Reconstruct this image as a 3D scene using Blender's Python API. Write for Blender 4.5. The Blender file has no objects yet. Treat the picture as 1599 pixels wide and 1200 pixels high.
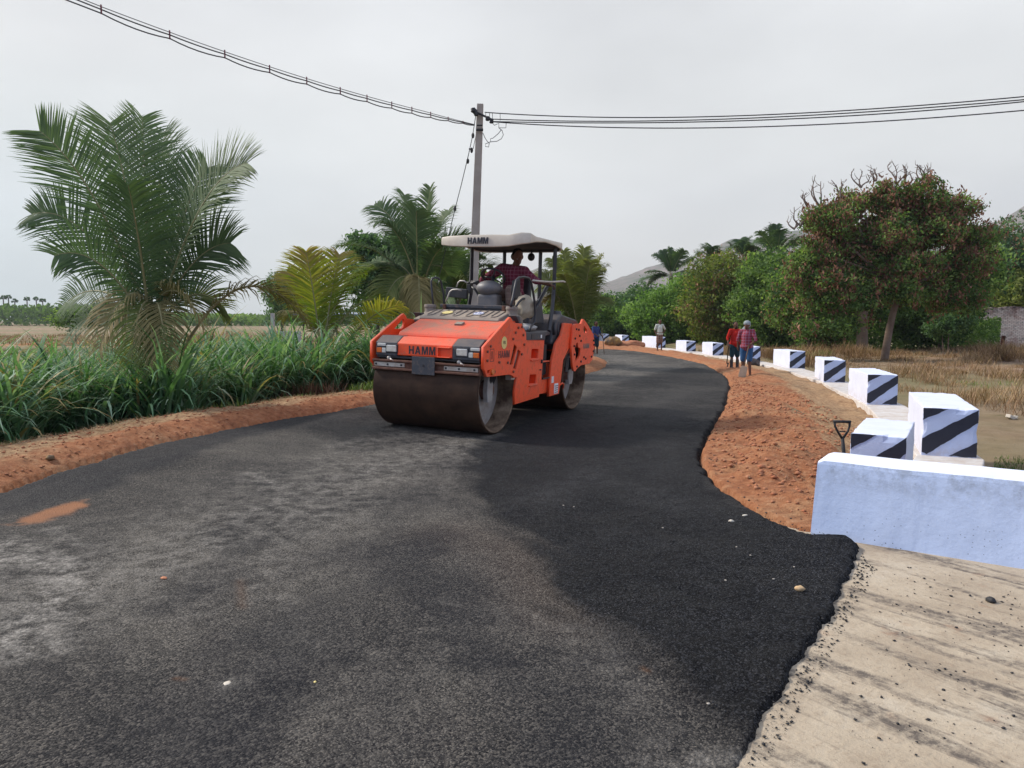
import bpy, bmesh, math, random
import numpy as np
from mathutils import Vector, Matrix, Euler, noise as mnoise
R = math.radians
rng = np.random.default_rng(7)
random.seed(7)
sc = bpy.context.scene
COL = sc.collection

# ---------------------------------------------------------------- camera
FPX, HORIZON, CAM_H = 1170.0, 500.0, 1.6
PITCH = math.atan((600 - HORIZON) / FPX)
cd = bpy.data.cameras.new('camera')
cam = bpy.data.objects.new('camera', cd)
COL.objects.link(cam)
cam.location = (0, 0, CAM_H)
cam.rotation_euler = (R(90) - PITCH, 0, 0)
cd.sensor_width = 36
cd.lens = FPX / 1599 * 36
cd.clip_start = 0.05
cd.clip_end = 6000
sc.camera = cam
sc.view_settings.view_transform = 'Standard'
sc.view_settings.look = 'None'
sc.view_settings.exposure = 0.38
sc.view_settings.gamma = 1

# ---------------------------------------------------------------- sky and sun
SUN_DIR = Vector((-0.86, 0.30, 0.72)).normalized()
world = bpy.data.worlds.new('World')
sc.world = world
world.use_nodes = True
nt = world.node_tree
nt.nodes.clear()
def N(nt, t, **k):
    n = nt.nodes.new(t)
    for a, v in k.items():
        setattr(n, a, v)
    return n
wo = N(nt, 'ShaderNodeOutputWorld')
bg = N(nt, 'ShaderNodeBackground')
sky = N(nt, 'ShaderNodeTexSky', sky_type='NISHITA', sun_disc=False)
sky.sun_elevation = math.asin(SUN_DIR.z)
sky.sun_rotation = math.atan2(SUN_DIR.x, SUN_DIR.y)
sky.dust_density = 4
sky.air_density = 1.2
tc = N(nt, 'ShaderNodeTexCoord')
sep = N(nt, 'ShaderNodeSeparateXYZ')
nt.links.new(tc.outputs['Generated'], sep.inputs[0])
# thin high overcast: grey-white ahead, opening to blue behind the camera
mr = N(nt, 'ShaderNodeMapRange'); mr.inputs['From Min'].default_value = -0.75; mr.inputs['From Max'].default_value = 0.35
nt.links.new(sep.outputs['Y'], mr.inputs['Value'])
dirmix = N(nt, 'ShaderNodeMix', data_type='RGBA')
dirmix.inputs['A'].default_value = (0.42, 0.52, 0.76, 1)
nt.links.new(mr.outputs[0], dirmix.inputs['Factor'])
ramp = N(nt, 'ShaderNodeValToRGB')
el = ramp.color_ramp.elements
el[0].position = 0.0; el[0].color = (0.565, 0.555, 0.535, 1)
el[1].position = 1.0; el[1].color = (0.56, 0.60, 0.68, 1)
e = el.new(0.06); e.color = (0.55, 0.548, 0.54, 1)
e = el.new(0.22); e.color = (0.585, 0.590, 0.580, 1)
e = el.new(0.45); e.color = (0.60, 0.605, 0.615, 1)
nt.links.new(sep.outputs['Z'], ramp.inputs[0])
# towards the sun side the haze is lighter, low left it is slightly cyan
lf = N(nt, 'ShaderNodeMapRange'); lf.inputs['From Min'].default_value = -0.1; lf.inputs['From Max'].default_value = -0.7
nt.links.new(sep.outputs['X'], lf.inputs['Value'])
lowz = N(nt, 'ShaderNodeMapRange'); lowz.inputs['From Min'].default_value = 0.3; lowz.inputs['From Max'].default_value = 0.0
nt.links.new(sep.outputs['Z'], lowz.inputs['Value'])
mul = N(nt, 'ShaderNodeMath', operation='MULTIPLY')
nt.links.new(lf.outputs[0], mul.inputs[0]); nt.links.new(lowz.outputs[0], mul.inputs[1])
cy = N(nt, 'ShaderNodeMix', data_type='RGBA')
nt.links.new(mul.outputs[0], cy.inputs['Factor']); nt.links.new(ramp.outputs[0], cy.inputs['A'])
cy.inputs['B'].default_value = (0.47, 0.57, 0.59, 1)
# soft cloud
mp = N(nt, 'ShaderNodeMapping'); mp.inputs['Scale'].default_value = (1.2, 1.2, 3.2)
nt.links.new(tc.outputs['Generated'], mp.inputs[0])
nz = N(nt, 'ShaderNodeTexNoise'); nz.inputs['Scale'].default_value = 1.3; nz.inputs['Detail'].default_value = 5; nz.inputs['Roughness'].default_value = 0.5
nt.links.new(mp.outputs[0], nz.inputs['Vector'])
cr = N(nt, 'ShaderNodeMapRange'); cr.inputs['From Min'].default_value = 0.35; cr.inputs['From Max'].default_value = 0.68
cr.inputs['To Min'].default_value = 0.80; cr.inputs['To Max'].default_value = 1.08
nt.links.new(nz.outputs[0], cr.inputs['Value'])
vm = N(nt, 'ShaderNodeVectorMath', operation='SCALE')
nt.links.new(cy.outputs['Result'], vm.inputs[0]); nt.links.new(cr.outputs[0], vm.inputs['Scale'])
nt.links.new(vm.outputs[0], dirmix.inputs['B'])
sk = N(nt, 'ShaderNodeVectorMath', operation='SCALE'); sk.inputs['Scale'].default_value = 0.055
nt.links.new(sky.outputs[0], sk.inputs[0])
fin = N(nt, 'ShaderNodeMix', data_type='RGBA'); fin.inputs['Factor'].default_value = 0.88
nt.links.new(sk.outputs[0], fin.inputs['A']); nt.links.new(dirmix.outputs['Result'], fin.inputs['B'])
nt.links.new(fin.outputs['Result'], bg.inputs['Color'])
bg.inputs['Strength'].default_value = 1.18
nt.links.new(bg.outputs[0], wo.inputs[0])

sl = bpy.data.lights.new('sun', 'SUN')
sl.energy = 3.5; sl.angle = R(7); sl.color = (1.0, 0.93, 0.84)
so = bpy.data.objects.new('sun', sl); COL.objects.link(so)
so.rotation_euler = SUN_DIR.to_track_quat('Z', 'Y').to_euler()
so.location = (-30, 10, 40)

# ---------------------------------------------------------------- helpers
def ray(px, py):
    u = (px - 799.5) / FPX; v = (600 - py) / FPX
    return Vector((u, math.cos(PITCH) + v * math.sin(PITCH), -math.sin(PITCH) + v * math.cos(PITCH)))
def at_ground(px, py, z=0.0):
    r = ray(px, py); t = (z - CAM_H) / r.z
    return Vector((r.x * t, r.y * t, z))
def at_dist(px, py, y):
    r = ray(px, py); t = y / r.y
    return Vector((r.x * t, y, CAM_H + r.z * t))

def tag(o, label=None, cat=None, group=None, kind=None):
    if label: o['label'] = label
    if cat: o['category'] = cat
    if group: o['group'] = group
    if kind: o['kind'] = kind
    return o
def empty(name, loc=(0, 0, 0), rot=(0, 0, 0)):
    o = bpy.data.objects.new(name, None); COL.objects.link(o)
    o.location = loc; o.rotation_euler = rot; o.empty_display_size = 0.2
    return o
def link_mesh(name, me, mat=None, parent=None, smooth=False):
    o = bpy.data.objects.new(name, me); COL.objects.link(o)
    if mat is not None:
        for m in (mat if isinstance(mat, (list, tuple)) else [mat]):
            me.materials.append(m)
    if parent: o.parent = parent
    if smooth:
        me.polygons.foreach_set('use_smooth', [True] * len(me.polygons))
    return o
def np_mesh(name, V, F, mat=None, parent=None, smooth=False, attrs=None):
    """V (n,3) array, F (m,k) int array"""
    me = bpy.data.meshes.new(name)
    V = np.asarray(V, dtype=np.float32); F = np.asarray(F, dtype=np.int32)
    me.vertices.add(len(V)); me.vertices.foreach_set('co', V.ravel())
    m, k = F.shape
    me.loops.add(m * k); me.loops.foreach_set('vertex_index', F.ravel())
    me.polygons.add(m)
    me.polygons.foreach_set('loop_start', np.arange(0, m * k, k, dtype=np.int32))
    me.update(calc_edges=True)
    for a, vals in (attrs or {}).items():
        at = me.attributes.new(a, 'FLOAT', 'POINT')
        at.data.foreach_set('value', np.asarray(vals, dtype=np.float32))
    o = link_mesh(name, me, mat, parent, smooth)
    me.validate()
    return o

class MB:
    """collects shapes into one mesh"""
    def __init__(s): s.v = []; s.f = []; s.mi = []; s.m = 0
    def add(s, vs, fs):
        b = len(s.v); s.v += [tuple(v) for v in vs]; s.f += [tuple(b + i for i in f) for f in fs]; s.mi += [s.m] * len(fs)
    def box(s, c, d, M=None):
        cx, cy_, cz = c; dx, dy, dz = [q / 2 for q in d]
        vs = [Vector((x, y, z)) for x in (-dx, dx) for y in (-dy, dy) for z in (-dz, dz)]
        if M is not None: vs = [M @ v for v in vs]
        vs = [v + Vector(c) for v in vs]
        s.add(vs, [(0, 1, 3, 2), (4, 6, 7, 5), (0, 4, 5, 1), (2, 3, 7, 6), (0, 2, 6, 4), (1, 5, 7, 3)])
    def tube(s, pts, r, n=10, cap=True):
        pts = [Vector(p) for p in pts]; k = len(pts)
        rs = r if isinstance(r, (list, tuple)) else [r] * k
        prev = None; rings = []
        for i, p in enumerate(pts):
            t = (pts[min(i + 1, k - 1)] - pts[max(i - 1, 0)])
            t = t.normalized() if t.length > 1e-9 else Vector((0, 0, 1))
            a = prev if prev is not None else (Vector((0, 0, 1)) if abs(t.z) < .9 else Vector((1, 0, 0)))
            x = (a - t * a.dot(t))
            x = x.normalized() if x.length > 1e-6 else t.orthogonal().normalized()
            prev = x; y = t.cross(x)
            rings.append([p + (x * math.cos(q) + y * math.sin(q)) * rs[i] for q in [2 * math.pi * j / n for j in range(n)]])
        vs = [v for r_ in rings for v in r_]
        fs = [(i * n + j, i * n + (j + 1) % n, (i + 1) * n + (j + 1) % n, (i + 1) * n + j) for i in range(k - 1) for j in range(n)]
        if cap: fs += [tuple(range(n))[::-1], tuple((k - 1) * n + j for j in range(n))]
        s.add(vs, fs)
    def prism(s, prof, y0, y1):
        """profile in (x,z), extruded along y"""
        n = len(prof)
        vs = [(x, y0, z) for x, z in prof] + [(x, y1, z) for x, z in prof]
        fs = [tuple(range(n)), tuple(range(2 * n - 1, n - 1, -1))] + [(i, i + n, (i + 1) % n + n, (i + 1) % n) for i in range(n)]
        s.add(vs, fs)
    def prism_z(s, prof, z0, z1):
        n = len(prof)
        vs = [(x, y, z0) for x, y in prof] + [(x, y, z1) for x, y in prof]
        fs = [tuple(range(n))[::-1], tuple(range(n, 2 * n))] + [(i, (i + 1) % n, (i + 1) % n + n, i + n) for i in range(n)]
        s.add(vs, fs)
    def lathe(s, prof, n=48, axis='y'):
        """profile list of (radius, along); revolved"""
        k = len(prof)
        vs = []
        for r, a in prof:
            for j in range(n):
                q = 2 * math.pi * j / n
                if axis == 'y': vs.append((r * math.cos(q), a, r * math.sin(q)))
                elif axis == 'z': vs.append((r * math.cos(q), r * math.sin(q), a))
                else: vs.append((a, r * math.cos(q), r * math.sin(q)))
        fs = [(i * n + j, i * n + (j + 1) % n, (i + 1) * n + (j + 1) % n, (i + 1) * n + j) for i in range(k - 1) for j in range(n)]
        s.add(vs, fs)
    def sphere(s, c, rad, nu=14, nv=9):
        rx, ry, rz = rad if isinstance(rad, (tuple, list)) else (rad,) * 3
        vs = [(c[0], c[1], c[2] - rz)]
        for i in range(1, nv):
            p = -math.pi / 2 + math.pi * i / nv
            for j in range(nu):
                q = 2 * math.pi * j / nu
                vs.append((c[0] + rx * math.cos(p) * math.cos(q), c[1] + ry * math.cos(p) * math.sin(q), c[2] + rz * math.sin(p)))
        vs.append((c[0], c[1], c[2] + rz)); L = len(vs) - 1
        fs = [(0, 1 + (j + 1) % nu, 1 + j) for j in range(nu)]
        for i in range(nv - 2):
            for j in range(nu):
                a = 1 + i * nu + j; b = 1 + i * nu + (j + 1) % nu
                fs.append((a, b, b + nu, a + nu))
        fs += [(L, 1 + (nv - 2) * nu + j, 1 + (nv - 2) * nu + (j + 1) % nu) for j in range(nu)]
        s.add(vs, fs)
    def build(s, name, mat, parent=None, bevel=0, smooth=False, loc=None, seg=2):
        me = bpy.data.meshes.new(name)
        me.from_pydata(s.v, [], s.f)
        bm = bmesh.new(); bm.from_mesh(me); bmesh.ops.recalc_face_normals(bm, faces=bm.faces); bm.to_mesh(me); bm.free()
        if s.m or any(s.mi): me.polygons.foreach_set('material_index', s.mi)
        o = link_mesh(name, me, mat, parent, smooth)
        if loc is not None: o.location = loc
        if bevel:
            b = o.modifiers.new('bevel', 'BEVEL'); b.width = bevel; b.segments = seg; b.limit_method = 'ANGLE'; b.angle_limit = R(35)
            b.harden_normals = False
        return o

def curve_mesh(name, outer, holes, depth, M, mat, parent=None, bev=0.0):
    """flat plate with holes, outline in (a,b), thickness = 2*depth, placed by matrix M (a->X, b->Y of M)"""
    cu = bpy.data.curves.new(name, 'CURVE'); cu.dimensions = '2D'; cu.fill_mode = 'BOTH'; cu.extrude = depth
    cu.bevel_depth = bev; cu.bevel_resolution = 1
    for poly in [outer] + list(holes):
        sp = cu.splines.new('POLY'); sp.points.add(len(poly) - 1); sp.use_cyclic_u = True
        for i, (a, b) in enumerate(poly): sp.points[i].co = (a, b, 0, 1)
    t = bpy.data.objects.new(name, cu); COL.objects.link(t)
    dg = bpy.context.evaluated_depsgraph_get()
    me = bpy.data.meshes.new_from_object(t.evaluated_get(dg))
    bpy.data.objects.remove(t); bpy.data.curves.remove(cu)
    me.transform(M)
    me.name = name
    return link_mesh(name, me, mat, parent)
def text_mesh(name, s, size, M, mat, parent=None, bold=0.0, depth=0.0015, sx=1.0):
    cu = bpy.data.curves.new(name, 'FONT'); cu.body = s; cu.size = size; cu.extrude = depth; cu.offset = bold
    cu.align_x = 'CENTER'; cu.align_y = 'CENTER'
    t = bpy.data.objects.new(name, cu); COL.objects.link(t)
    dg = bpy.context.evaluated_depsgraph_get()
    me = bpy.data.meshes.new_from_object(t.evaluated_get(dg))
    bpy.data.objects.remove(t); bpy.data.curves.remove(cu)
    me.transform(M @ Matrix.Diagonal((sx, 1, 1, 1)))
    me.name = name
    return link_mesh(name, me, mat, parent)
GLYPH = {
 'H': (0.72, [[(0, 0), (.19, 0), (.19, .40), (.53, .40), (.53, 0), (.72, 0), (.72, 1), (.53, 1), (.53, .58), (.19, .58), (.19, 1), (0, 1)]]),
 'A': (0.80, [[(0, 0), (.20, 0), (.265, .21), (.535, .21), (.60, 0), (.80, 0), (.50, 1), (.30, 1)], [(.31, .37), (.40, .68), (.49, .37)]]),
 'M': (0.88, [[(0, 0), (.17, 0), (.17, .70), (.36, 0), (.52, 0), (.71, .70), (.71, 0), (.88, 0), (.88, 1), (.62, 1), (.44, .33), (.26, 1), (0, 1)]])}
def block_text(name, s, h, M, mat, parent=None, depth=0.0015, gap=.13):
    tot = sum(GLYPH[c][0] for c in s) + gap * (len(s) - 1); x = -tot / 2; polys = []
    for c in s:
        w_, pl = GLYPH[c]; polys += [[((x + a) * h, (b - .5) * h) for a, b in p] for p in pl]; x += w_ + gap
    return curve_mesh(name, polys[0], polys[1:], depth, M, mat, parent)
def frame(origin, X, Y):
    X = Vector(X).normalized(); Y = Vector(Y); Y = (Y - X * Y.dot(X)).normalized(); Z = X.cross(Y)
    M = Matrix((X, Y, Z)).transposed().to_4x4(); M.translation = Vector(origin)
    return M

# ---------------------------------------------------------------- materials
def new_mat(name):
    m = bpy.data.materials.new(name); m.use_nodes = True
    nt = m.node_tree; nt.nodes.clear()
    out = N(nt, 'ShaderNodeOutputMaterial'); p = N(nt, 'ShaderNodeBsdfPrincipled')
    nt.links.new(p.outputs[0], out.inputs[0])
    return m, nt, p, out
def ramp_node(nt, stops, interp='LINEAR'):
    r = N(nt, 'ShaderNodeValToRGB'); cr = r.color_ramp; cr.interpolation = interp
    cr.elements[0].position = stops[0][0]; cr.elements[0].color = (*stops[0][1], 1)
    cr.elements[1].position = stops[-1][0]; cr.elements[1].color = (*stops[-1][1], 1)
    for p_, c in stops[1:-1]:
        e = cr.elements.new(p_); e.color = (*c, 1)
    return r
def noise_node(nt, scale, detail=4, rough=0.55, vec=None, dist=0):
    n = N(nt, 'ShaderNodeTexNoise'); n.inputs['Scale'].default_value = scale
    n.inputs['Detail'].default_value = detail; n.inputs['Roughness'].default_value = rough; n.inputs['Distortion'].default_value = dist
    if vec is not None: nt.links.new(vec, n.inputs['Vector'])
    return n
def mixc(nt, f, a, b, mode='MIX'):
    m = N(nt, 'ShaderNodeMix', data_type='RGBA', blend_type=mode)
    for s, v in (('Factor', f), ('A', a), ('B', b)):
        if isinstance(v, (int, float)): m.inputs[s].default_value = v
        elif isinstance(v, tuple): m.inputs[s].default_value = (*v, 1) if len(v) == 3 else v
        else: nt.links.new(v, m.inputs[s])
    return m.outputs['Result']
def maprange(nt, v, a, b, c=0.0, d=1.0):
    m = N(nt, 'ShaderNodeMapRange'); nt.links.new(v, m.inputs['Value'])
    for k, x in (('From Min', a), ('From Max', b), ('To Min', c), ('To Max', d)): m.inputs[k].default_value = x
    return m.outputs[0]
def mathn(nt, op, a, b=None):
    m = N(nt, 'ShaderNodeMath', operation=op)
    for i, v in enumerate((a, b)):
        if v is None: continue
        if isinstance(v, (int, float)): m.inputs[i].default_value = v
        else: nt.links.new(v, m.inputs[i])
    return m.outputs[0]
def bump(nt, p, h, dist, strength=1.0):
    b = N(nt, 'ShaderNodeBump'); b.inputs['Distance'].default_value = dist; b.inputs['Strength'].default_value = strength
    nt.links.new(h, b.inputs['Height']); nt.links.new(b.outputs[0], p.inputs['Normal'])
    return b
def objvec(nt):
    return N(nt, 'ShaderNodeTexCoord').outputs['Object']
def attr(nt, name):
    a = N(nt, 'ShaderNodeAttribute'); a.attribute_name = name
    return a.outputs['Fac']
def simple(name, col, rough=0.5, metal=0.0, dust=None, dustamt=0.4, dustscale=5, bumpd=0.0, bscale=60, spec=0.5):
    m, nt, p, _ = new_mat(name)
    v = objvec(nt)
    p.inputs['Roughness'].default_value = rough; p.inputs['Metallic'].default_value = metal
    p.inputs['Specular IOR Level'].default_value = spec
    n1 = noise_node(nt, dustscale, 6, 0.65, v)
    f = maprange(nt, n1.outputs[0], 0.38, 0.72, 0, dustamt)
    d = dust if dust else tuple(min(1, c * 1.35 + .01) for c in col)
    c = mixc(nt, f, tuple(col), tuple(d))
    nt.links.new(c, p.inputs['Base Color'])
    if bumpd:
        n2 = noise_node(nt, bscale, 5, 0.6, v); bump(nt, p, n2.outputs[0], bumpd)
    return m
DUST = (0.30, 0.20, 0.14)
def dusty_paint(name, col, rough=0.42, amt=0.75, dustc=DUST):
    """painted sheet metal; dust lies on faces that look up, plus blotchy grime"""
    m, nt, p, _ = new_mat(name)
    v = objvec(nt)
    g = N(nt, 'ShaderNodeNewGeometry'); s = N(nt, 'ShaderNodeSeparateXYZ'); nt.links.new(g.outputs['Normal'], s.inputs[0])
    up = maprange(nt, s.outputs['Z'], 0.25, 0.95, 0.0, 1.0)
    n1 = noise_node(nt, 3.5, 7, 0.65, v, 0.6)
    f1 = maprange(nt, n1.outputs[0], 0.36, 0.66, 0.15, 1.0)
    f = mathn(nt, 'MULTIPLY', mathn(nt, 'MULTIPLY', up, f1), amt)
    MT_DUST = dustc
    n2 = noise_node(nt, 14, 6, 0.7, v)
    f2 = maprange(nt, n2.outputs[0], 0.50, 0.74, 0.0, 0.5)
    ff = mathn(nt, 'MAXIMUM', f, f2)
    n4 = noise_node(nt, 38, 5, 0.7, v); n5 = noise_node(nt, 1.8, 4, 0.6, v)
    chips = mathn(nt, 'MULTIPLY', maprange(nt, n4.outputs[0], 0.60, 0.66, 0, 0.75), maprange(nt, n5.outputs[0], .45, .65, 0, 1))
    nt.links.new(mixc(nt, chips, mixc(nt, ff, tuple(col), dustc), (0.07, 0.04, 0.03)), p.inputs['Base Color'])
    nt.links.new(maprange(nt, ff, 0, 0.7, rough, 0.85), p.inputs['Roughness'])
    n3 = noise_node(nt, 2.2, 3, 0.5, v); bump(nt, p, n3.outputs[0], 0.006, 0.5)
    return m
MT = {}
MT['orange'] = dusty_paint('orange_paint', (0.93, 0.090, 0.020), 0.38, 0.55)
MT['orange_dusty'] = dusty_paint('dusty_orange_paint', (0.82, 0.088, 0.028), 0.5, 0.80)
MT['grey_dusty'] = dusty_paint('dusty_grey_plastic', (0.20, 0.165, 0.14), 0.7, 1.0, (0.36, 0.29, 0.22))
MT['grey'] = dusty_paint('dark_grey_plastic', (0.045, 0.05, 0.062), 0.5, 0.45)
MT['black'] = simple('black_metal', (0.018, 0.019, 0.026), 0.45, 0.0, (0.06, 0.05, 0.05), 0.5)
MT['rubber'] = simple('rubber', (0.015, 0.015, 0.017), 0.7)
MT['drum'] = simple('drum_steel', (0.030, 0.016, 0.010), 0.66, 0.0, (0.075, 0.038, 0.022), 0.9, 3, 0.002, 40, .2)
MT['drum_in'] = simple('drum_inner_dusty', (0.075, 0.045, 0.030), 0.9, 0.0, (0.30, 0.22, 0.15), 1.0, 5, 0.004, 20, .2)
MT['disc'] = simple('drum_disc_grey', (0.40, 0.38, 0.36), 0.7, 0.0, (0.20, 0.15, 0.12), 0.8, 5)
MT['rust'] = simple('rusty_bar', (0.10, 0.035, 0.022), 0.8, 0.0, (0.20, 0.10, 0.06), 0.8, 9, 0.003, 50)
MT['galv'] = simple('galvanised', (0.55, 0.52, 0.47), 0.45, 0.3, (0.30, 0.2, 0.14), 0.6, 9)
MT['canopy'] = simple('cream_fibreglass', (0.60, 0.535, 0.44), 0.5, 0.0, (0.42, 0.34, 0.26), 0.6, 4)
MT['lettering'] = simple('black_lettering', (0.02, 0.02, 0.03), 0.5)
MT['lettering_faded'] = simple('faded_lettering', (0.12, 0.05, 0.05), 0.6, 0, (0.45, 0.06, 0.03), 0.5, 20)
MT['yellow_sticker'] = simple('yellow_sticker', (0.75, 0.60, 0.22), 0.5)
MT['white_sticker'] = simple('white_sticker', (0.75, 0.75, 0.78), 0.5)
MT['blue_print'] = simple('blue_print', (0.03, 0.06, 0.30), 0.5)
MT['lens'] = simple('headlight_lens', (0.75, 0.75, 0.72), 0.12, 0.35, (0.35, 0.33, 0.3), 0.6, 14)
MT['amber'] = simple('amber_lens', (0.65, 0.14, 0.02), 0.25)
MT['white_lens'] = simple('white_lens', (0.55, 0.54, 0.50), 0.25)
MT['jute'] = simple('jute_sack', (0.42, 0.36, 0.27), 0.95, 0, (0.30, 0.25, 0.19), 0.7, 12, 0.006, 60)
MT['plastic_bag'] = simple('pale_cloth', (0.45, 0.42, 0.38), 0.8, 0, (0.2, 0.24, 0.3), 0.8, 14, 0.004, 30)
MT['vinyl'] = simple('seat_vinyl', (0.022, 0.024, 0.03), 0.5, 0, (0.07, 0.06, 0.055), 0.6, 8)
MT['console'] = simple('console_grey', (0.13, 0.13, 0.14), 0.5, 0, (0.24, 0.20, 0.17), 0.7, 8)
MT['skin'] = simple('skin_dark', (0.115, 0.052, 0.032), 0.6, 0, (0.15, 0.07, 0.045), 0.4, 10, 0, 60, .25)
MT['hair'] = simple('black_hair', (0.010, 0.008, 0.008), 0.9, 0, None, .4, 5, 0, 60, .1)
MT['mirror_black'] = simple('lamp_black', (0.012, 0.012, 0.014), 0.3)

# ---------------------------------------------------------------- land shapes
def poly_px(pts, z=0.0):
    return np.array([tuple(at_ground(px, py, z))[:2] for px, py in pts])
ROAD = np.vstack([
    poly_px([(1138, 590), (1139, 605), (1132, 632), (1118, 655), (1104, 682), (1093, 703), (1096, 725), (1110, 750), (1138, 772),
             (1180, 798), (1228, 822), (1275, 838), (1310, 842), (1345, 855), (1336, 890), (1300, 960), (1252, 1040), (1200, 1120), (1165, 1200)]),
    np.array([(0.72, 1.5), (0.55, 0.6), (0.4, -3.0), (-9, -3.0), (-8.2, 3.0)]),
    np.array([(-6.2, 6.1)]),
    poly_px([(0, 768), (100, 738), (200, 713), (350, 680), (460, 660), (585, 638)]),
    np.array([(0.1, 18.3), (1.9, 21.6), (2.75, 24.0), (3.35, 26.7), (3.75, 29.5), (3.6, 32.5), (2.6, 34.8), (0, 36.8), (-8, 39.5), (-30, 44),
              (-30, 49), (-8, 44.8), (0, 43.0), (3.5, 42.2), (5.7, 41.2), (6.55, 38.0), (7.0, 32.5), (7.1, 27.5), (6.5, 23.5)]),
])
COPING = np.array([(3.5, 6.85), (4.84, 8.8), (6.76, 14.2), (8.05, 19.3), (8.95, 24.8), (9.1, 29.0), (9.1, 34.0), (8.83, 38.0),
                   (8.3, 43.0), (7.6, 52.0), (6.9, 57.0), (4.5, 66.0)])
FRESH = np.vstack([
    poly_px([(840, 648), (930, 612), (1010, 585), (1080, 572), (1145, 585), (1150, 640), (1110, 705), (1130, 770), (1200, 800), (1275, 830), (1420, 846), (1400, 925), (1310, 1070),
             (1230, 1220), (1145, 1170), (1085, 1088), (1012, 1030), (958, 990), (905, 950), (840, 905), (790, 850), (752, 805), (728, 765), (712, 735), (740, 700), (790, 668)])])
LEFTDARK = poly_px([(-150, 830), (0, 803), (60, 792), (140, 772), (250, 735), (400, 690), (520, 655), (585, 640), (560, 640), (430, 660), (200, 710), (0, 765), (-200, 800)])
REDPATCH = poly_px([(18, 818), (50, 800), (95, 788), (138, 779), (132, 790), (95, 806), (55, 817)])

def sdist(x, y, P):
    """signed distance to polygon, positive inside"""
    d2 = np.full(x.shape, 1e18); ins = np.zeros(x.shape, bool); n = len(P)
    for i in range(n):
        ax, ay = P[i]; bx, by = P[(i + 1) % n]
        ex, ey = bx - ax, by - ay
        t = np.clip(((x - ax) * ex + (y - ay) * ey) / (ex * ex + ey * ey + 1e-12), 0, 1)
        d2 = np.minimum(d2, (x - ax - t * ex) ** 2 + (y - ay - t * ey) ** 2)
        c = (ay > y) != (by > y)
        with np.errstate(divide='ignore', invalid='ignore'):
            xi = (bx - ax) * (y - ay) / (by - ay + 1e-12) + ax
        ins ^= c & (x < xi)
    return np.where(ins, 1, -1) * np.sqrt(d2)
def pline(x, y, P):
    """distance to an open polyline and signed side (positive = to the left of travel)"""
    d2 = np.full(x.shape, 1e18); side = np.zeros(x.shape)
    for i in range(len(P) - 1):
        ax, ay = P[i]; bx, by = P[i + 1]; ex, ey = bx - ax, by - ay
        t = np.clip(((x - ax) * ex + (y - ay) * ey) / (ex * ex + ey * ey), 0, 1)
        d = (x - ax - t * ex) ** 2 + (y - ay - t * ey) ** 2
        s = np.sign(ex * (y - ay) - ey * (x - ax))
        side = np.where(d < d2, s, side); d2 = np.minimum(d2, d)
    return np.sqrt(d2), side
def ss(x, a, b):
    t = np.clip((x - a) / (b - a), 0, 1); return t * t * (3 - 2 * t)
_tab = rng.random((256, 256))
def vnoise(x, y):
    xi = np.floor(x).astype(int); yi = np.floor(y).astype(int); fx = x - xi; fy = y - yi
    fx = fx * fx * (3 - 2 * fx); fy = fy * fy * (3 - 2 * fy)
    a = _tab[xi & 255, yi & 255]; b = _tab[(xi + 1) & 255, yi & 255]; c = _tab[xi & 255, (yi + 1) & 255]; d = _tab[(xi + 1) & 255, (yi + 1) & 255]
    return (a * (1 - fx) + b * fx) * (1 - fy) + (c * (1 - fx) + d * fx) * fy
def fbm(x, y, o=4, s=1.0):
    v = 0; a = .5; t = 0
    for i in range(o):
        v = v + a * vnoise(x * s + 17.3 * i, y * s - 9.1 * i); t += a; a *= .5; s *= 2.03
    return v / t - 0.5

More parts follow.
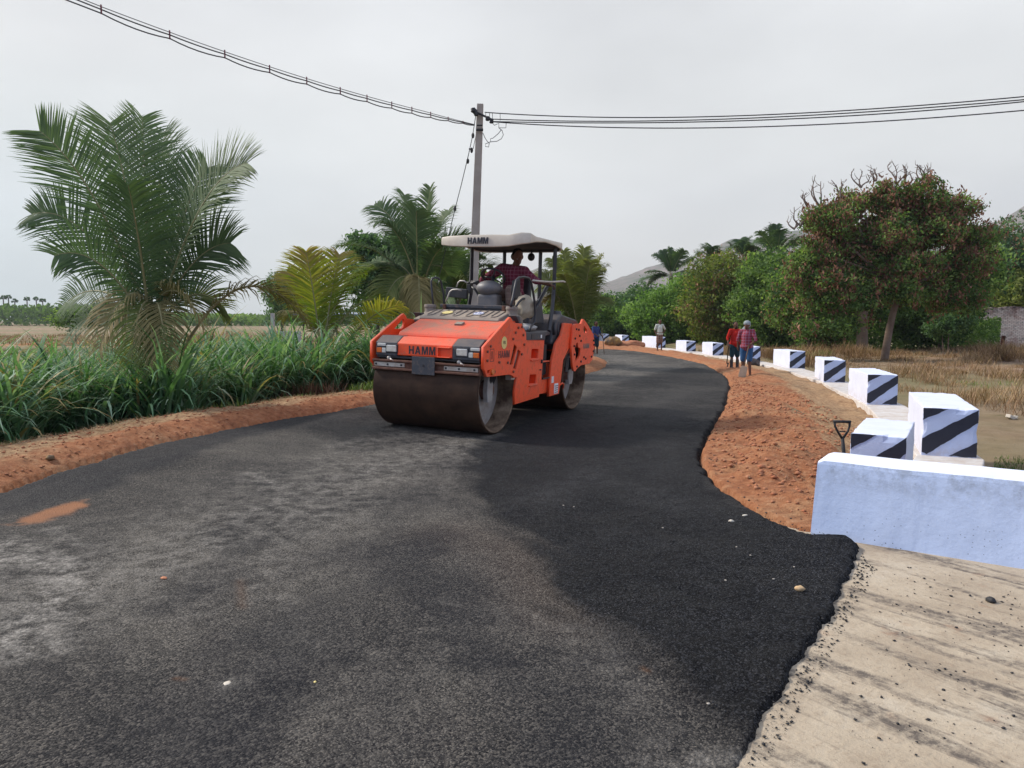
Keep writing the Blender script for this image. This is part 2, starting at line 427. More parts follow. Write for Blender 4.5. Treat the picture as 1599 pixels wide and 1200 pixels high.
# roller stance: found from where the two drums touch the road
RF = Vector((-0.41627, -0.90924, 0)); RL = Vector((0.90924, -0.41627, 0)); RO = Vector((-0.3266, 12.2443, 0))
def tilt(x, y):
    t = -((x - 0 + 0.221) * RL.x + (y - 10.457) * RL.y)
    w = ss(y, 6.5, 9.5) * (1 - ss(y, 17, 23))
    return 0.033 * np.clip(t, -0.6, 2.6) * w
def ground_z(x, y, sd=None):
    x = np.asarray(x, float); y = np.asarray(y, float)
    if sd is None: sd = sdist(x, y, ROAD)
    dc, side = pline(x, y, COPING)
    r = np.hypot(x, y)
    n = fbm(x, y, 4, 1.3); n2 = fbm(x + 40, y, 4, 6.0)
    out = -sd
    # shoulder: low heap of soil by the road, then falling away to the fields
    left = (x < 5.0) & ~((x > 0.2) & (y < 12))
    sh = 0.02 + 0.12 * ss(out, 0.03, 0.45) + n * 0.10 * ss(out, 0.05, 0.6) + n2 * 0.05 * ss(out, 0.0, 0.3)
    fieldL = -0.28 + n * 0.10
    z = np.where(left, sh * (1 - ss(out, 0.9, 2.6)) + fieldL * ss(out, 0.9, 2.6), 0)
    # right: soil verge between road and coping, field beyond
    verge = 0.03 + 0.07 * ss(out, 0.1, 0.8) - 0.17 * ss(dc, 1.3, 0.25) * (y > 7) + n * 0.16 * ss(out, 0.1, 0.7) + n2 * 0.11 * ss(out, 0.0, 0.3)
    beyond = -0.38 + 0.33 * ss(y, 16, 30) * ss(x - 9, 0, 3) + n * 0.10
    rz = np.where((side < 0) | (y < 6.85), beyond, verge)
    rz = np.where((side > 0) | (dc < 0.05), verge, rz)
    near = (y < 6.85)
    wallside = (x - 2.25) * 0.584 + (y - 5.54) * 0.812 - 0.02      # >0 behind the parapet wall
    nv = 0.02 + 0.05 * ss(out, 0.05, 0.5) + n * 0.12 * ss(out, 0.1, 0.6) + n2 * 0.05 * ss(out, 0, .3)
    nearz = np.where(wallside > 0, np.where(x > 3.9, beyond, nv), -0.09)
    rz = np.where(near, nearz, rz)
    z = np.where(left, z, rz)
    z = np.where(sd > -0.02, -0.09, z)
    edge = ss(out, -0.03, 0.05)
    z = np.where(sd > -0.10, -0.09 * (1 - edge) + np.maximum(z, -0.09) * edge, z)
    z = z + tilt(x, y)
    # flat fields far away
    z = z * (1 - ss(r, 150, 400)) + -0.3 * ss(r, 150, 400)
    return z
def gz(x, y):
    return float(ground_z(np.array([float(x)]), np.array([float(y)]))[0])

def fan(radii, angs):
    """vertex grid radii x angles around the origin (angle from +Y, clockwise)"""
    Rr, A = np.meshgrid(radii, angs, indexing='ij')
    return Rr * np.sin(A), Rr * np.cos(A)
def grid_faces(nr, na, wrap=False):
    i, j = np.meshgrid(np.arange(nr - 1), np.arange(na if wrap else na - 1), indexing='ij')
    j2 = (j + 1) % na
    return np.stack([i * na + j, i * na + j2, (i + 1) * na + j2, (i + 1) * na + j], -1).reshape(-1, 4)

radii = [0.4]
while radii[-1] < 1650:
    r = radii[-1]; radii.append(r * (1.010 if 2 < r < 16 else 1.014 if r < 60 else 1.06))
angs = np.concatenate([np.radians(np.arange(-44, 44, 0.22)), np.radians(np.arange(44, 316, 4.0))])
X, Y = fan(np.array(radii), angs)
Z = ground_z(X, Y)
F = grid_faces(len(radii), len(angs), True)[:, ::-1]
sd_all = sdist(X, Y, ROAD)
dcx, sdx = pline(X, Y, COPING)
nn = fbm(X, Y, 5, 0.9)
right_field = ((sdx < 0) & (Y > 6.8) & (X > 3)) | ((Y <= 6.85) & (X > 3.9))
soil_red = np.where((X > 4.9) | ((X > 0.2) & (Y < 12)), np.where(right_field, 0, 1.0), 1 - ss(-sd_all, 0.75, 1.5))
soil_red = np.clip(soil_red + nn * 0.5, 0, 1) * (Y < 80)
verge_pale = np.clip(np.where((X > 4.0) & ~right_field, ss(dcx, 1.6, 0.5) * (Y > 7), 0) + np.where(X < 2, ss(-sd_all, 0.25, 0.8) * .8, 0) + nn * .5, 0, 1)
green = np.clip(np.where(right_field, ss(Y, 12, 8) * ss(X, 5.6, 5.0) + 0.35 * ss(Y, 24, 34) + nn * 1.5, np.where(X < 3, ss(-sd_all, 1.2, 1.8) * (1 - ss(-sd_all, 8, 11)), 0)), 0, 1)

m, nt, p, _ = new_mat('soil')
v = objvec(nt)
nA = noise_node(nt, 1.2, 6, 0.6, v); nB = noise_node(nt, 11, 7, 0.7, v); nC = noise_node(nt, 55, 5, 0.7, v); nD = noise_node(nt, 0.05, 5, 0.6, v)
red = ramp_node(nt, [(0.28, (0.20, 0.075, 0.038)), (0.5, (0.38, 0.155, 0.07)), (0.72, (0.48, 0.255, 0.14))]); nt.links.new(nB.outputs[0], red.inputs[0])
pale = ramp_node(nt, [(0.3, (0.22, 0.12, 0.065)), (0.6, (0.48, 0.31, 0.17)), (0.8, (0.58, 0.42, 0.26))]); nt.links.new(nB.outputs[0], pale.inputs[0])
fld = ramp_node(nt, [(0.25, (0.15, 0.09, 0.055)), (0.5, (0.30, 0.20, 0.13)), (0.75, (0.38, 0.28, 0.20))]); nt.links.new(nA.outputs[0], fld.inputs[0])
far = mixc(nt, maprange(nt, nD.outputs[0], 0.4, 0.6), fld.outputs[0], (0.20, 0.185, 0.095))
fv = mathn(nt, 'ADD', attr(nt, 'pale'), maprange(nt, nB.outputs[0], 0.3, 0.7, -0.25, 0.25))
redv = mixc(nt, maprange(nt, nA.outputs[0], 0.50, 0.68, 0, 0.55), red.outputs[0], pale.outputs[0])
redv = mixc(nt, maprange(nt, noise_node(nt, 3.1, 5, .6, v).outputs[0], 0.52, 0.68, 0, 0.5), redv, (0.20, 0.075, 0.04))
c = mixc(nt, maprange(nt, fv, 0.35, 0.65), redv, pale.outputs[0])
c = mixc(nt, maprange(nt, attr(nt, 'soil'), 0.3, 0.7), far, c)
gr = ramp_node(nt, [(0.3, (0.03, 0.05, 0.012)), (0.7, (0.11, 0.13, 0.04))]); nt.links.new(nB.outputs[0], gr.inputs[0])
gf = mathn(nt, 'ADD', attr(nt, 'green'), maprange(nt, nB.outputs[0], 0.3, 0.7, -0.3, 0.3))
c = mixc(nt, maprange(nt, gf, 0.4, 0.75, 0, 0.9), c, gr.outputs[0])
c = mixc(nt, maprange(nt, nC.outputs[0], 0.30, 0.45, 0.55, 0), c, (0.08, 0.035, 0.02))
nt.links.new(c, p.inputs['Base Color']); p.inputs['Roughness'].default_value = 0.95; p.inputs['Specular IOR Level'].default_value = 0.2
hh = mathn(nt, 'ADD', mathn(nt, 'MULTIPLY', nB.outputs[0], 1.0), mathn(nt, 'MULTIPLY', nC.outputs[0], 0.5))
bump(nt, p, hh, 0.05, 0.9)
MT['soil'] = m
g = np_mesh('ground', np.stack([X.ravel(), Y.ravel(), Z.ravel()], -1), F, m, None, True,
            {'soil': soil_red.ravel(), 'pale': verge_pale.ravel(), 'green': green.ravel()})
tag(g, 'red soil verges and dry brown fields around the road', None, None, 'structure')

# ---------------------------------------------------------------- asphalt road
rr = [0.9]
while rr[-1] < 75: rr.append(rr[-1] * (1.0075 if rr[-1] < 14 else 1.010))
ra = np.radians(np.arange(-100, 46, 0.19))
ra = ra[(ra > np.radians(-46)) | (np.arange(len(ra)) % 6 == 0)]
X, Y = fan(np.array(rr), ra)
wob = fbm(X, Y, 4, 3.5) * np.where((X > 0) & (Y < 6.5), 0.035, 0.16) + fbm(X, Y, 4, 6.3) * 0.07 + fbm(X, Y, 3, 31) * 0.03
sd = sdist(X, Y, ROAD) + wob * ss(Y, 0, 3)
fr = sdist(X, Y, FRESH)
fr_n = fr + fbm(X + 9, Y, 4, 2.2) * 0.35 + fbm((X + Y * .7) * 2.5, (Y - X * .7) * .5, 3, 1.5) * 0.5 * (sdist(X, Y, ROAD) > .5)
freshm = ss(fr_n, -0.20, 0.26) * (1 - 0.45 * ss(Y, 9.5, 15))
leftd = ss(sdist(X, Y, LEFTDARK) + fbm(X, Y, 4, 2.5) * .3, -0.15, 0.15)
redm = ss(sdist(X, Y, REDPATCH) + fbm(X, Y, 5, 7) * .30, -0.03, 0.06) * .85
freshN = freshm * (1 - ss(Y, 7.5, 11))
thick = 0.020 * ss(fr_n, -0.04, 0.10) * (1 - ss(Y, 6.5, 9))
lump = (fbm(X, Y, 3, 26) * 0.018 * freshN * (1 - ss(Y, 4.5, 9)) + fbm(X, Y, 3, 1.3) * 0.02)
Zr = 0.0 + thick + lump + tilt(X, Y)
Zr = Zr - 0.14 * (1 - ss(sd, -0.040, 0.050)) + fbm(X, Y, 4, 9) * .018 * (ss(sd, .12, .0)) * (Y < 8)
# loose heap against the wall end
hx = at_ground(1312, 850)
Zr = Zr + 0.045 * np.exp(-(((X - hx.x) / 0.22) ** 2 + ((Y - hx.y) / 0.15) ** 2)) * (sd > -.03)
keep = sd > -0.10
fcs = grid_faces(len(rr), len(ra))[:, ::-1]
kf = keep.ravel()[fcs].any(1); fcs = fcs[kf]
used = np.unique(fcs); remap = -np.ones(X.size, int); remap[used] = np.arange(len(used)); fcs = remap[fcs]
def streak(pts, w, wob_=0.35, s=2.0):
    P = poly_px(pts); d, _ = pline(X + fbm(X, Y, 3, s) * wob_, Y + fbm(X + 5, Y, 3, s) * wob_, P)
    return np.exp(-(d / w) ** 2)
chalk = np.zeros(X.shape)
for pts, w, a in [
    ([(-60, 850), (60, 880), (90, 930), (30, 1000), (-80, 1010)], 0.22, 1.0), ([(-40, 960), (40, 1000)], 0.25, 0.9), ([(60, 830), (120, 850)], .12, .5),
    ([(-100, 930), (150, 900), (350, 850), (520, 760), (760, 690)], 1.1, .42), ([(700, 1000), (560, 1080), (300, 1150)], .35, .16),
    ([(330, 815), (420, 790), (440, 760), (400, 742)], 0.16, 0.55), ([(440, 770), (540, 700), (640, 680), (720, 675)], 0.28, 0.30),
    ([(330, 905), (400, 860), (450, 800)], 0.12, 0.4), ([(355, 1063), (370, 1068)], 0.04, 0.9), ([(400, 1040), (450, 1010), (430, 930)], 0.10, 0.4),
    ([(500, 655), (620, 672), (700, 690)], 0.3, 0.25), ([(920, 660), (1000, 640), (1075, 610)], 0.35, 0.35), ([(930, 590), (1000, 570), (960, 556)], 0.9, 0.45),
    ([(850, 780), (920, 740), (1000, 770), (1060, 790)], 0.30, 0.55), ([(960, 690), (1060, 640)], .35, .35), ([(880, 870), (960, 830), (1040, 850)], .10, .3), ([(820, 960), (900, 1000), (960, 1090)], .10, .3), ([(980, 660), (1040, 700), (1040, 740)], 0.22, 0.35),
    ([(1010, 1150), (1080, 1180), (1140, 1195)], 0.10, 0.5), ([(700, 940), (800, 960), (900, 990)], 0.12, 0.3), ([(1100, 560), (1020, 580), (930, 600)], .5, .3)]:
    chalk = np.maximum(chalk, a * streak(pts, w))
for pts, w, a in [([(300, 1230), (400, 1020), (560, 900), (690, 840)], .32, .62), ([(920, 1180), (780, 1010), (650, 880)], .30, .60), ([(600, 1200), (560, 1080)], .25, .5), ([(200, 960), (330, 900), (420, 850)], .13, .4), ([(560, 860), (640, 790), (700, 720)], .25, .35)]:
    leftd = np.maximum(leftd, a * streak(pts, w, .5))
chalk = chalk * (1 - .8 * leftd)
brown = np.zeros(X.shape)
for pts, w, a in [([(375, 905), (380, 950)], 0.03, 0.18), ([(272, 1061), (282, 1063)], .015, .5), ([(700, 830), (800, 860), (880, 960)], 0.3, 0.07), ([(1002, 1044), (1012, 1049)], .015, .6)]:
    brown = np.maximum(brown, a * streak(pts, w, 0.08, 4))
m, nt, p, _ = new_mat('asphalt')
v = objvec(nt)
vor = N(nt, 'ShaderNodeTexVoronoi'); vor.inputs['Scale'].default_value = 82; nt.links.new(v, vor.inputs['Vector'])
vor2 = N(nt, 'ShaderNodeTexVoronoi'); vor2.inputs['Scale'].default_value = 42; nt.links.new(v, vor2.inputs['Vector'])
sepc = N(nt, 'ShaderNodeSeparateColor'); nt.links.new(vor.outputs['Color'], sepc.inputs[0])
stone = sepc.outputs[0]
n1 = noise_node(nt, 0.7, 6, 0.6, v, 0.8); n2 = noise_node(nt, 7, 7, 0.7, v); n3 = noise_node(nt, 150, 4, 0.7, v); n4 = noise_node(nt, 2.4, 5, 0.65, v, 1.2)
# old surface: grey with pale stone tops showing
old = ramp_node(nt, [(0.36, (0.010, 0.0105, 0.014)), (0.50, (0.035, 0.033, 0.032)), (0.64, (0.078, 0.071, 0.062))]); nt.links.new(n1.outputs[0], old.inputs[0])
oldc = mixc(nt, maprange(nt, n4.outputs[0], 0.55, 0.75, 0, 0.35), old.outputs[0], (0.022, 0.023, 0.028))
st = maprange(nt, stone, 0.50, 0.98, 0, 0.62)
stm = mathn(nt, 'MULTIPLY', st, maprange(nt, n2.outputs[0], 0.34, 0.66, 0.1, 1.0))
oldc = mixc(nt, maprange(nt, stone, 0.42, 0.0, 0, .85), oldc, (0.007, 0.007, 0.009))
oldc = mixc(nt, stm, oldc, (0.22, 0.195, 0.165))
vor3 = N(nt, 'ShaderNodeTexVoronoi'); vor3.inputs['Scale'].default_value = 170; nt.links.new(v, vor3.inputs['Vector'])
sp3 = N(nt, 'ShaderNodeSeparateColor'); nt.links.new(vor3.outputs['Color'], sp3.inputs[0])
oldc = mixc(nt, mathn(nt, 'MULTIPLY', maprange(nt, sp3.outputs[1], 0.72, 0.95, 0, 0.8), maprange(nt, n1.outputs[0], .35, .6, .25, 1)), oldc, (0.25, 0.225, 0.195))
oldc = mixc(nt, maprange(nt, n3.outputs[0], 0.30, 0.46, 0.85, 0), oldc, (0.010, 0.011, 0.013))
ch = mathn(nt, 'MULTIPLY', attr(nt, 'chalk'), maprange(nt, n2.outputs[0], 0.42, 0.60, 0.0, 1.25))
ch = mathn(nt, 'MULTIPLY', ch, maprange(nt, vor2.outputs['Distance'], 0.1, 0.55, 1.1, 0.45))
oldc = mixc(nt, ch, oldc, (0.36, 0.335, 0.30))
oldc = mixc(nt, attr(nt, 'brown'), oldc, (0.20, 0.10, 0.05))
new = mixc(nt, maprange(nt, stone, 0.60, 1.0, 0, 0.8), (0.0040, 0.0043, 0.0062), (0.050, 0.053, 0.062))
new = mixc(nt, maprange(nt, n3.outputs[0], 0.36, 0.5, 0.8, 0), new, (0.004, 0.004, 0.005))
new = mixc(nt, maprange(nt, n4.outputs[0], 0.42, 0.75, 0, 0.30), new, (0.050, 0.048, 0.045))
new = mixc(nt, mathn(nt, 'MULTIPLY', maprange(nt, sp3.outputs[2], 0.86, 0.98, 0, 0.7), maprange(nt, n1.outputs[0], .4, .6, .3, 1)), new, (0.14, 0.14, 0.15))
new = mixc(nt, mathn(nt, 'MULTIPLY', ch, 0.95), new, (0.085, 0.085, 0.088))
ff = mathn(nt, 'ADD', attr(nt, 'fresh'), maprange(nt, n2.outputs[0], 0.3, 0.7, -0.18, 0.18))
ff = mathn(nt, 'MULTIPLY', maprange(nt, ff, 0.15, 0.85), 1.0)
c = mixc(nt, ff, oldc, new)
c = mixc(nt, mathn(nt, 'MULTIPLY', attr(nt, 'leftdark'), 0.75), c, mixc(nt, maprange(nt, stone, 0.6, 1, 0, .5), (0.012, 0.013, 0.018), (0.075, 0.075, 0.075)))
c = mixc(nt, attr(nt, 'red'), c, mixc(nt, n2.outputs[0], (0.22, 0.085, 0.04), (0.42, 0.20, 0.10)))
nt.links.new(c, p.inputs['Base Color'])
nt.links.new(maprange(nt, n2.outputs[0], 0.3, 0.7, 0.62, 0.85), p.inputs['Roughness'])
p.inputs['Specular IOR Level'].default_value = 0.13
hh = mathn(nt, 'ADD', mathn(nt, 'MULTIPLY', maprange(nt, vor.outputs['Distance'], 0, 0.7, 1, 0), 0.6), mathn(nt, 'MULTIPLY', n3.outputs[0], 0.8))
hh = mathn(nt, 'MULTIPLY', hh, maprange(nt, attr(nt, 'fresh'), 0, 1, 0.7, 1.6))
bump(nt, p, hh, 0.013, 1.0)
MT['asphalt'] = m
sel = lambda a: a.ravel()[used]
o = np_mesh('road', np.stack([sel(X), sel(Y), sel(Zr)], -1), fcs, m, None, True,
            {'fresh': sel(freshm), 'chalk': sel(chalk), 'brown': sel(brown), 'leftdark': sel(leftd), 'red': sel(redm)})
tag(o, 'newly laid black asphalt road with a darker fresh strip on its right', None, None, 'structure')

# ---------------------------------------------------------------- concrete slab in front of the wall
xs = np.arange(0.2, 9.0, 0.045); ys = np.arange(-2.5, 5.95, 0.045)
X, Y = np.meshgrid(xs, ys, indexing='ij')
wd = (X - 2.25) * 0.584 + (Y - 5.54) * 0.812
Zc = -0.012 + fbm(X, Y, 4, 2.2) * 0.008
fcs = grid_faces(len(xs), len(ys))
ok = (wd < 0.12).ravel()[fcs].all(1); fcs = fcs[ok]
m, nt, p, _ = new_mat('rough_concrete')
v = objvec(nt)
mp = N(nt, 'ShaderNodeMapping'); mp.vector_type = 'TEXTURE'; mp.inputs['Rotation'].default_value = (0, 0, R(-53)); mp.inputs['Scale'].default_value = (1.3, 0.16, 1); nt.links.new(v, mp.inputs[0])
nA = noise_node(nt, 1.6, 7, 0.65, v); nB = noise_node(nt, 24, 7, 0.75, v); nS = noise_node(nt, 1.0, 6, 0.65, mp.outputs[0], 0.4); nC = noise_node(nt, 130, 3, 0.7, v)
base = ramp_node(nt, [(0.30, (0.34, 0.27, 0.195)), (0.55, (0.47, 0.39, 0.29)), (0.75, (0.55, 0.485, 0.385))]); nt.links.new(nA.outputs[0], base.inputs[0])
c = mixc(nt, maprange(nt, nB.outputs[0], 0.50, 0.70, 0, 0.55), base.outputs[0], (0.26, 0.19, 0.135))
c = mixc(nt, mathn(nt, 'MULTIPLY', maprange(nt, nS.outputs[0], 0.50, 0.61, 0, 0.9), maprange(nt, nB.outputs[0], 0.36, 0.56, 0.15, 1)), c, (0.10, 0.085, 0.075))
nR = noise_node(nt, 3.3, 6, 0.6, v)
c = mixc(nt, maprange(nt, nR.outputs[0], 0.62, 0.76, 0, 0.5), c, (0.36, 0.17, 0.09))
c = mixc(nt, maprange(nt, nC.outputs[0], 0.28, 0.38, 0.6, 0), c, (0.07, 0.055, 0.045))
nt.links.new(c, p.inputs['Base Color']); p.inputs['Roughness'].default_value = 0.92; p.inputs['Specular IOR Level'].default_value = 0.2
bump(nt, p, mathn(nt, 'ADD', nB.outputs[0], mathn(nt, 'MULTIPLY', nS.outputs[0], 1.2)), 0.012, 0.9)
used = np.unique(fcs); remap = -np.ones(X.size, int); remap[used] = np.arange(len(used))
o = np_mesh('pavement', np.stack([X.ravel()[used], Y.ravel()[used], Zc.ravel()[used]], -1), remap[fcs], m, None, True)
tag(o, 'pale dirty concrete slab streaked with bitumen in front of the wall', None, None, 'structure')

# ---------------------------------------------------------------- hills
prof = [(-60, 0), (-4, 0), (-2, 22), (0, 70), (2, 86), (4, 74), (6.3, 58), (9.7, 78), (13.5, 102), (16.2, 120), (18.5, 126), (21, 130), (25, 118), (29, 114), (32.7, 138), (34.4, 166), (38, 172), (43, 140), (50, 110), (60, 70), (75, 30)]
pa = np.array([a for a, _ in prof]); ph = np.array([h for _, h in prof])
aa = np.radians(np.arange(-60, 75, 0.25)); dd = np.linspace(0, 1, 26)
D, A = np.meshgrid(dd, aa, indexing='ij')
Rr = 820 + 520 * D
hp = np.interp(np.degrees(A), pa, ph)
X = Rr * np.sin(A); Y = Rr * np.cos(A)
Zh = hp * np.sin(np.clip(D * 1.25, 0, 1) * np.pi / 2) * (1 + 0.30 * fbm(X, Y, 5, 0.012) * D) + fbm(X, Y, 5, 0.03) * 9 * D - 2
Zh = np.maximum(np.where(hp < 1, -2, Zh), -2)
m, nt, p, _ = new_mat('rocky_hill')
v = objvec(nt)
nA = noise_node(nt, 0.02, 8, 0.7, v); nB = noise_node(nt, 0.12, 6, 0.7, v)
r_ = ramp_node(nt, [(0.38, (0.07, 0.09, 0.055)), (0.52, (0.16, 0.135, 0.12)), (0.7, (0.24, 0.19, 0.17))]); nt.links.new(nA.outputs[0], r_.inputs[0])
c = mixc(nt, maprange(nt, nB.outputs[0], 0.5, 0.65, 0, 0.7), r_.outputs[0], (0.06, 0.08, 0.035))
nt.links.new(c, p.inputs['Base Color']); p.inputs['Roughness'].default_value = 1.0
o = np_mesh('hills', np.stack([X.ravel(), Y.ravel(), Zh.ravel()], -1), grid_faces(len(dd), len(aa)), m, None, True)
tag(o, 'hazy brown rocky hills behind the trees', None, None, 'structure')

# ---------------------------------------------------------------- whitewashed guard blocks, coping and parapet wall
def limewash(name, col, dirt=0.35, spots=False):
    m, nt, p, _ = new_mat(name)
    v = objvec(nt)
    n1 = noise_node(nt, 3, 6, 0.65, v); n2 = noise_node(nt, 30, 6, 0.7, v); n3 = noise_node(nt, 9, 7, 0.75, v)
    mp = N(nt, 'ShaderNodeMapping'); mp.inputs['Scale'].default_value = (1.5, 1.5, 14); nt.links.new(v, mp.inputs[0])
    n4 = noise_node(nt, 2.0, 5, 0.6, mp.outputs[0])
    c = mixc(nt, maprange(nt, n1.outputs[0], 0.4, 0.65, 0, dirt), col, tuple(q * .80 for q in col))
    c = mixc(nt, maprange(nt, n4.outputs[0], 0.56, 0.7, 0, 0.30), c, tuple(q * .78 for q in col))
    sz = N(nt, 'ShaderNodeSeparateXYZ'); nt.links.new(v, sz.inputs[0])
    if not spots:   # mud splashed on the lower part, uneven
        mud = mathn(nt, 'MULTIPLY', maprange(nt, sz.outputs['Z'], -0.22, 0.20, 1.0, 0.0), maprange(nt, n3.outputs[0], 0.40, 0.60, 0, 0.85))
        c = mixc(nt, mud, c, (0.36, 0.24, 0.16))
        c = mixc(nt, maprange(nt, n2.outputs[0], 0.60, 0.72, 0, 0.45), c, (0.40, 0.38, 0.38))
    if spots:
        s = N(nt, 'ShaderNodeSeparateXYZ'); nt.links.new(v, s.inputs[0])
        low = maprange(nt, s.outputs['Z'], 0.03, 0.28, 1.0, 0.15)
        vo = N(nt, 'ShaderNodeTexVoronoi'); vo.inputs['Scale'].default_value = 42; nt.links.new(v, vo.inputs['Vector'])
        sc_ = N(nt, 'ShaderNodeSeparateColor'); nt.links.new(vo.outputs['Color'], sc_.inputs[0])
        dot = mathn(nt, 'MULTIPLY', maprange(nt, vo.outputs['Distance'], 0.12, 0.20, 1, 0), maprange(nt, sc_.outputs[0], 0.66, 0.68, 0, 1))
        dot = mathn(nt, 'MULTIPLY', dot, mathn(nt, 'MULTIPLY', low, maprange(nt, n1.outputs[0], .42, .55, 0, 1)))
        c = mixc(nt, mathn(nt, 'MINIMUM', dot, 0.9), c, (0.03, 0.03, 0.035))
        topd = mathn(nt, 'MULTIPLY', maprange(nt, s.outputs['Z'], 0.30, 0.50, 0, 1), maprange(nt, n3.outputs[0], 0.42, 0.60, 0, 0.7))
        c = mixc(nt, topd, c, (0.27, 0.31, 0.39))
    nt.links.new(c, p.inputs['Base Color']); p.inputs['Roughness'].default_value = 0.85; p.inputs['Specular IOR Level'].default_value = 0.2
    bump(nt, p, mathn(nt, 'ADD', n2.outputs[0], mathn(nt, 'MULTIPLY', n1.outputs[0], 3)), 0.0045, 0.6)
    return m
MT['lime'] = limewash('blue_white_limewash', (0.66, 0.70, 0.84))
MT['lime_front_shade'] = limewash('bluish_shaded_limewash', (0.50, 0.58, 0.80))  # block fronts: blue tint plus the face's shade, mixed into the colour
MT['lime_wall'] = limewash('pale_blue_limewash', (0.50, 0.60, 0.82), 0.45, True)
MT['lime_top_lit'] = limewash('lit_top_limewash', (0.72, 0.76, 0.88))  # paler copy for the wall top, its brighter light put into the colour
MT['navy'] = simple('blue_black_enamel', (0.010, 0.012, 0.026), 0.5, 0, (0.022, 0.026, 0.045), 0.5, 8, 0.003, 30)
MT['coping'] = simple('weathered_white_coping', (0.60, 0.58, 0.56), 0.9, 0, (0.42, 0.33, 0.26), 0.9, 4, 0.006, 25)

def stripes(parent, w, h, seed, n_like=None):
    """three wedges/bands of dark paint rising to the right on the front face (face lies in local XZ at y=0)"""
    r = random.Random(seed)
    j = lambda: r.uniform(-0.012, 0.012)
    polys = [
        [(0.004, h - .004), (w * (0.46 + j()), h - .004), (0.004, h * (0.74 + j()))],
        [(0.004, h * (0.06 + j())), (0.004, h * (0.36 + j())), (w * 0.93, h - .03), (w - .004, h - .004), (w - .004, h * (0.73 + j())), (w * 0.10, h * 0.03)],
        [(w * (0.50 + j()), 0.012), (w - .004, h * (0.34 + j())), (w - .004, 0.012)],
    ]
    return polys
def guard_block(fl, bl, w, h, z0, label, seed, low=False, deep=0.25):
    """fl = front left corner, bl = back left corner (plan)"""
    fl = Vector((fl[0], fl[1], 0)); bl = Vector((bl[0], bl[1], 0)); d = (bl - fl); Ln = d.length; d.normalize()
    r = random.Random(seed)
    yaw = math.atan2(d.y, d.x) - math.pi / 2
    # block front face squares up with the row, yaw measured from +Y
    root = empty('guard_block', (fl.x, fl.y, z0), (r.uniform(-.006, .006), r.uniform(-.006, .006), yaw))
    tag(root, label, 'guard block', 'whitewashed guard blocks with diagonal stripes along the road edge')
    b = MB(); b.box((w / 2, Ln / 2, h / 2 - deep / 2), (w, Ln, h + deep))
    me = b.build('body', [MT['lime'], MT['lime_front_shade']], root, 0.008, seg=2)
    bm = bmesh.new(); bm.from_mesh(me.data); bmesh.ops.subdivide_edges(bm, edges=bm.edges[:], cuts=11, use_grid_fill=True)
    for v_ in bm.verts:
        c_ = v_.co; ex = [min(abs(c_.x), abs(c_.x - w)) < 1e-4, min(abs(c_.y), abs(c_.y - Ln)) < 1e-4, abs(c_.z - h) < 1e-4]
        nv = mnoise.noise_vector(c_ * 5 + Vector((seed * 3.1, 0, 0))) * .0022
        if sum(ex) >= 2:
            k_ = max(0, mnoise.noise(c_ * 9 + Vector((0, seed * 2.3, 0))) - .05) * .030
            nv += Vector(((w / 2 - c_.x) / (w / 2) * ex[0], (Ln / 2 - c_.y) / (Ln / 2) * ex[1], -1.0 * ex[2])) * k_
        v_.co = c_ + nv
    bm.normal_update(); bm.to_mesh(me.data); bm.free()
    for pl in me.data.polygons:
        if pl.normal.y < -0.9: pl.material_index = 1  # camera-facing side takes the darker copy with shade in its colour
    k = MB()
    for poly0 in stripes(root, w, h, seed):
        poly = []
        for i_ in range(len(poly0)):
            p_, q_ = Vector(poly0[i_]), Vector(poly0[(i_ + 1) % len(poly0)]); k_ = max(1, int((q_ - p_).length / .025)); nn_ = (q_ - p_).normalized().orthogonal()
            for t_ in range(k_):
                z_ = p_.lerp(q_, t_ / k_) + nn_ * (r.uniform(-.0022, .0022) + .003 * math.sin(t_ * .7 + seed)) * (t_ > 0)
                poly.append((min(max(z_.x, .003), w - .003), min(max(z_.y, .004), h - .003)))
        n = len(poly)
        vs = [(x, -0.004, z) for x, z in poly] + [(x, 0.010, z) for x, z in poly]
        k.add(vs, [tuple(range(n))] + [(i, (i + 1) % n, (i + 1) % n + n, i + n) for i in range(n)])
    s = k.build('stripes', MT['navy'], root)
    return root
def sdv(P, k): return tuple(P[k])
bk = [  # front-left, back-left, label
    ((4.86, 8.8), (5.72, 10.75), 0.57, 0.57, 'tall striped white block just behind the low block and the parapet wall'),
    ((6.76, 14.2), (7.30, 16.2), 0.53, 0.57, 'second striped block beyond the parapet wall, with dusty coping showing in front of it'),
    ((8.05, 19.3), (8.62, 21.3), 0.52, 0.57, 'narrow looking striped block third along the row from the parapet wall'),
    ((9.20, 24.8), (9.42, 27.0), 0.50, 0.57, 'striped block standing alone left of the leaning tree trunk, right of the two workers'),
    ((9.12, 29.0), (9.17, 31.2), 0.50, 0.57, 'striped block half hidden behind the two workers'),
    ((9.10, 34.0), (9.18, 36.2), 0.49, 0.55, 'striped block next to the left of the two workers'),
    ((8.88, 38.2), (8.83, 40.4), 0.49, 0.52, 'striped block midway between the two workers and the man in the white shirt'),
    ((8.30, 43.2), (8.15, 47.0), 0.55, 0.62, 'long white block behind the man in the white shirt'),
    ((7.62, 52.0), (7.42, 54.0), 0.49, 0.54, 'small striped block near the boulder, to its right'),
    ((6.92, 57.0), (6.72, 59.2), 0.48, 0.53, 'most distant striped block, beyond the boulder near the rear of the roller'),
]
for i, (a, b_, w, h, lab) in enumerate(bk):
    guard_block(a, b_, w, h, 0.0, lab, 11 + i)
lowb = guard_block((3.10, 6.80), (3.74, 7.86), 0.46, 0.57, 0.0, 'low striped block peeping over the near end of the parapet wall beside the shovel handle', 5)

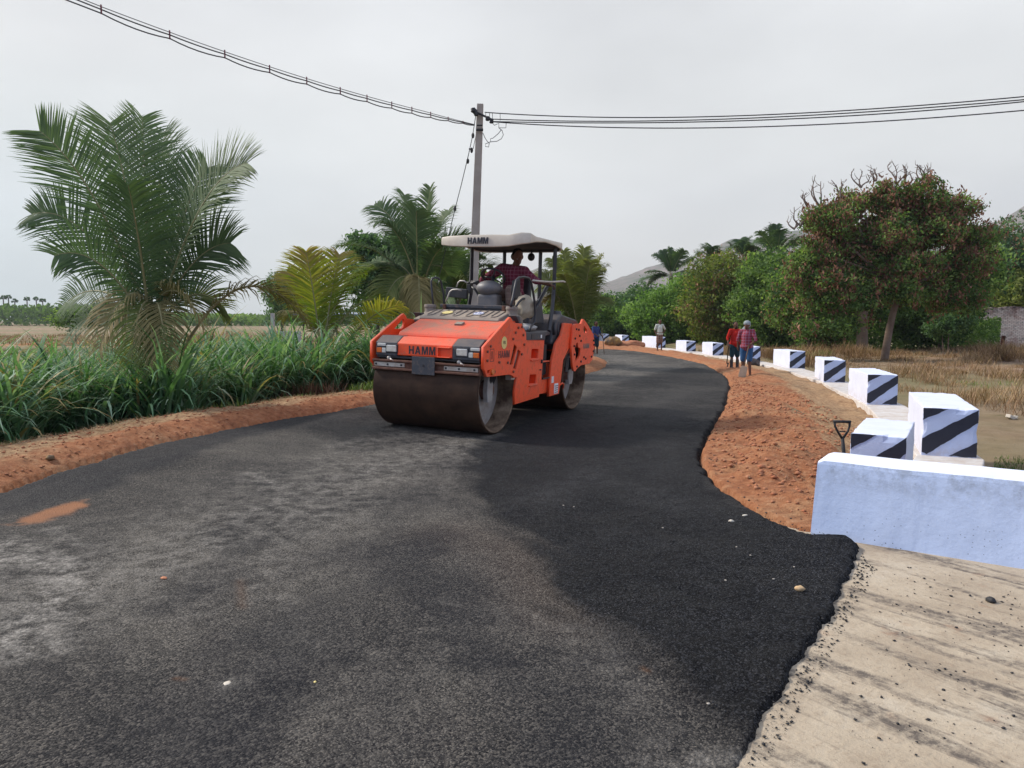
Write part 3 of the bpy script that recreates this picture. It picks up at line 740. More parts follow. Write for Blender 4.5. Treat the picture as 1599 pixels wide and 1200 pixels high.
# coping: low wall the blocks stand on
pts = [Vector((x, y, 0)) for x, y in COPING]
nb = MB(); L_, R_, zz = [], [], []
segs = []
for i in range(len(pts) - 1):
    n = max(2, int((pts[i + 1] - pts[i]).length / 0.5))
    for k in range(n): segs.append(pts[i].lerp(pts[i + 1], k / n))
segs.append(pts[-1])
segs = segs[3:]
rows = []
for i, q in enumerate(segs):
    d = (segs[min(i + 1, len(segs) - 1)] - segs[max(i - 1, 0)]).normalized(); nrm = Vector((d.y, -d.x, 0))
    jz = random.uniform(-.006, .006)
    a = q - nrm * (0.03 + random.uniform(0, .012)); c_ = q + nrm * 0.66
    rows.append([a - nrm * .02 + Vector((0, 0, -0.6)), a + Vector((0, 0, 0.0 + jz)), c_ + Vector((0, 0, 0.0 + jz)), c_ + nrm * .02 + Vector((0, 0, -0.8))])
vs = [v for r_ in rows for v in r_]
fs = [(i * 4 + j, i * 4 + j + 1, (i + 1) * 4 + j + 1, (i + 1) * 4 + j) for i in range(len(rows) - 1) for j in range(3)]
fs += [(0, 1, 2, 3)[::-1], tuple((len(rows) - 1) * 4 + j for j in range(4))]
nb.add(vs, fs)
o = nb.build('coping_wall', MT['coping'], None, 0.015)
tag(o, 'low weathered white retaining wall carrying the row of striped blocks', 'low wall')

# parapet wall in the right foreground
u = Vector((0.812, -0.584, 0)); n_ = Vector((0.584, 0.812, 0))
W0 = Vector((2.25, 5.54, 0)); WL = 4.6
root = empty('parapet_wall', W0, (0, 0, math.atan2(u.y, u.x)))
tag(root, 'pale blue whitewashed parapet wall at the right edge in the foreground', 'wall')
# cross-section swept along x, with subdivision and slight hand-plastered waviness
sec = [(-0.025, -0.15), (0.012, 0.525), (0.018, 0.552), (0.035, 0.562), (0.34, 0.572), (0.365, 0.56), (0.375, 0.53), (0.40, -0.15)]
nx = 60; vs = []; fs = []
for i in range(nx + 1):
    x = WL * i / nx
    for j, (y, z) in enumerate(sec):
        dx = 0.035 * max(0, z) / .57 if i == 0 else 0
        wv = (mnoise.noise(Vector((x * 1.6, z * 3, 2.2))) * 0.008 + mnoise.noise(Vector((x * 7, z * 5, 7))) * 0.003)
        vs.append((x + dx, y + wv, z + wv * .8 - (0.016 if i == 0 and z > .54 else 0)))
k = len(sec)
fs = [(i * k + j, i * k + (j + 1) % k, (i + 1) * k + (j + 1) % k, (i + 1) * k + j) for i in range(nx) for j in range(k)]
fs += [tuple(range(k)), tuple(nx * k + j for j in range(k))[::-1]]
b = MB(); b.add(vs, fs)
w = b.build('body', [MT['lime_wall'], MT['lime_top_lit']], root)
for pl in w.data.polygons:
    if pl.normal.z > 0.35: pl.material_index = 1  # up-facing faces take the copy coloured as lit
    pl.use_smooth = abs(pl.normal.x) < .5 and pl.normal.z < .35 and False

# ---------------------------------------------------------------- brick ruin
m, nt, p, _ = new_mat('worn_whitewashed_brick')
v = objvec(nt)
br = N(nt, 'ShaderNodeTexBrick'); br.inputs['Scale'].default_value = 1.0
br.inputs['Brick Width'].default_value = 0.24; br.inputs['Row Height'].default_value = 0.085; br.inputs['Mortar Size'].default_value = 0.010
br.inputs['Color1'].default_value = (0.88, 0.76, 0.64, 1); br.inputs['Color2'].default_value = (0.70, 0.53, 0.43, 1); br.inputs['Mortar'].default_value = (0.26, 0.15, 0.12, 1)
sx = N(nt, 'ShaderNodeSeparateXYZ'); nt.links.new(v, sx.inputs[0]); cb = N(nt, 'ShaderNodeCombineXYZ'); nt.links.new(sx.outputs['X'], cb.inputs['X']); nt.links.new(sx.outputs['Z'], cb.inputs['Y'])
nt.links.new(cb.outputs[0], br.inputs['Vector'])
n1 = noise_node(nt, 0.9, 6, 0.65, v); n2 = noise_node(nt, 4, 7, 0.75, v)
c = mixc(nt, maprange(nt, n1.outputs[0], 0.50, 0.60, 0, 0.75), br.outputs[0], mixc(nt, br.outputs['Fac'], (0.34, 0.13, 0.09), (0.15, 0.09, 0.08)))
c = mixc(nt, maprange(nt, n2.outputs[0], 0.56, 0.66, 0, 0.8), c, (0.17, 0.15, 0.13))
c = mixc(nt, mathn(nt, 'MULTIPLY', maprange(nt, sx.outputs['Z'], 2.1, 2.7, 0, 1), maprange(nt, n2.outputs[0], 0.35, 0.6, 0, 1)), c, (0.06, 0.045, 0.045))
nt.links.new(c, p.inputs['Base Color']); p.inputs['Roughness'].default_value = 0.95
bump(nt, p, br.outputs['Fac'], 0.02, -0.6)
MT['ruin'] = m
MT['redbrick'] = simple('bare_red_brick', (0.26, 0.06, 0.035), 0.9, 0, (0.12, 0.05, 0.04), 0.8, 6, 0.02, 12)
root = empty('brick_ruin', (27.7, 45.5, -0.35), (0, 0, R(-8)))
tag(root, 'roofless whitewashed brick ruin at the right edge below the trees', 'ruined wall')
outl = [(0, 0)] + [(-0.06 + random.uniform(-.06, .06), z) for z in np.arange(0.3, 2.3, .25)] + [(0.1, 2.42), (0.5, 2.55)]
x = 0.5
while x < 9: x += random.uniform(.25, .6); outl.append((x, 2.6 + 0.05 * x + random.uniform(-.06, .06)))
outl.append((x, 0))
holes = [[(1.15, 1.72), (1.25, 1.72), (1.25, 1.95), (1.6, 1.95), (1.6, 2.02), (1.15, 2.02)], [(1.72, 0.45), (1.95, 0.45), (2.0, 1.0), (1.75, 1.0)], [(1.20, .55), (1.30, .55), (1.31, .82), (1.24, .8)]]
curve_mesh('wall', outl, holes, 0.15, frame((0, 0, 0), (1, 0, 0), (0, 0, 1)), MT['ruin'], root)
b = MB(); b.box((1.86, 0.12, 0.72), (0.34, 0.1, 0.7)); b.build('exposed_brick_recess', MT['redbrick'], root)
b = MB(); b.prism([(-.25, .05), (.5, .05), (.42, .5), (.2, .62), (.22, 1.1), (.05, 1.3), (-.12, 1.2), (-.2, .7)], -.24, .12)
b.build('broken_brickwork', MT['redbrick'], root, 0.03)

# ---------------------------------------------------------------- utility pole, wires, stay
MT['pole'] = simple('weathered_concrete_pole', (0.36, 0.30, 0.25), 0.9, 0, (0.48, 0.42, 0.36), 0.8, 2.5, 0.01, 20)
MT['wire'] = simple('wire', (0.03, 0.03, 0.035), 0.6)
MT['iron'] = simple('dark_iron', (0.03, 0.028, 0.03), 0.6, 0.3)
MT['redplastic'] = simple('red_spacer', (0.16, 0.02, 0.03), 0.5)
PD = 20.6
top = at_dist(750, 163, PD); mid = at_dist(738.5, 470, PD)
dirp = (mid - top).normalized(); base = top + dirp * ((top.z + 0.5) / -dirp.z)
root = empty('utility_pole', base); tag(root, 'leaning grey concrete electricity pole behind the roller', 'utility pole')
b = MB(); wd0, wd1 = 0.145, 0.085
yv = Vector((0, 1, 0)); xv = dirp.cross(yv).normalized()
vs = []
for q, wd in ((base, wd0), (top, wd1)):
    for sx_, sy_ in ((-1, -1), (1, -1), (1, 1), (-1, 1)): vs.append(q + xv * wd * sx_ + yv * wd * .8 * sy_ - base)
b.add(vs, [(0, 1, 2, 3)[::-1], (4, 5, 6, 7), (0, 1, 5, 4), (1, 2, 6, 5), (2, 3, 7, 6), (3, 0, 4, 7)])
b.build('shaft', MT['pole'], root, 0.012)
def PT(px, py, y=PD): return at_dist(px, py, y) - base
b = MB(); b.tube([PT(740, 174, PD - .15), PT(768, 187, PD - .15)], 0.028); b.tube([PT(738, 171, PD - .15), PT(743, 176, PD - .15)], 0.07)
b.build('crossarm', MT['iron'], root)
for q in ((738.5, 172.5), (761.5, 185.5), (767.5, 189.5), (743.5, 178)):
    b = MB(); c_ = PT(q[0], q[1], PD - .2); b.lathe([(0.0, -0.06), (0.045, -0.055), (0.062, -0.02), (0.04, 0), (0.062, 0.03), (0.03, 0.06), (0.0, 0.065)], 14, 'z'); b.v = [tuple(Vector(v_) + c_) for v_ in b.v]
    b.build('insulator', MT['iron'], root, 0, True)
b = MB(); b.tube([PT(743.5, 203, PD - .17), PT(754.5, 203, PD - .17)], 0.035, 6); b.tube([PT(744.5, 196, PD - .17), PT(753.5, 196, PD - .17)], 0.02, 6); b.build('clamp_band', MT['iron'], root)
b = MB()
b.tube([PT(*q, PD - .2) for q in [(754, 208), (757, 215), (760, 220), (764, 224), (763, 230), (758, 229), (758, 225), (766, 222), (766, 217), (770, 216), (778, 209), (783, 203)]], 0.009, 5)
b.tube([PT(*q, PD - .2) for q in [(765, 222), (776, 221), (783, 217), (786, 211), (784, 204), (779, 200), (779, 193), (772, 196), (768, 191)]], 0.009, 5)
b.tube([PT(*q, PD - .2) for q in [(783, 204), (779, 200), (790, 200), (790.5, 192)]], 0.009, 5)
b.build('jumper_loops', MT['wire'], root)
# stay wire on the left of the pole
root = empty('stay_wire', (at_dist(704, 357, 21)).to_tuple()); tag(root, 'thin slanting stay wire with guard fittings left of the pole', 'stay wire')
o0 = Vector(root.location)
sp = [at_dist(743, 180, PD), at_dist(738, 212, PD), at_dist(732, 240, PD), at_dist(720, 290, PD + .2), at_dist(711, 325, PD + .3), at_dist(703, 358, PD + .4), at_dist(684, 440, PD + .7), at_dist(668, 505, PD + 1)]
sp.append(Vector((sp[-1].x - .25, sp[-1].y, gz(sp[-1].x, sp[-1].y) - .1)))
b = MB(); b.tube([q - o0 for q in sp], 0.011, 5)
b.tube([at_dist(744, 208, PD) - o0, at_dist(739, 232, PD) - o0, at_dist(736, 236, PD) - o0], .009, 5); b.build('cable', MT['wire'], root)
for q in ((738.5, 212), (736.5, 235), (730.5, 252), (710.5, 326)):
    c_ = at_dist(q[0], q[1], PD + .1) - o0; b = MB(); b.sphere(c_, (0.04, 0.04, 0.075)); b.build('strain_insulator', MT['iron'], root, 0, True)
b = MB(); b.box(at_dist(735, 233, PD) - o0, (.1, .03, .03)); b.build('clip', MT['iron'], root)

# line running to the upper left, towards the camera side
P0 = at_dist(741, 194, PD); P0xy = Vector((P0.x, P0.y))
pB = Vector((-20.5, 2.2))
def on_line(px, py, A=P0xy, B=pB):
    r = ray(px, py); d = B - A
    # intersect plan ray with plan line
    den = r.x * d.y - r.y * d.x
    t = (A.x * d.y - A.y * d.x) / den
    return Vector((r.x * t, r.y * t, CAM_H + r.z * t))
pix = [(741, 194), (640, 174), (570, 156), (478, 127), (420, 107.5), (350, 84), (265, 54), (158, 15.5), (95, -6)]
L = [on_line(*q) for q in pix]
ts = np.array([(Vector((q.x, q.y)) - P0xy).length for q in L]); zs = np.array([q.z for q in L])
co = np.polyfit(ts, zs, 2)
tot = (pB - P0xy).length
def wire_pt(t): 
    q = P0xy + (pB - P0xy) * (t / tot); return Vector((q.x, q.y, float(np.polyval(co, t))))
root = empty('overhead_cable', wire_pt(0)); tag(root, 'bundle of three overhead wires held by small red spacers rising to the upper left', 'overhead wires')
o0 = Vector(root.location)
spacers = [float(np.interp(px, [q[0] for q in pix][::-1], ts[::-1])) for px in (158, 265, 351, 421, 479, 530, 573, 611, 643, 671, 698, 722)] + [tot * .9]
spacers = sorted(spacers)
for k_, (off, sag) in enumerate(((0.06, 0.0), (0.01, 0.02), (-0.06, 0.07))):
    pl_ = []
    kn = [0.0] + spacers + [tot]
    for a_, b_ in zip(kn[:-1], kn[1:]):
        for s_ in range(6):
            f_ = s_ / 6; t = a_ + (b_ - a_) * f_
            o_ = off * min(1, t / 2.0 + .15)
            pl_.append(wire_pt(t) + Vector((0, 0, o_ - sag * 4 * f_ * (1 - f_) * min(1, (b_ - a_) / 1.6))) - o0)
    pl_.append(wire_pt(tot) - o0)
    b = MB(); b.tube(pl_, 0.008 if k_ == 0 else 0.013, 5); b.build('wire', MT['wire'], root)
for t in spacers:
    c_ = wire_pt(t) - o0; b = MB(); b.box(c_ + Vector((0, 0, 0.01)), (0.022, 0.022, 0.17 * min(1, t / 2.0 + .15))); b.build('spacer', MT['redplastic'], root)

# lines to the right
pR = Vector((16.5, 15.8))
labs = ['topmost overhead wire running right from the pole', 'second overhead wire from the top right of the pole', 'third overhead wire right of the pole, nearly touching the second', 'lowest and most slanting overhead wire right of the pole']
for i, pts_ in enumerate([
    [(757, 176), (900, 182), (1050, 184), (1200, 180), (1400, 167), (1599, 151.5)],
    [(762, 186), (900, 190), (1050, 188), (1200, 184), (1400, 172), (1599, 156)],
    [(768, 190), (900, 192.5), (1050, 191.5), (1200, 187), (1400, 177), (1599, 159)],
    [(770, 191), (900, 197), (1050, 201), (1200, 198.5), (1400, 187.5), (1599, 173)]]):
    A = Vector((at_dist(pts_[0][0], pts_[0][1], PD - .2).x, PD - .2))
    q = [on_line(a_, b_, A, pR) for a_, b_ in pts_]
    ts_ = np.array([(Vector((k_.x, k_.y)) - A).length for k_ in q]); co_ = np.polyfit(ts_, np.array([k_.z for k_ in q]), 3 if i < 9 else 2)
    tt = (pR - A).length
    tt = min(tt, ts_[-1] + 1.5)
    o0 = q[0]
    b = MB(); b.tube([Vector((*(A + (pR - A).normalized() * t), float(np.polyval(co_, t)))) - o0 for t in np.linspace(0, tt, 40)], 0.014, 5)
    if i == 0:
        for px in (758.5, 764.5, 769, 781):
            a_ = on_line(px, 177, A, pR); b.tube([a_ - o0, a_ + Vector((0, 0, -0.19)) - o0], 0.007, 4)
    w_ = b.build('overhead_wire', MT['wire'], None, loc=o0)
    tag(w_, labs[i], 'overhead wire', 'overhead wires running right from the pole')

# ---------------------------------------------------------------- tandem road roller (local x forward, y to its left, z up)
roller = empty('road_roller', (RO.x, RO.y, 0.030), (-math.atan(0.033), 0, math.atan2(RF.y, RF.x)))
tag(roller, 'orange tandem road roller with cream canopy and two smooth steel drums', 'road roller')
HWD = 0.84; WB = 1.58; DR = 0.61
def drum(name, cx, label):
    b = MB(); n = 72
    b.lathe([(DR - 0.02, -HWD), (DR, -HWD + .012), (DR, HWD - .012), (DR - 0.02, HWD), (DR - 0.045, HWD - .004), (DR - 0.05, HWD - 0.26), (DR - .05, -HWD + .26), (DR - .045, -HWD + .004), (DR - 0.02, -HWD)], n, 'y')
    d = b.build(name, [MT['drum'], MT['drum_in']], roller, 0, True, (cx, 0, DR)); d['label'] = label
    for pl in d.data.polygons:
        c = pl.center
        if math.hypot(c.x, c.z) < DR - 0.03: pl.material_index = 1
    d.data.set_sharp_from_angle(angle=R(30))
    for s in (1, -1):
        b = MB(); y = s * (HWD - 0.22)
        b.lathe([(0.0, y), (0.36, y), (0.385, y - s * .01), (0.40, y - s * 0.03), (DR - 0.048, y - s * 0.05)], n, 'y'); q = b.build('drum_disc', MT['disc'], d, 0, True)
        q.data.set_sharp_from_angle(angle=R(25))
        b = MB(); b.lathe([(0.14, y), (0.14, y + s * 0.05), (0.10, y + s * 0.07), (0.10, y + s * 0.12), (0.0, y + s * 0.12)], 24, 'y')
        b.build('hub_motor', MT['rust'], d, 0, True)
    return d
fd = drum('front_drum', WB, 'dark rust-brown steel front drum')
rd = drum('rear_drum', -WB, 'rear drum with dusty inner rim')
for cx in (WB, -WB):   # yoke arms from the side plates down to the hubs, with hoses
    for s in (1, -1):
        y = s * (HWD - 0.05)
        b = MB(); b.prism([(cx - .02, 0.56), (cx + .02, 0.45), (cx + .14, 0.45), (cx + 0.16, 0.60), (cx + .13, 0.95), (cx - .04, 0.95)] if cx > 0 else [(cx - .16, .56), (cx - .1, 0.45), (cx + .04, 0.45), (cx + .08, .6), (cx + .06, 0.95), (cx - .16, 0.95)], y - s * .10, y - s * 0.03)
        b.build('drum_bracket', MT['galv'] if False else MT['disc'], roller, 0.006)
        b = MB()
        for k in range(4):
            x0 = cx - .06 + .05 * k
            b.tube([(x0, y - s * .02, 0.93), (x0 + .02, y - s * 0.01, 0.78), (x0 - .02 * k, y - s * 0.06, 0.66), (cx - .03, y - s * .10, 0.60 - .02 * k)], 0.011, 6)
        b.build('hose', MT['rubber'], roller, 0, True)

# --- front frame
MT['bolt'] = simple('dull_bolt', (0.30, 0.10, 0.06), 0.6, 0.2, (0.10, 0.06, 0.05), .8, 12)
MXZ = lambda y: frame((0, y, 0), (1, 0, 0), (0, 0, 1))     # a->x, b->z, normal -y
plate = [(2.16, 1.24), (2.10, 1.275), (1.40, 1.62), (1.36, 1.635), (1.30, 1.60), (1.27, 1.56), (1.11, 1.55), (0.96, 1.545), (0.93, 1.50), (0.86, 1.46), (0.80, 1.42), (0.78, 1.33), (0.745, 1.24), (0.80, 1.10),
         (0.86, 1.03), (1.00, 0.84), (1.06, 0.775), (1.18, 0.77), (1.22, 0.80), (1.35, 0.83), (1.79, 0.835), (2.06, 0.845), (2.12, 0.93), (2.16, 0.96)]
slots = [[(1.20, 1.26), (1.10, 1.21), (1.225, 0.955), (1.34, 0.965), (1.29, 1.06)], [(1.07, 1.18), (0.965, 1.145), (1.10, 0.875), (1.215, 0.91), (1.16, 1.02)]]
notch = [(2.05, 0.935), (1.97, 0.935), (1.97, 0.885), (2.05, 0.875)]
handhole = [(1.62, 1.41), (1.39, 1.56), (1.35, 1.555), (1.33, 1.50), (1.36, 1.43), (1.42, 1.405)]
for s in (1, -1):
    y = s * (HWD + 0.045)
    hs = [slots[0], slots[1], notch] + ([handhole] if s < 0 else [])
    pl = curve_mesh('side_plate', plate, hs, 0.016, MXZ(y), MT['orange'], roller, 0.004)
    # inner return flanges along the sloping top edge
    b = MB()
    for k in range(12):
        a = plate
    bolts = [(2.07, 1.18), (2.07, 1.06), (1.98, 1.25), (1.70, 1.02), (1.42, 1.0), (1.26, 1.33), (1.18, 1.42), (1.09, 1.49), (0.96, 1.50), (0.90, 1.38), (0.86, 1.24), (0.94, 1.10), (1.85, .90), (1.22, 0.86)]
    for (bx, bz) in bolts:
        b = MB(); b.tube([(bx, y + s * .016, bz), (bx, y + s * 0.040, bz)], 0.019, 6); b.build('bolt', MT['bolt'], pl)
    if s > 0:
        b = MB(); b.tube([(1.91, y + .015, 0.90), (1.91, y + .045, 0.90)], 0.045, 14); b.build('reflector', MT['amber'], pl, .004)
        b = MB(); b.prism([(1.63, 1.385), (1.38, 1.535), (1.345, 1.45), (1.40, 1.385)], y + .0155, y + .024); b.build('handhole_cover', MT['orange_dusty'], pl)
        b = MB(); b.tube([(1.55, y + .012, 1.285), (1.55, y + .0255, 1.285)], 0.088, 26); b.build('round_sticker', MT['yellow_sticker'], pl)
        b = MB(); b.tube([(1.55, y + .012, 1.285), (1.55, y + .0235, 1.285)], 0.096, 26); b.build('sticker_edge', MT['orange_dusty'], pl)
        TM = frame((1.55, y + .027, 1.285), (-1, 0, 0), (0, 0, 1)); text_mesh('sticker_print', 'VR', 0.07, TM, MT['lettering'], pl, 0.0, .001)
        TM = frame((1.54, y + .0225, 1.125), (-1, 0, 0), (0, 0, 1)); block_text('lettering', 'HAMM', 0.098, TM, MT['lettering_faded'], pl, .0015)
        b = MB()
        for (x0, x1, z0, z1) in ((1.86, 1.98, 1.205, 1.213), (1.86, 1.98, 1.04, 1.048), (1.972, 1.98, 1.04, 1.21), (1.86, 1.868, 1.04, 1.21), (1.905, 1.915, 1.07, 1.18), (1.93, 1.94, 1.07, 1.18)): b.box(((x0 + x1) / 2, y + .0215, (z0 + z1) / 2), (x1 - x0, .002, z1 - z0))
        b.build('emblem', MT['lettering_faded'], pl)
    # structure behind slots
b = MB(); b.box((1.1, 0, 1.12), (0.5, 1.55, 0.5)); b.box((1.55, 0, 1.24), (0.9, 1.5, 0.10)); b.build('inner_frame', MT['black'], roller, .01)
b = MB(); b.box((0.99, HWD - .01, 1.03), (0.10, 0.06, 0.22)); b.box((1.13, HWD - .02, 0.78), (0.12, 0.10, 0.10)); b.build('pivot_lug', MT['galv'], roller, .01)

# --- front beam with lamp corners
b = MB(); b.prism([(2.13, 1.065), (2.13, 1.235), (1.98, 1.325), (1.84, 1.325), (1.84, 1.08), (1.98, 1.05)], -0.47, 0.41)
beam = b.build('front_beam', MT['orange'], roller, 0.012)
for s, (y0, y1) in ((-1, (-0.825, -0.47)), (1, (0.41, 0.825))):
    b = MB(); b.prism([(2.135, 1.05), (2.135, 1.238), (1.98, 1.33), (1.84, 1.33), (1.84, 1.06), (1.98, 1.04)], y0, y1)
    hs = b.build('lamp_housing', MT['grey'], roller, 0.012); hs['label'] = 'dark corner housing holding headlight and indicator'
    yc = (-0.555 if s < 0 else 0.565)
    b = MB(); b.box((2.137, yc, 1.155), (0.02, 0.20, 0.125)); b.build('headlight_surround', MT['black'], hs, .008)
    b = MB(); b.box((2.147, yc, 1.155), (0.02, 0.165, 0.095)); b.build('headlight', MT['lens'], hs, 0.010)
    yi = (-0.73 if s < 0 else 0.755)
    b = MB(); b.box((2.142, yi + (-0.03 if s < 0 else .025), 1.125), (0.022, 0.085, 0.07)); b.build('indicator', MT['amber'], hs, 0.008)
    b = MB(); b.box((2.142, yi + (.05 if s < 0 else -.055), 1.125), (0.022, 0.065, 0.07)); b.build('side_lamp', MT['white_lens'], hs, 0.008)
    b = MB(); b.box((2.143, yi + .01, 1.203), (0.02, 0.14, 0.042)); b.build('upper_lamp', MT['white_lens'], hs, 0.008)
    # drain lever under housing
    b = MB(); b.tube([(2.12, yc - .05, 1.02), (2.15, yc + .0, 1.0), (2.18, yc + .06, 0.985)], [.02, .014, .010], 8); b.sphere((2.13, yc - .05, 1.02), .03, 8, 6); b.build('tap_lever', MT['galv'], hs, 0, True)
TM = frame((2.1325, -0.065, 1.150), (0, 1, 0), (0, 0, 1)); block_text('lettering', 'HAMM', 0.112, TM, MT['lettering'], beam, .0015, .17)
b = MB(); b.box((2.15, 0.30, 1.205), (0.07, 0.20, 0.016)); b.box((2.15, 0.30, 1.075), (0.07, 0.20, 0.014)); b.box((2.15, 0.205, 1.14), (0.05, 0.012, .12)); b.build('step_pocket', MT['orange'], beam, .006)
b = MB(); b.box((2.06, 0, 1.035), (0.10, 1.64, 0.03)); b.build('under_channel', MT['black'], roller, .005)
# --- rusty scraper bar with pale strips and square plate
b = MB(); b.box((2.15, 0.0, 0.985), (0.07, 1.70, 0.028)); b.box((2.13, 0, 0.93), (0.03, 1.70, 0.11)); b.box((2.16, 0.0, 0.872), (0.08, 1.70, 0.03)); b.box((2.05, 0.84, .93), (.22, .02, .15)); b.box((2.05, -0.84, .93), (.22, .02, .15))
bar = b.build('scraper_bar', MT['rust'], roller, 0.006)
for y0, y1 in ((-0.83, -0.33), (0.30, 0.82)):
    b = MB(); b.box((2.153, (y0 + y1) / 2, 0.93), (0.012, y1 - y0, 0.058)); st = b.build('pale_strip', MT['galv'], bar, .003)
    for t in (.06, .45, .9): b = MB(); b.tube([(2.158, y0 + (y1 - y0) * t, .93), (2.166, y0 + (y1 - y0) * t, .93)], .016, 8); b.build('bolt', MT['black'], st)
b = MB(); b.box((2.20, 0.0, 0.945), (0.012, 0.36, 0.245)); npl = b.build('square_plate', MT['grey'], bar, .004); b = MB(); b.tube([(2.203, 0.005, .945), (2.212, 0.005, .945)], .02, 8); b.build('bolt', MT['black'], npl)
# --- orange hood
b = MB(); b.prism([(1.86, 1.32), (1.83, 1.385), (1.25, 1.575), (1.0, 1.59), (0.95, 1.3), (1.8, 1.3)], -0.64, 0.825)
hood = b.build('front_hood', MT['orange_dusty'], roller, 0.02)
b = MB(); b.box((1.45, -.74, 1.30), (.75, .18, .05)); b.build('deck_plate', MT['orange_dusty'], roller, .005)
b = MB(); b.box((1.45, 0.14, 1.522), (0.10, 0.12, 0.03), Matrix.Rotation(math.atan(.19 / .58), 3, 'Y')); b.build('hood_catch', MT['grey_dusty'], hood, .004)
# --- dusty grey cover with ribs, caps
prof = [(1.28, 1.575), (1.23, 1.62), (0.86, 1.715), (0.78, 1.72), (0.72, 1.5), (1.1, 1.5)]
b = MB(); b.prism(prof, -0.66, 0.68)
cov = b.build('tank_cover', MT['grey_dusty'], roller, 0.02)
sl_ = Vector((0.37, 0, -0.095)).normalized(); upn = Vector((0.095, 0, 0.37)).normalized()
for yc in (-0.52, -0.30, -0.08, 0.14, 0.36, 0.55):
    c_ = Vector((1.045, yc, 1.672))
    b = MB(); b.tube([c_ - sl_ * .17 + Vector((0, -.05, 0)), c_ + sl_ * .13 + Vector((0, -.05, 0)), c_ + sl_ * .175 + Vector((0, -.02, 0)), c_ + sl_ * .175 + Vector((0, .02, 0)), c_ + sl_ * .13 + Vector((0, .05, 0)), c_ - sl_ * .17 + Vector((0, .05, 0))], 0.010, 6)
    b.build('rib', MT['grey_dusty'], cov, 0, True)
for (yc, mt_, txt) in ((-0.30 + .02, 'yellow_sticker', None), (0.245, 'white_sticker', '8-09')):
    c_ = Vector((1.06, yc, 1.672)) + upn * .0075
    M = frame(c_, (0, 1, 0), -sl_)
    b = MB(); b.tube([(0, 0, -.006), (0, 0, 0.0)], 0.082, 28); b.v = [tuple(M @ Vector(v_)) for v_ in b.v]; s_ = b.build('round_sticker', MT[mt_], cov)
    if txt:
        b = MB(); b.lathe([(0.072, .0006), (0.078, .0006), (0.078, 0.0015), (.072, .0015), (.072, .0006)], 28, 'z'); b.v = [tuple(M @ Vector(v_)) for v_ in b.v]; b.build('sticker_ring', MT['blue_print'], s_)
        text_mesh('sticker_print', txt, 0.06, M @ Matrix.Translation((0, 0, .002)), MT['blue_print'], s_, .002, .0008)
for yc in (-0.70, 0.70):
    b = MB(); b.lathe([(0.14, 1.50), (0.125, 1.60), (0.095, 1.66), (0.085, 1.68), (0.085, 1.74), (0.095, 1.745), (0.095, 1.765), (0.088, 1.79), (0.0, 1.795)], 24, 'z'); b.v = [(x + 0.87, y + yc, z) for x, y, z in b.v]
    b.build('filler_cap', MT['grey_dusty'], roller, 0, True).data.set_sharp_from_angle(angle=R(35))
for s in (1, -1):    # shoulders under the caps
    b = MB(); b.prism([(1.22, 1.56), (1.05, 1.62), (0.82, 1.68), (0.66, 1.62), (0.62, 1.3), (1.0, 1.3)], s * 0.60, s * 0.80); b.build('tank_shoulder', MT['grey_dusty'], roller, 0.025)
b = MB(); b.box((0.70, -.02, 1.775), (0.05, 1.18, 0.055)); b.box((0.68, -.02, 1.65), (0.03, 1.10, 0.20)); b.build('kick_board', MT['grey'], roller, .008)
b = MB(); 
for yc in (-.52, .5): b.box((0.74, yc, 1.70), (.03, .05, .2))
b.build('hood_hinge', MT['rust'], roller, .005)

# --- left body panel with two step pockets
bp = [(0.86, 1.30), (0.0, 1.275), (0.075, 0.59), (0.15, 0.395), (1.06, 0.37), (1.07, 0.55), (1.00, 0.84), (0.80, 1.12)]
st1 = [(0.50, 1.155), (0.485, 1.165), (0.23, 1.155), (0.22, 1.145), (0.22, 1.00), (0.53, 1.015)]
st2 = [(0.545, 0.765), (0.53, 0.775), (0.29, 0.76), (0.275, 0.75), (0.27, 0.61), (0.57, 0.625)]
y = HWD + 0.02
pnl = curve_mesh('body_panel', bp, [st1, st2], 0.014, MXZ(y), MT['orange'], roller, 0.006)
for q in (st1, st2):
    b = MB(); n = len(q); vs = [(x, y, z) for x, z in q] + [(x * .97 + .01, y - .10, z) for x, z in q]
    b.add(vs, [tuple(n + i for i in range(n))[::-1]] + [(i, (i + 1) % n, (i + 1) % n + n, i + n) for i in range(n)])
    b.build('step_pocket', MT['orange'], pnl)
    zb = min(z for _, z in q); xa = min(x for x, _ in q); xb = max(x for x, _ in q)
    b = MB(); b.box(((xa + xb) / 2, y + .01, zb - .012), (xb - xa + .03, 0.075, 0.022)); b.build('step_lip', MT['orange_dusty'], pnl, .006)
seam = [(0.80, 1.215), (0.10, 1.195), (0.135, 0.58), (0.16, 0.55), (0.97, 0.495), (1.02, 0.55), (1.04, 0.60)]
b = MB(); b.tube([(x, y + .0155, z) for x, z in seam], 0.0045, 5); b.build('door_seam', MT['rust'], pnl)
b = MB(); b.box((0.10, y + .03, 0.95), (0.035, 0.03, 0.06)); b.box((0.13, y + .025, 0.82), (0.05, 0.02, 0.02)); b.build('door_catch', MT['black'], pnl, .005)
b = MB(); b.box((0.48, 0, 0.86), (0.80, 1.46, 0.80)); b.build('front_body', MT['black'], roller, .02)
b = MB(); b.box((0.50, -HWD - .0, 0.85), (0.95, 0.03, 0.86)); b.build('body_panel', MT['orange'], roller, .01)
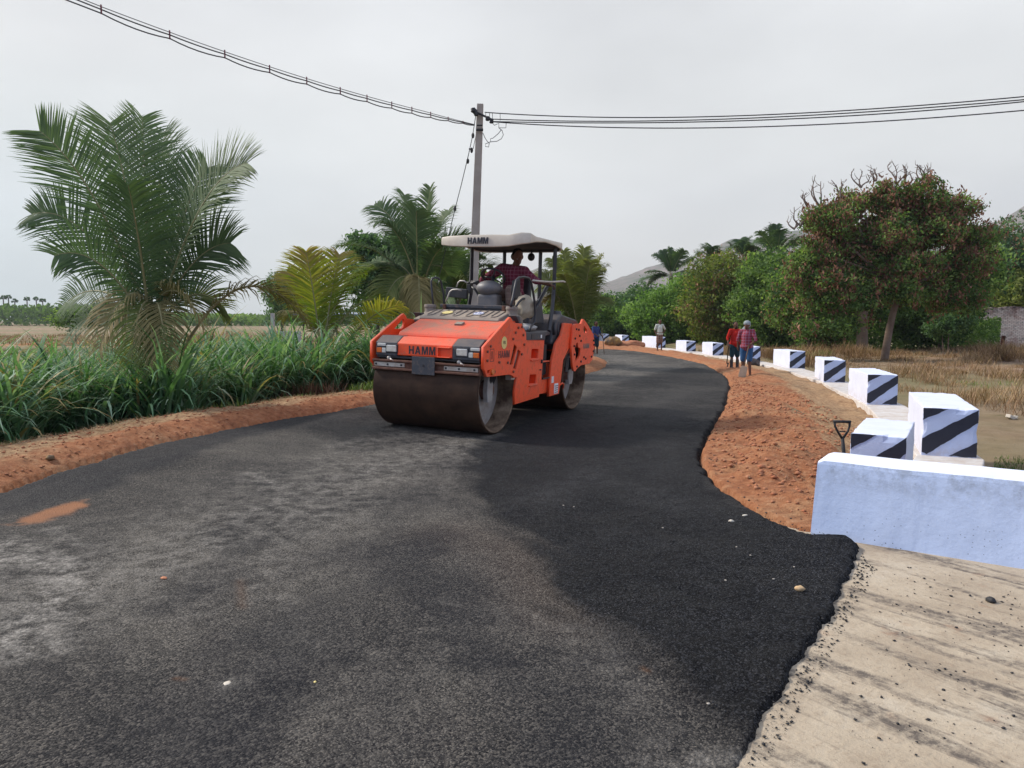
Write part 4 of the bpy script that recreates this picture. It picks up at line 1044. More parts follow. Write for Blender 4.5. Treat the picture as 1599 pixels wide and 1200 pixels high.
# --- articulation zone and ladder well
b = MB(); b.box((-0.15, 0, 0.75), (0.75, 0.9, 0.8)); b.box((-0.2, 0.62, 0.95), (0.4, .30, .5)); b.build('articulation_joint', MT['rubber'], roller, .02)
b = MB(); b.box((-0.18, HWD - .12, 0.93), (0.36, 0.24, 0.02)); b.box((-0.2, HWD - .06, .52), (.4, .05, .22)); b.build('access_step', MT['orange'], roller, .006)
b = MB(); b.tube([(-.02, HWD, .93), (-.02, HWD + .01, .70), (-.06, HWD + .01, .66), (-.34, HWD + .01, .66)], .012, 6); b.build('step_rod', MT['black'], roller)
# --- platform
b = MB(); b.prism_z([(0.80, -0.82), (0.80, 0.82), (-0.04, 0.88), (-0.75, 0.70), (-0.75, -0.70), (-0.04, -0.88)], 1.35, 1.42); b.build('platform', MT['grey'], roller, .01)
for s in (1, -1):
    b = MB(); b.prism([(0.84, 1.42), (-0.04, 1.405), (-0.01, 1.285), (0.80, 1.30)], s * (HWD - .06), s * (HWD + .05)); sk_ = b.build('platform_skirt', MT['grey'], roller, .008)
    if s > 0:
        b = MB(); b.box((0.16, HWD + .052, 1.345), (.045, .006, .05)); b.build('switch_plate', MT['white_sticker'], sk_)
        b = MB(); b.box((0.50, HWD + .053, 1.350), (.10, .008, .07)); b.build('recess_shade_plate', MT['black'], sk_)  # raised black plate; its colour stands for the shade inside a recess
    b = MB(); b.prism([(1.10, 1.66), (0.98, 1.66), (0.80, 1.42), (0.82, 1.30), (0.88, 1.45)], s * (HWD - .10), s * (HWD + .035)); b.build('corner_fairing', MT['grey'], roller, .012)
# --- rear frame
b = MB(); b.prism([(-0.62, 1.42), (-0.78, 1.60), (-1.0, 1.69), (-1.75, 1.60), (-2.2, 1.30), (-2.2, 1.1), (-0.8, 1.1), (-0.55, 1.2)], -0.78, 0.78); b.build('rear_hood', MT['grey'], roller, .03)
b = MB(); b.lathe([(0.12, 1.58), (0.10, 1.70), (0.09, 1.71), (0.09, 1.745), (0.0, 1.75)], 20, 'z'); b.v = [(x - 1.13, yy + .62, z) for x, yy, z in b.v]; b.build('filler_cap', MT['grey'], roller, 0, True)
b = MB(); b.tube([(-0.80, .80, 1.30), (-0.86, .76, 1.55), (-1.0, .72, 1.66)], 0.03, 8); b.tube([(-0.62, .80, 1.35), (-0.66, .78, 1.55)], .03, 8); b.build('hood_edge', MT['black'], roller, 0, True)
rf = [(-0.93, 1.545), (-1.30, 1.53), (-1.34, 1.20), (-1.12, 1.06), (-0.93, 0.92), (-0.86, 0.60), (-0.78, 0.36), (-0.34, 0.355), (-0.36, 0.6), (-0.42, 0.95), (-0.57, 1.21), (-0.80, 1.34)]
for s in (1, -1):
    o = curve_mesh('rear_frame', rf, [], 0.016, MXZ(s * (HWD + .0)), MT['orange'], roller, .005)
    if s > 0:
        b = MB(); b.box((-.63, HWD + .022, .46), (.17, .014, .17)); b.box((-.47, HWD + .02, .62), (.10, .006, .11)); b.build('notice_plate', MT['white_sticker'], o, .003)
        b = MB()
        for k in range(4): b.box((-.63, HWD + .031, .40 + .035 * k), (.13, .003, .012))
        b.build('notice_print', MT['lettering_faded'], o)
        b = MB(); b.tube([(-.80, HWD + .02, .50), (-.90, HWD + .03, .53), (-1.0, HWD + .02, .50), (-1.02, HWD, .42)], .014, 6); b.build('hose', MT['orange'], o, 0, True)
b = MB(); b.prism([(-1.0, 1.54), (-1.32, 1.53), (-1.36, 1.02), (-1.1, 1.0), (-.92, 1.1)], HWD - .10, HWD - .015); b.box((-1.2, 0, 1.25), (.2, 1.6, .4)); b.box((-.62, 0, .62), (.30, 1.55, .5)); b.build('rear_cross_frame', MT['orange'], roller, .01)
rp = [(-1.75, 1.61), (-1.79, 1.61), (-1.98, 1.53), (-2.36, 1.33), (-2.47, 1.13), (-2.36, 0.86), (-2.2, 0.80), (-1.72, 0.79), (-1.52, .74), (-1.44, .70), (-1.36, .715), (-1.30, .80), (-1.19, 1.16), (-1.27, 1.50), (-1.35, 1.53), (-1.66, 1.53), (-1.71, 1.57)]
rs = [[(-1.46, 1.22), (-1.52, 1.19), (-1.54, 1.12), (-1.66, 1.10), (-1.67, 0.97), (-1.54, .90), (-1.48, .86), (-1.42, .87), (-1.43, 1.02), (-1.36, 1.10)]]
hh_ = [(-1.80, 1.51), (-2.0, 1.42), (-1.98, 1.36), (-1.84, 1.36), (-1.79, 1.42)]
for s in (1, -1):
    y = s * (HWD + 0.045)
    o = curve_mesh('side_plate', rp, rs + [hh_], 0.016, MXZ(y), MT['orange'], roller, 0.004)
    b = MB()
    for bx, bz in ((-1.40, 1.44), (-1.52, 1.43), (-1.58, 1.32), (-1.35, 1.28), (-1.31, 1.15), (-1.35, 1.0), (-1.66, 1.23), (-1.70, .86), (-1.95, .90), (-2.28, .92), (-2.38, 1.02), (-2.40, 1.14), (-2.36, 1.22), (-1.50, .78), (-1.85, .93)):
        b = MB(); b.tube([(bx, y + s * .014, bz), (bx, y + s * .038, bz)], .019, 6); b.build('bolt', MT['rubber'], o)
    if s > 0:
        TM = frame((-1.97, y + .0225, 1.13), (-1, 0, 0), (0, 0, 1)); block_text('lettering', 'HAMM', 0.09, TM, MT['grey_dusty'], o, .0015)
b = MB(); b.box((-1.45, 0, 1.15), (.25, 1.5, .35)); b.box((-1.9, 0, 1.2), (0.8, 1.5, 0.1)); b.build('inner_frame', MT['black'], roller, .01)
b = MB(); b.box((-2.3, 0, 1.1), (.15, 1.7, .3)); b.build('rear_beam', MT['orange'], roller, .01)

# --- canopy and its posts
ol = [(0.36, -0.80, 2.83, 2.76), (0.46, -0.76, 2.86, 2.735), (0.50, -0.60, 2.875, 2.715), (0.52, -0.2, 2.885, 2.70), (0.52, 0.2, 2.885, 2.695), (0.51, 0.45, 2.88, 2.705), (0.50, 0.66, 2.915, 2.735), (0.44, 0.78, 2.91, 2.755), (0.28, 0.81, 2.87, 2.785),
      (-0.10, 0.815, 2.87, 2.815), (-0.55, 0.82, 2.87, 2.80), (-0.80, 0.82, 2.875, 2.76), (-0.90, 0.76, 2.875, 2.735), (-0.98, 0.62, 2.87, 2.73), (-1.02, 0.3, 2.87, 2.73), (-1.02, -0.3, 2.87, 2.73), (-0.98, -0.62, 2.87, 2.73), (-0.90, -0.76, 2.87, 2.735), (-0.80, -0.82, 2.86, 2.75), (-0.3, -0.82, 2.86, 2.79), (0.1, -0.815, 2.86, 2.79)]
n = len(ol); vs = []
def ring(sc_, dz, which): return [((x + .22) * sc_ - .22, y * sc_, (zt if which == 't' else zb) + dz) for x, y, zt, zb in ol]
layers = [ring(0.965, 0.012, 'b'), ring(0.985, 0, 'b'), ring(1, .012, 'b'), ring(1.0, -.02, 't'), ring(0.985, 0.0, 't'), ring(0.90, -0.004, 't'), ring(0.86, 0.004, 't'), ring(0.5, 0.016, 't')]
for l in layers: vs += l
vs.append((-.22, 0, 2.90)); L_ = len(layers)
fs = [(i * n + j, i * n + (j + 1) % n, (i + 1) * n + (j + 1) % n, (i + 1) * n + j) for i in range(L_ - 1) for j in range(n)] + [((L_ - 1) * n + j, (L_ - 1) * n + (j + 1) % n, len(vs) - 1) for j in range(n)]
b = MB(); b.add(vs, fs); can = b.build('canopy', MT['canopy'], roller, 0, True); can.data.set_sharp_from_angle(angle=R(40))
b = MB(); l0 = ring(0.965, 0.013, 'b'); l1 = ring(0.93, 0.05, 'b')
b.add(l0 + l1 + [(-.22, 0, 2.80)], [(j, (j + 1) % n, (j + 1) % n + n, j + n) for j in range(n)] + [(n + j, n + (j + 1) % n, 2 * n) for j in range(n)]); b.build('canopy_lining', MT['rubber'], can)
TM = frame((0.525, -0.075, 2.795), (0, 1, 0), (0, 0, 1)); block_text('lettering', 'HAMM', 0.098, TM, MT['lettering'], can, .006, .12)
for lst, nm in (([(-.46, -.69, 2.80), (-.46, -.69, 2.0), (-.44, -.70, 1.9), (-.36, -.72, 1.42)], 'canopy_post'), ([(-.74, .72, 2.79), (-.74, .72, 2.25), (-.70, .73, 2.0), (-.60, .76, 1.80), (-.33, .82, 1.42)], 'canopy_post'), ([(-1.0, -.33, 2.77), (-1.0, -.33, 1.6)], 'canopy_post'), ([(-1.0, .35, 2.77), (-1.0, .35, 1.6)], 'canopy_post')):
    b = MB(); b.tube(lst, [0.036] * len(lst), 4 if True else 10); b.build(nm, MT['black'], roller, 0.004)
for q in ((-.95, -.12, 2.665), (-.95, .20, 2.655)):
    b = MB(); b.sphere((q[0], q[1], q[2]), (.05, .065, .07)); b.tube([(q[0], q[1], q[2] + .04), (q[0], q[1] + .01, 2.76)], .014, 6); b.build('work_lamp', MT['mirror_black'], roller, 0, True)
# --- loops, rails, seats, console
def tubes(name, lines, r, mat, parent=roller, n=8):
    b = MB()
    for l in lines: b.tube(l, r, n)
    return b.build(name, mat, parent, 0, True)
tubes('grab_rail', [[(0.83, -0.66, 1.70), (0.82, -.70, 1.95), (0.80, -.735, 2.14), (0.78, -.73, 2.19), (0.74, -.70, 2.21), (.70, -.66, 2.20), (.66, -.64, 2.15), (.60, -.62, 1.95), (.56, -.60, 1.45)]], .016, MT['black'])
def px_local(px, py, y=None, x=None):
    """point seen at a pixel of the photo, on the roller plane y=const or x=const (used once to size these rails)"""
    Mi = roller_inv
    o_ = Mi @ Vector((0, 0, CAM_H)); d_ = Mi.to_3x3() @ ray(px, py)
    t = (y - o_.y) / d_.y if y is not None else (x - o_.x) / d_.x
    return o_ + d_ * t
bpy.context.view_layer.update()
roller_inv = roller.matrix_world.inverted()
Q = lambda l, **k: [px_local(760 + a / 8.571, 380 + b_ / 8.571, **k) for a, b_ in l]
tubes('grab_rail', [Q([(320, 850), (345, 760), (372, 620), (398, 500), (430, 462), (500, 452), (560, 470), (592, 520), (615, 620), (640, 780), (648, 950), (640, 1060), (600, 1100), (560, 1190)], y=.84)], .019, MT['black'])
tubes('guard_rail', [Q([(390, 850), (430, 790), (480, 745), (545, 738), (568, 765)], y=.70), Q([(325, 830), (350, 850), (380, 870), (400, 900)], y=.72)], .018, MT['black'])
tubes('guard_rail', [Q([(680, 765), (710, 745), (760, 640), (800, 560)], y=.62), Q([(620, 500), (760, 515), (880, 520), (1020, 512), (1045, 520)], y=.80)], .016, MT['galv'])
tubes('handle_bar', [Q([(590, 1000), (640, 900), (700, 800), (760, 680), (810, 590), (850, 545)], y=.66)], .024, MT['black'])
R3 = lambda l, **k: [px_local(660 + a / 9.233, 350 + b_ / 9.233, **k) for a, b_ in l]
tubes('guard_rail', [R3([(330, 1120), (360, 1060), (390, 980), (430, 950), (500, 945), (560, 960)], x=.30), R3([(490, 910), (510, 850), (540, 820), (600, 822), (640, 850)], x=.0)], .013, MT['galv'])
tubes('guard_rail', [R3([(700, 835), (850, 835)], x=-.4), R3([(690, 860), (740, 850), (800, 870)], x=-.30), R3([(640, 850), (690, 850)], x=-.4), R3([(710, 910), (760, 950), (800, 1020), (820, 1120)], x=-.3)], .020, MT['black'])
b = MB(); b.prism_z([(-.38, -.74), (-.38, -.66), (-.48, -.66), (-.48, -.74)], 2.0, 2.16); b.build('post_clamp', MT['black'], roller, .01)
# passenger-side backrest panel
q = R3([(335, 905), (640, 945), (630, 1085), (320, 1045)], x=.05)
b = MB(); b.add([tuple(v_) for v_ in q] + [tuple(v_ + Vector((-.06, 0, 0))) for v_ in q], [(0, 1, 2, 3), (7, 6, 5, 4), (0, 4, 5, 1), (1, 5, 6, 2), (2, 6, 7, 3), (3, 7, 4, 0)]); b.build('side_seat_back', MT['vinyl'], roller, .015)
# steering console: column and rounded instrument head
b = MB(); b.prism_z([(0.28, -.20), (0.28, .16), (.02, .14), (.02, -.18)], 1.40, 1.98); b.build('console_column', MT['console'], roller, .04, seg=3)
b = MB(); b.sphere((0.18, -0.03, 2.075), (.17, .215, .125), 24, 14); b.build('instrument_head', MT['console'], roller, 0, True)
Mw = Matrix.Translation((-.02, -.06, 2.27)) @ Euler((0, R(-40), 0)).to_matrix().to_4x4()
b = MB(); b.tube([Mw @ Vector((.19 * math.cos(a), .20 * math.sin(a), 0)) for a in np.linspace(0, 2 * math.pi, 33)], .016, 8, False)
for a in (0.5, 2.6, 4.7): b.tube([Mw @ Vector((0, 0, -.02)), Mw @ Vector((.19 * math.cos(a), .20 * math.sin(a), 0))], .012, 6)
b.tube([Mw @ Vector((0, 0, .01)), (0.08, -.04, 2.0)], .03, 8); b.build('steering_wheel', MT['black'], roller, 0, True)
# driver seat
b = MB(); b.box((-.42, .12, 1.82), (.48, .46, .12)); b.box((-.42, .12, 1.60), (.3, .3, .36)); b.build('seat', MT['vinyl'], roller, .04, seg=3)
b = MB(); b.box((-.66, .12, 2.08), (.10, .44, .46), Matrix.Rotation(R(-8), 3, 'Y')); b.build('seat_back', MT['vinyl'], roller, .04, seg=3)
b = MB(); q = Q([(455, 465), (390, 500), (375, 650), (380, 750), (425, 770), (455, 700)], y=.48)
b.add([tuple(v_) for v_ in q] + [tuple(v_ + Vector((0, -.07, 0))) for v_ in q], [tuple(range(6)), tuple(range(11, 5, -1))] + [(i, i + 6, (i + 1) % 6 + 6, (i + 1) % 6) for i in range(6)]); b.build('arm_rest', MT['vinyl'], roller, .02)
# right-hand control box behind the sack
b = MB(); q = Q([(590, 780), (740, 775), (775, 1080), (560, 1080)], y=.60)
b.add([tuple(v_) for v_ in q] + [tuple(v_ + Vector((-.05, -.30, 0))) for v_ in q], [(0, 1, 2, 3), (7, 6, 5, 4), (0, 4, 5, 1), (1, 5, 6, 2), (2, 6, 7, 3), (3, 7, 4, 0)]); b.build('side_console', MT['grey'], roller, .02)

bpy.context.view_layer.update()
RM = roller.matrix_world.copy()
def on_roller(name, cxyz):
    e = empty(name, RM @ Vector(cxyz)); e.rotation_euler = RM.to_euler(); return e
# lumpy sack and folded cloth carried on the platform
def lumpy(name, c, rad, mat, seed, amp=.12, parent=None, rot=(0, 0, 0), nu=36, nv=24):
    b = MB(); b.sphere((0, 0, 0), rad, nu, nv)
    v2 = []
    for v_ in b.v:
        q = Vector(v_); k = mnoise.noise(q * (2.2 / max(rad)) + Vector((seed, 0, 0))) * amp + mnoise.noise(q * (6 / max(rad)) + Vector((0, seed, 0))) * amp * .4
        v2.append(tuple(q * (1 + k)))
    b.v = v2
    o = b.build(name, mat, parent, 0, True); o.location = c; o.rotation_euler = rot
    return o
c_ = px_local(760 + 500 / 8.571, 380 + 860 / 8.571, y=.66)
sk = lumpy('sack', RM @ c_, (.16, .14, .185), MT['jute'], 3, .22); tag(sk, 'bulging pale sack standing on the roller platform beside the driver', 'sack')
c2 = px_local(760 + 520 / 8.571, 380 + 1055 / 8.571, y=.70)
ck = lumpy('cloth_bundle', RM @ Vector((c2.x, c2.y, 1.475)), (.20, .16, .06), MT['plastic_bag'], 9, .35, None, RM.to_euler()); tag(ck, 'crumpled grey and blue cloth lying on the platform below the sack', 'cloth bundle')

# ---------------------------------------------------------------- people
def skin_blob(name, parts, mat, parent, voxel, smooth_it=4):
    """one continuous surface grown over capsules ('c', p0, p1, r0, r1) and ellipsoids ('e', centre, radii, euler)"""
    b = MB()
    for q in parts:
        if q[0] == 'c':
            p0, p1 = Vector(q[1]), Vector(q[2]); r0, r1 = q[3], q[4]
            d = p1 - p0
            b.tube([p0.lerp(p1, t) for t in (0, .25, .5, .75, 1)], [r0 + (r1 - r0) * t for t in (0, .25, .5, .75, 1)], 14)
            b.sphere(p0, r0, 12, 8); b.sphere(p1, r1, 12, 8)
        else:
            M = Euler(q[3]).to_matrix() if len(q) > 3 else Matrix.Identity(3)
            k = len(b.v); b.sphere((0, 0, 0), q[2], 18, 12)
            for i in range(k, len(b.v)): b.v[i] = tuple(M @ Vector(b.v[i]) + Vector(q[1]))
    o = b.build(name + '_tmp', None)
    m_ = o.modifiers.new('r', 'REMESH'); m_.mode = 'VOXEL'; m_.voxel_size = voxel
    s_ = o.modifiers.new('s', 'SMOOTH'); s_.factor = .5; s_.iterations = smooth_it
    dg = bpy.context.evaluated_depsgraph_get()
    me = bpy.data.meshes.new_from_object(o.evaluated_get(dg))
    bpy.data.objects.remove(o); me.name = name
    me.materials.clear()
    return link_mesh(name, me, mat, parent, True)

def hand_parts(wrist, dirv, palm_n, grip, s=1.0):
    """palm, four curled fingers of different length and a thumb; grip 0 open .. 1 closed"""
    d = Vector(dirv).normalized(); n = Vector(palm_n); n = (n - d * n.dot(d)).normalized(); sd = d.cross(n)
    w = Vector(wrist); P = []
    P.append(('c', w, w + d * .03 * s, .024 * s, .030 * s))
    for k, off in enumerate((-.027, -.009, .009, .027)):
        P.append(('c', w + d * .02 * s + sd * off * s * .8, w + d * .085 * s + sd * off * s, .014 * s, .012 * s))
        ln = (.066, .076, .071, .056)[k] * s
        p = w + d * .088 * s + sd * off * s; dirc = d.copy()
        for seg, f in enumerate((.45, .32, .23)):
            a = (0.35 + 1.15 * grip) * (1.0 if seg else .7)
            dirc = (dirc * math.cos(a) + n * math.sin(a)).normalized() if True else dirc
            q = p + dirc * ln * f; P.append(('c', p, q, .0092 * s, .0082 * s)); p = q
            nn_ = (n - dirc * n.dot(dirc))
            n2 = (n * math.cos(a) - d * math.sin(a)); 
            if nn_.length > 1e-4: n = nn_.normalized()
        n = Vector(palm_n); n = (n - d * n.dot(d)).normalized()
    t0 = w + d * .03 * s - sd * .028 * s
    t1 = t0 + (d * .6 - sd * .7 + n * .35).normalized() * .036 * s; t2 = t1 + (d * .85 + n * .6).normalized() * .03 * s
    P += [('c', t0, t1, .013 * s, .011 * s), ('c', t1, t2, .011 * s, .009 * s)]
    return P

def head_parts(c, fwd, up, s=1.0):
    """head ellipsoid with brow, nose, mouth, chin, ears; c = head centre"""
    f = Vector(fwd).normalized(); u = Vector(up); u = (u - f * u.dot(f)).normalized(); r = f.cross(u)
    M = Matrix((f, r, u)).transposed(); e = M.to_euler()
    c = Vector(c); P = [('e', c + u * .02 * s, (.098 * s, .078 * s, .105 * s), e), ('e', c - u * .045 * s + f * .025 * s, (.07 * s, .058 * s, .07 * s), e),
        ('e', c - u * .098 * s + f * .055 * s, (.028 * s, .030 * s, .022 * s), e), ('c', c + f * .092 * s + u * .015 * s, c + f * .112 * s - u * .022 * s, .010 * s, .015 * s),
        ('e', c + f * .088 * s - u * .062 * s, (.016 * s, .027 * s, .009 * s), e), ('e', c + f * .083 * s + u * .040 * s, (.02 * s, .055 * s, .012 * s), e),
        ('e', c + r * .080 * s, (.022 * s, .010 * s, .034 * s), e), ('e', c - r * .080 * s, (.022 * s, .010 * s, .034 * s), e)]
    return P, f, r, u, e, c
MT['eye'] = simple('eye', (0.22, 0.2, 0.19), 0.5)
def face_bits(parent, hd, s=1.0, hair=True, beard=False, short=False):
    P, f, r, u, e, c = hd
    for sg in (1, -1):
        b = MB(); b.sphere((0, 0, 0), (.008 * s, .012 * s, .006 * s), 10, 7); M = e.to_matrix(); b.v = [tuple(M @ Vector(v_) + c + f * .090 * s + r * .032 * s * sg + u * .012 * s) for v_ in b.v]
        b.build('eye', MT['eye'], parent, 0, True)
    if hair:
        skin_blob('hair', [('e', c + u * .040 * s - f * .030 * s, (.092 * s, .084 * s, .094 * s), e), ('e', c + u * .0 - f * .045 * s, (.062 * s, .080 * s, .075 * s), e)], MT['hair'], parent, .010 * s, 2)
    if beard:
        skin_blob('beard', [('e', c - u * .083 * s + f * .045 * s, (.048 * s, .058 * s, .042 * s), e), ('c', c + f * .097 * s - u * .045 * s + r * .025 * s, c + f * .097 * s - u * .045 * s - r * .025 * s, .008 * s, .008 * s)], MT['hair'], parent, .009 * s, 2)

def cloth_mat(name, base, alt=None, scale=20, wid=.25, rough=.9):
    m, nt, p, _ = new_mat(name)
    v = objvec(nt); s = N(nt, 'ShaderNodeSeparateXYZ'); nt.links.new(v, s.inputs[0])
    n1 = noise_node(nt, 8, 5, .6, v)
    c = mixc(nt, maprange(nt, n1.outputs[0], .35, .7, 0, .5), base, tuple(q * .55 for q in base))
    if alt:
        for ax in ('Z', 'Y'):
            w = mathn(nt, 'FRACT', mathn(nt, 'MULTIPLY', s.outputs[ax], scale)); f = mathn(nt, 'LESS_THAN', w, wid)
            c = mixc(nt, mathn(nt, 'MULTIPLY', f, .38), c, alt)
    nt.links.new(c, p.inputs['Base Color']); p.inputs['Roughness'].default_value = rough; p.inputs['Specular IOR Level'].default_value = .15
    n2 = noise_node(nt, 14, 4, .6, v, .8); bump(nt, p, n2.outputs[0], .02, .8)
    return m
MT['plaid'] = cloth_mat('maroon_plaid', (0.17, 0.026, 0.05), (0.36, 0.17, 0.21), 17, .16)
MT['plaid2'] = cloth_mat('red_blue_plaid', (0.26, 0.04, 0.06), (0.30, 0.25, 0.36), 13, .22)
MT['redshirt'] = cloth_mat('red_shirt', (0.45, 0.02, 0.015))
MT['blue_shorts'] = cloth_mat('blue_shorts', (0.035, 0.10, 0.22))
MT['teal_shorts'] = cloth_mat('dark_teal_cloth', (0.015, 0.04, 0.055))
MT['white_shirt'] = cloth_mat('white_shirt', (0.58, 0.60, 0.52))
MT['lungi'] = cloth_mat('brown_lungi', (0.19, 0.10, 0.08), (0.35, 0.26, 0.2), 9, .2)
MT['blue_shirt'] = cloth_mat('dark_blue_shirt', (0.04, 0.06, 0.16))
MT['head_cloth'] = cloth_mat('pale_head_cloth', (0.33, 0.36, 0.36), (0.2, 0.26, 0.3), 14, .3)
MT['khaki'] = cloth_mat('beige_patterned_cloth', (0.24, 0.16, 0.13), (0.36, 0.27, 0.22), 11, .3)

# --- driver, seated, leaning to his left
dr = on_roller('person', (-.42, .12, 1.90)); D0 = Vector((-.42, .12, 1.90))
tag(dr, 'person in maroon plaid shirt seated on the roller, steering and looking down to the side', 'person')
W = lambda *a: Vector(a) - D0
hip = W(-.42, .12, 1.95); chest = W(-.32, .17, 2.32); neck = W(-.28, .21, 2.46); hc = W(-.24, .265, 2.595)
sr = W(-.31, -.04, 2.42); sl2 = W(-.27, .385, 2.37); er = W(-.20, -.33, 2.22); wr = W(-.05, -.25, 2.34); el = W(-.24, .60, 2.22); wl = W(-.30, .80, 2.165)
kr = W(.02, -.0, 2.04); kl = W(.02, .27, 2.06); fr_ = W(.10, .0, 1.50); fl_ = W(.12, .27, 1.50)
hd = head_parts(hc, (.62, .55, -.42), (.2, .12, 1), 1.06)
P = [('c', hip, chest, .125, .135), ('c', chest, neck, .10, .058), ('c', neck, hc - Vector((0, 0, .05)), .058, .052), ('c', sr, sl2, .062, .062), ('c', sr, er, .052, .042), ('c', er, wr, .040, .027), ('c', sl2, el, .052, .042), ('c', el, wl, .040, .027),
     ('c', hip + Vector((.02, -.09, 0)), kr, .085, .058), ('c', hip + Vector((.02, .09, 0)), kl, .085, .058), ('c', kr, fr_, .055, .035), ('c', kl, fl_, .055, .035), ('c', fr_, fr_ + Vector((.14, -.01, -.03)), .035, .028), ('c', fl_, fl_ + Vector((.14, .01, -.03)), .035, .028)] + hd[0]
P += hand_parts(wr, (wr - er) * .6 + Vector((.03, .02, .03)), (.4, .3, -.8), .8) + hand_parts(wl, (wl - el), (.2, 0, -1), .55)
skin_blob('body', P, MT['skin'], dr, .0075, 2)
skin_blob('shirt', [('c', hip + Vector((0, 0, .02)), chest, .165, .180), ('c', chest, neck - Vector((0, 0, .03)), .155, .075), ('c', sr, sl2, .088, .088), ('c', sr, er, .085, .072), ('c', er, er + (wr - er) * .25, .060, .052), ('c', sl2, el, .074, .060), ('c', el, el + (wl - el) * .25, .058, .050), ('e', hip + Vector((.02, 0, .04)), (.18, .21, .13))], MT['plaid'], dr, .012, 3)
skin_blob('trousers', [('c', hip + Vector((.02, -.09, 0)), kr + Vector((-.02, 0, 0)), .108, .082), ('c', hip + Vector((.02, .09, 0)), kl + Vector((-.02, 0, 0)), .108, .082), ('c', kl, kl + Vector((.02, .01, -.2)), .082, .075), ('c', kr, kr + Vector((.02, 0, -.2)), .082, .075)], MT['khaki'], dr, .012, 3)
face_bits(dr, hd, 1.06)
skin_blob('hair_bun', [('e', hc + Vector((-.02, -.085, .075)), (.045, .05, .045))], MT['hair'], dr, .008, 1) if False else None

def standing(label, loc, yaw, H, arms, shirt, lower, sleeve=.9, legs=None, beard=False, hair=True, lower_len=.48, headcloth=False, skirt=False, lean=0):
    root = empty('person', loc, (0, 0, yaw)); tag(root, label, 'person')
    k = H / 1.68
    V = lambda x, y, z: Vector((x, y, z)) * k      # x = facing
    hip = V(0, 0, .92); chest = V(.01 + lean * .5, 0, 1.24); neck = V(.01 + lean, 0, 1.42); hc = V(.03 + lean * 1.2, 0, 1.56)
    sr, sl_ = V(lean, -.175, 1.37), V(lean, .175, 1.37)
    (er, wr, nr_), (el, wl, nl_) = [(V(*a), V(*b_), c_) for a, b_, c_ in arms]
    lg = legs or (((0, -.10, .50), (0, -.11, .09)), ((0.02, .10, .50), (0.0, .12, .09)))
    (kr, ar), (kl, al) = [(V(*a), V(*b_)) for a, b_ in lg]
    hd = head_parts(hc, (1, 0, -.08), (0, 0, 1), k)
    P = [('c', hip, chest, .125 * k, .13 * k), ('c', chest, neck, .10 * k, .055 * k), ('c', neck, hc - V(0, 0, .05), .055 * k, .05 * k), ('c', sr, sl_, .058 * k, .058 * k), ('c', sr, er, .048 * k, .038 * k), ('c', er, wr, .037 * k, .025 * k), ('c', sl_, el, .048 * k, .038 * k), ('c', el, wl, .037 * k, .025 * k),
         ('c', hip + V(0, -.085, -.02), kr, .085 * k, .055 * k), ('c', hip + V(0, .085, -.02), kl, .085 * k, .055 * k), ('c', kr, ar, .055 * k, .035 * k), ('c', kl, al, .055 * k, .035 * k)] + hd[0]
    for a in (ar, al): P += [('c', a - V(.03, 0, .05), a + V(.13, 0, -.062), .036 * k, .027 * k), ('c', a, a - V(.02, 0, .055), .035 * k, .034 * k)]
    P += hand_parts(wr, wr - er, nr_, .6, k) + hand_parts(wl, wl - el, nl_, .6, k)
    skin_blob('body', P, MT['skin'], root, .0095 * k, 2)
    S = [('e', hip + V(0, 0, -.0), (.172 * k, .200 * k, .115 * k)), ('c', hip + V(0, 0, .0), chest, .155 * k, .155 * k), ('c', chest, neck - V(0, 0, .03), .125 * k, .07 * k), ('c', sr, sl_, .074 * k, .074 * k)]
    for s_, e_, w_ in ((sr, er, wr), (sl_, el, wl)):
        S.append(('c', s_, s_.lerp(e_, min(1, sleeve)), .068 * k, .056 * k))
        if sleeve > 1: S.append(('c', e_, e_.lerp(w_, sleeve - 1), .056 * k, .045 * k))
    skin_blob('shirt', S, MT[shirt], root, .013, 3)
    if skirt:
        skin_blob('lungi', [('e', hip + V(0, 0, .03), (.165 * k, .19 * k, .13 * k)), ('c', hip + V(0, -.04, 0), hip + V(.02, -.08, -.42), .135 * k, .11 * k), ('c', hip + V(0, .04, 0), hip + V(.02, .07, -.40), .135 * k, .115 * k), ('c', hip + V(.08, .03, .0), hip + V(.12, .04, -.3), .07 * k, .05 * k)], MT[lower], root, .013, 3)
    else:
        skin_blob('shorts', [('e', hip + V(0, 0, -.01), (.148 * k, .175 * k, .11 * k)), ('c', hip + V(0, -.085, -.04), (hip + V(0, -.085, -.02)).lerp(kr, lower_len * 2), .112 * k, .088 * k), ('c', hip + V(0, .085, -.04), (hip + V(0, .085, -.02)).lerp(kl, lower_len * 2), .112 * k, .088 * k)], MT[lower], root, .013, 3)
    face_bits(root, hd, k, hair and not headcloth, beard)
    if headcloth:
        f, r, u, e, c = hd[1:]
        skin_blob('head_cloth', [('e', c + u * .055 * k - f * .01, (.118 * k, .105 * k, .085 * k), e), ('e', c + u * .0 - f * .06 * k, (.08 * k, .10 * k, .10 * k), e), ('c', c - f * .08 * k, c + V(-.12, -.12, -.2), .075 * k, .07 * k), ('c', c + V(-.11, -.10, -.12), c + V(-.10, -.22, -.26), .06 * k, .05 * k)], MT['head_cloth'], root, .011, 2)
    return root, k, V

def face_cam(x, y): return math.atan2(-y, -x)
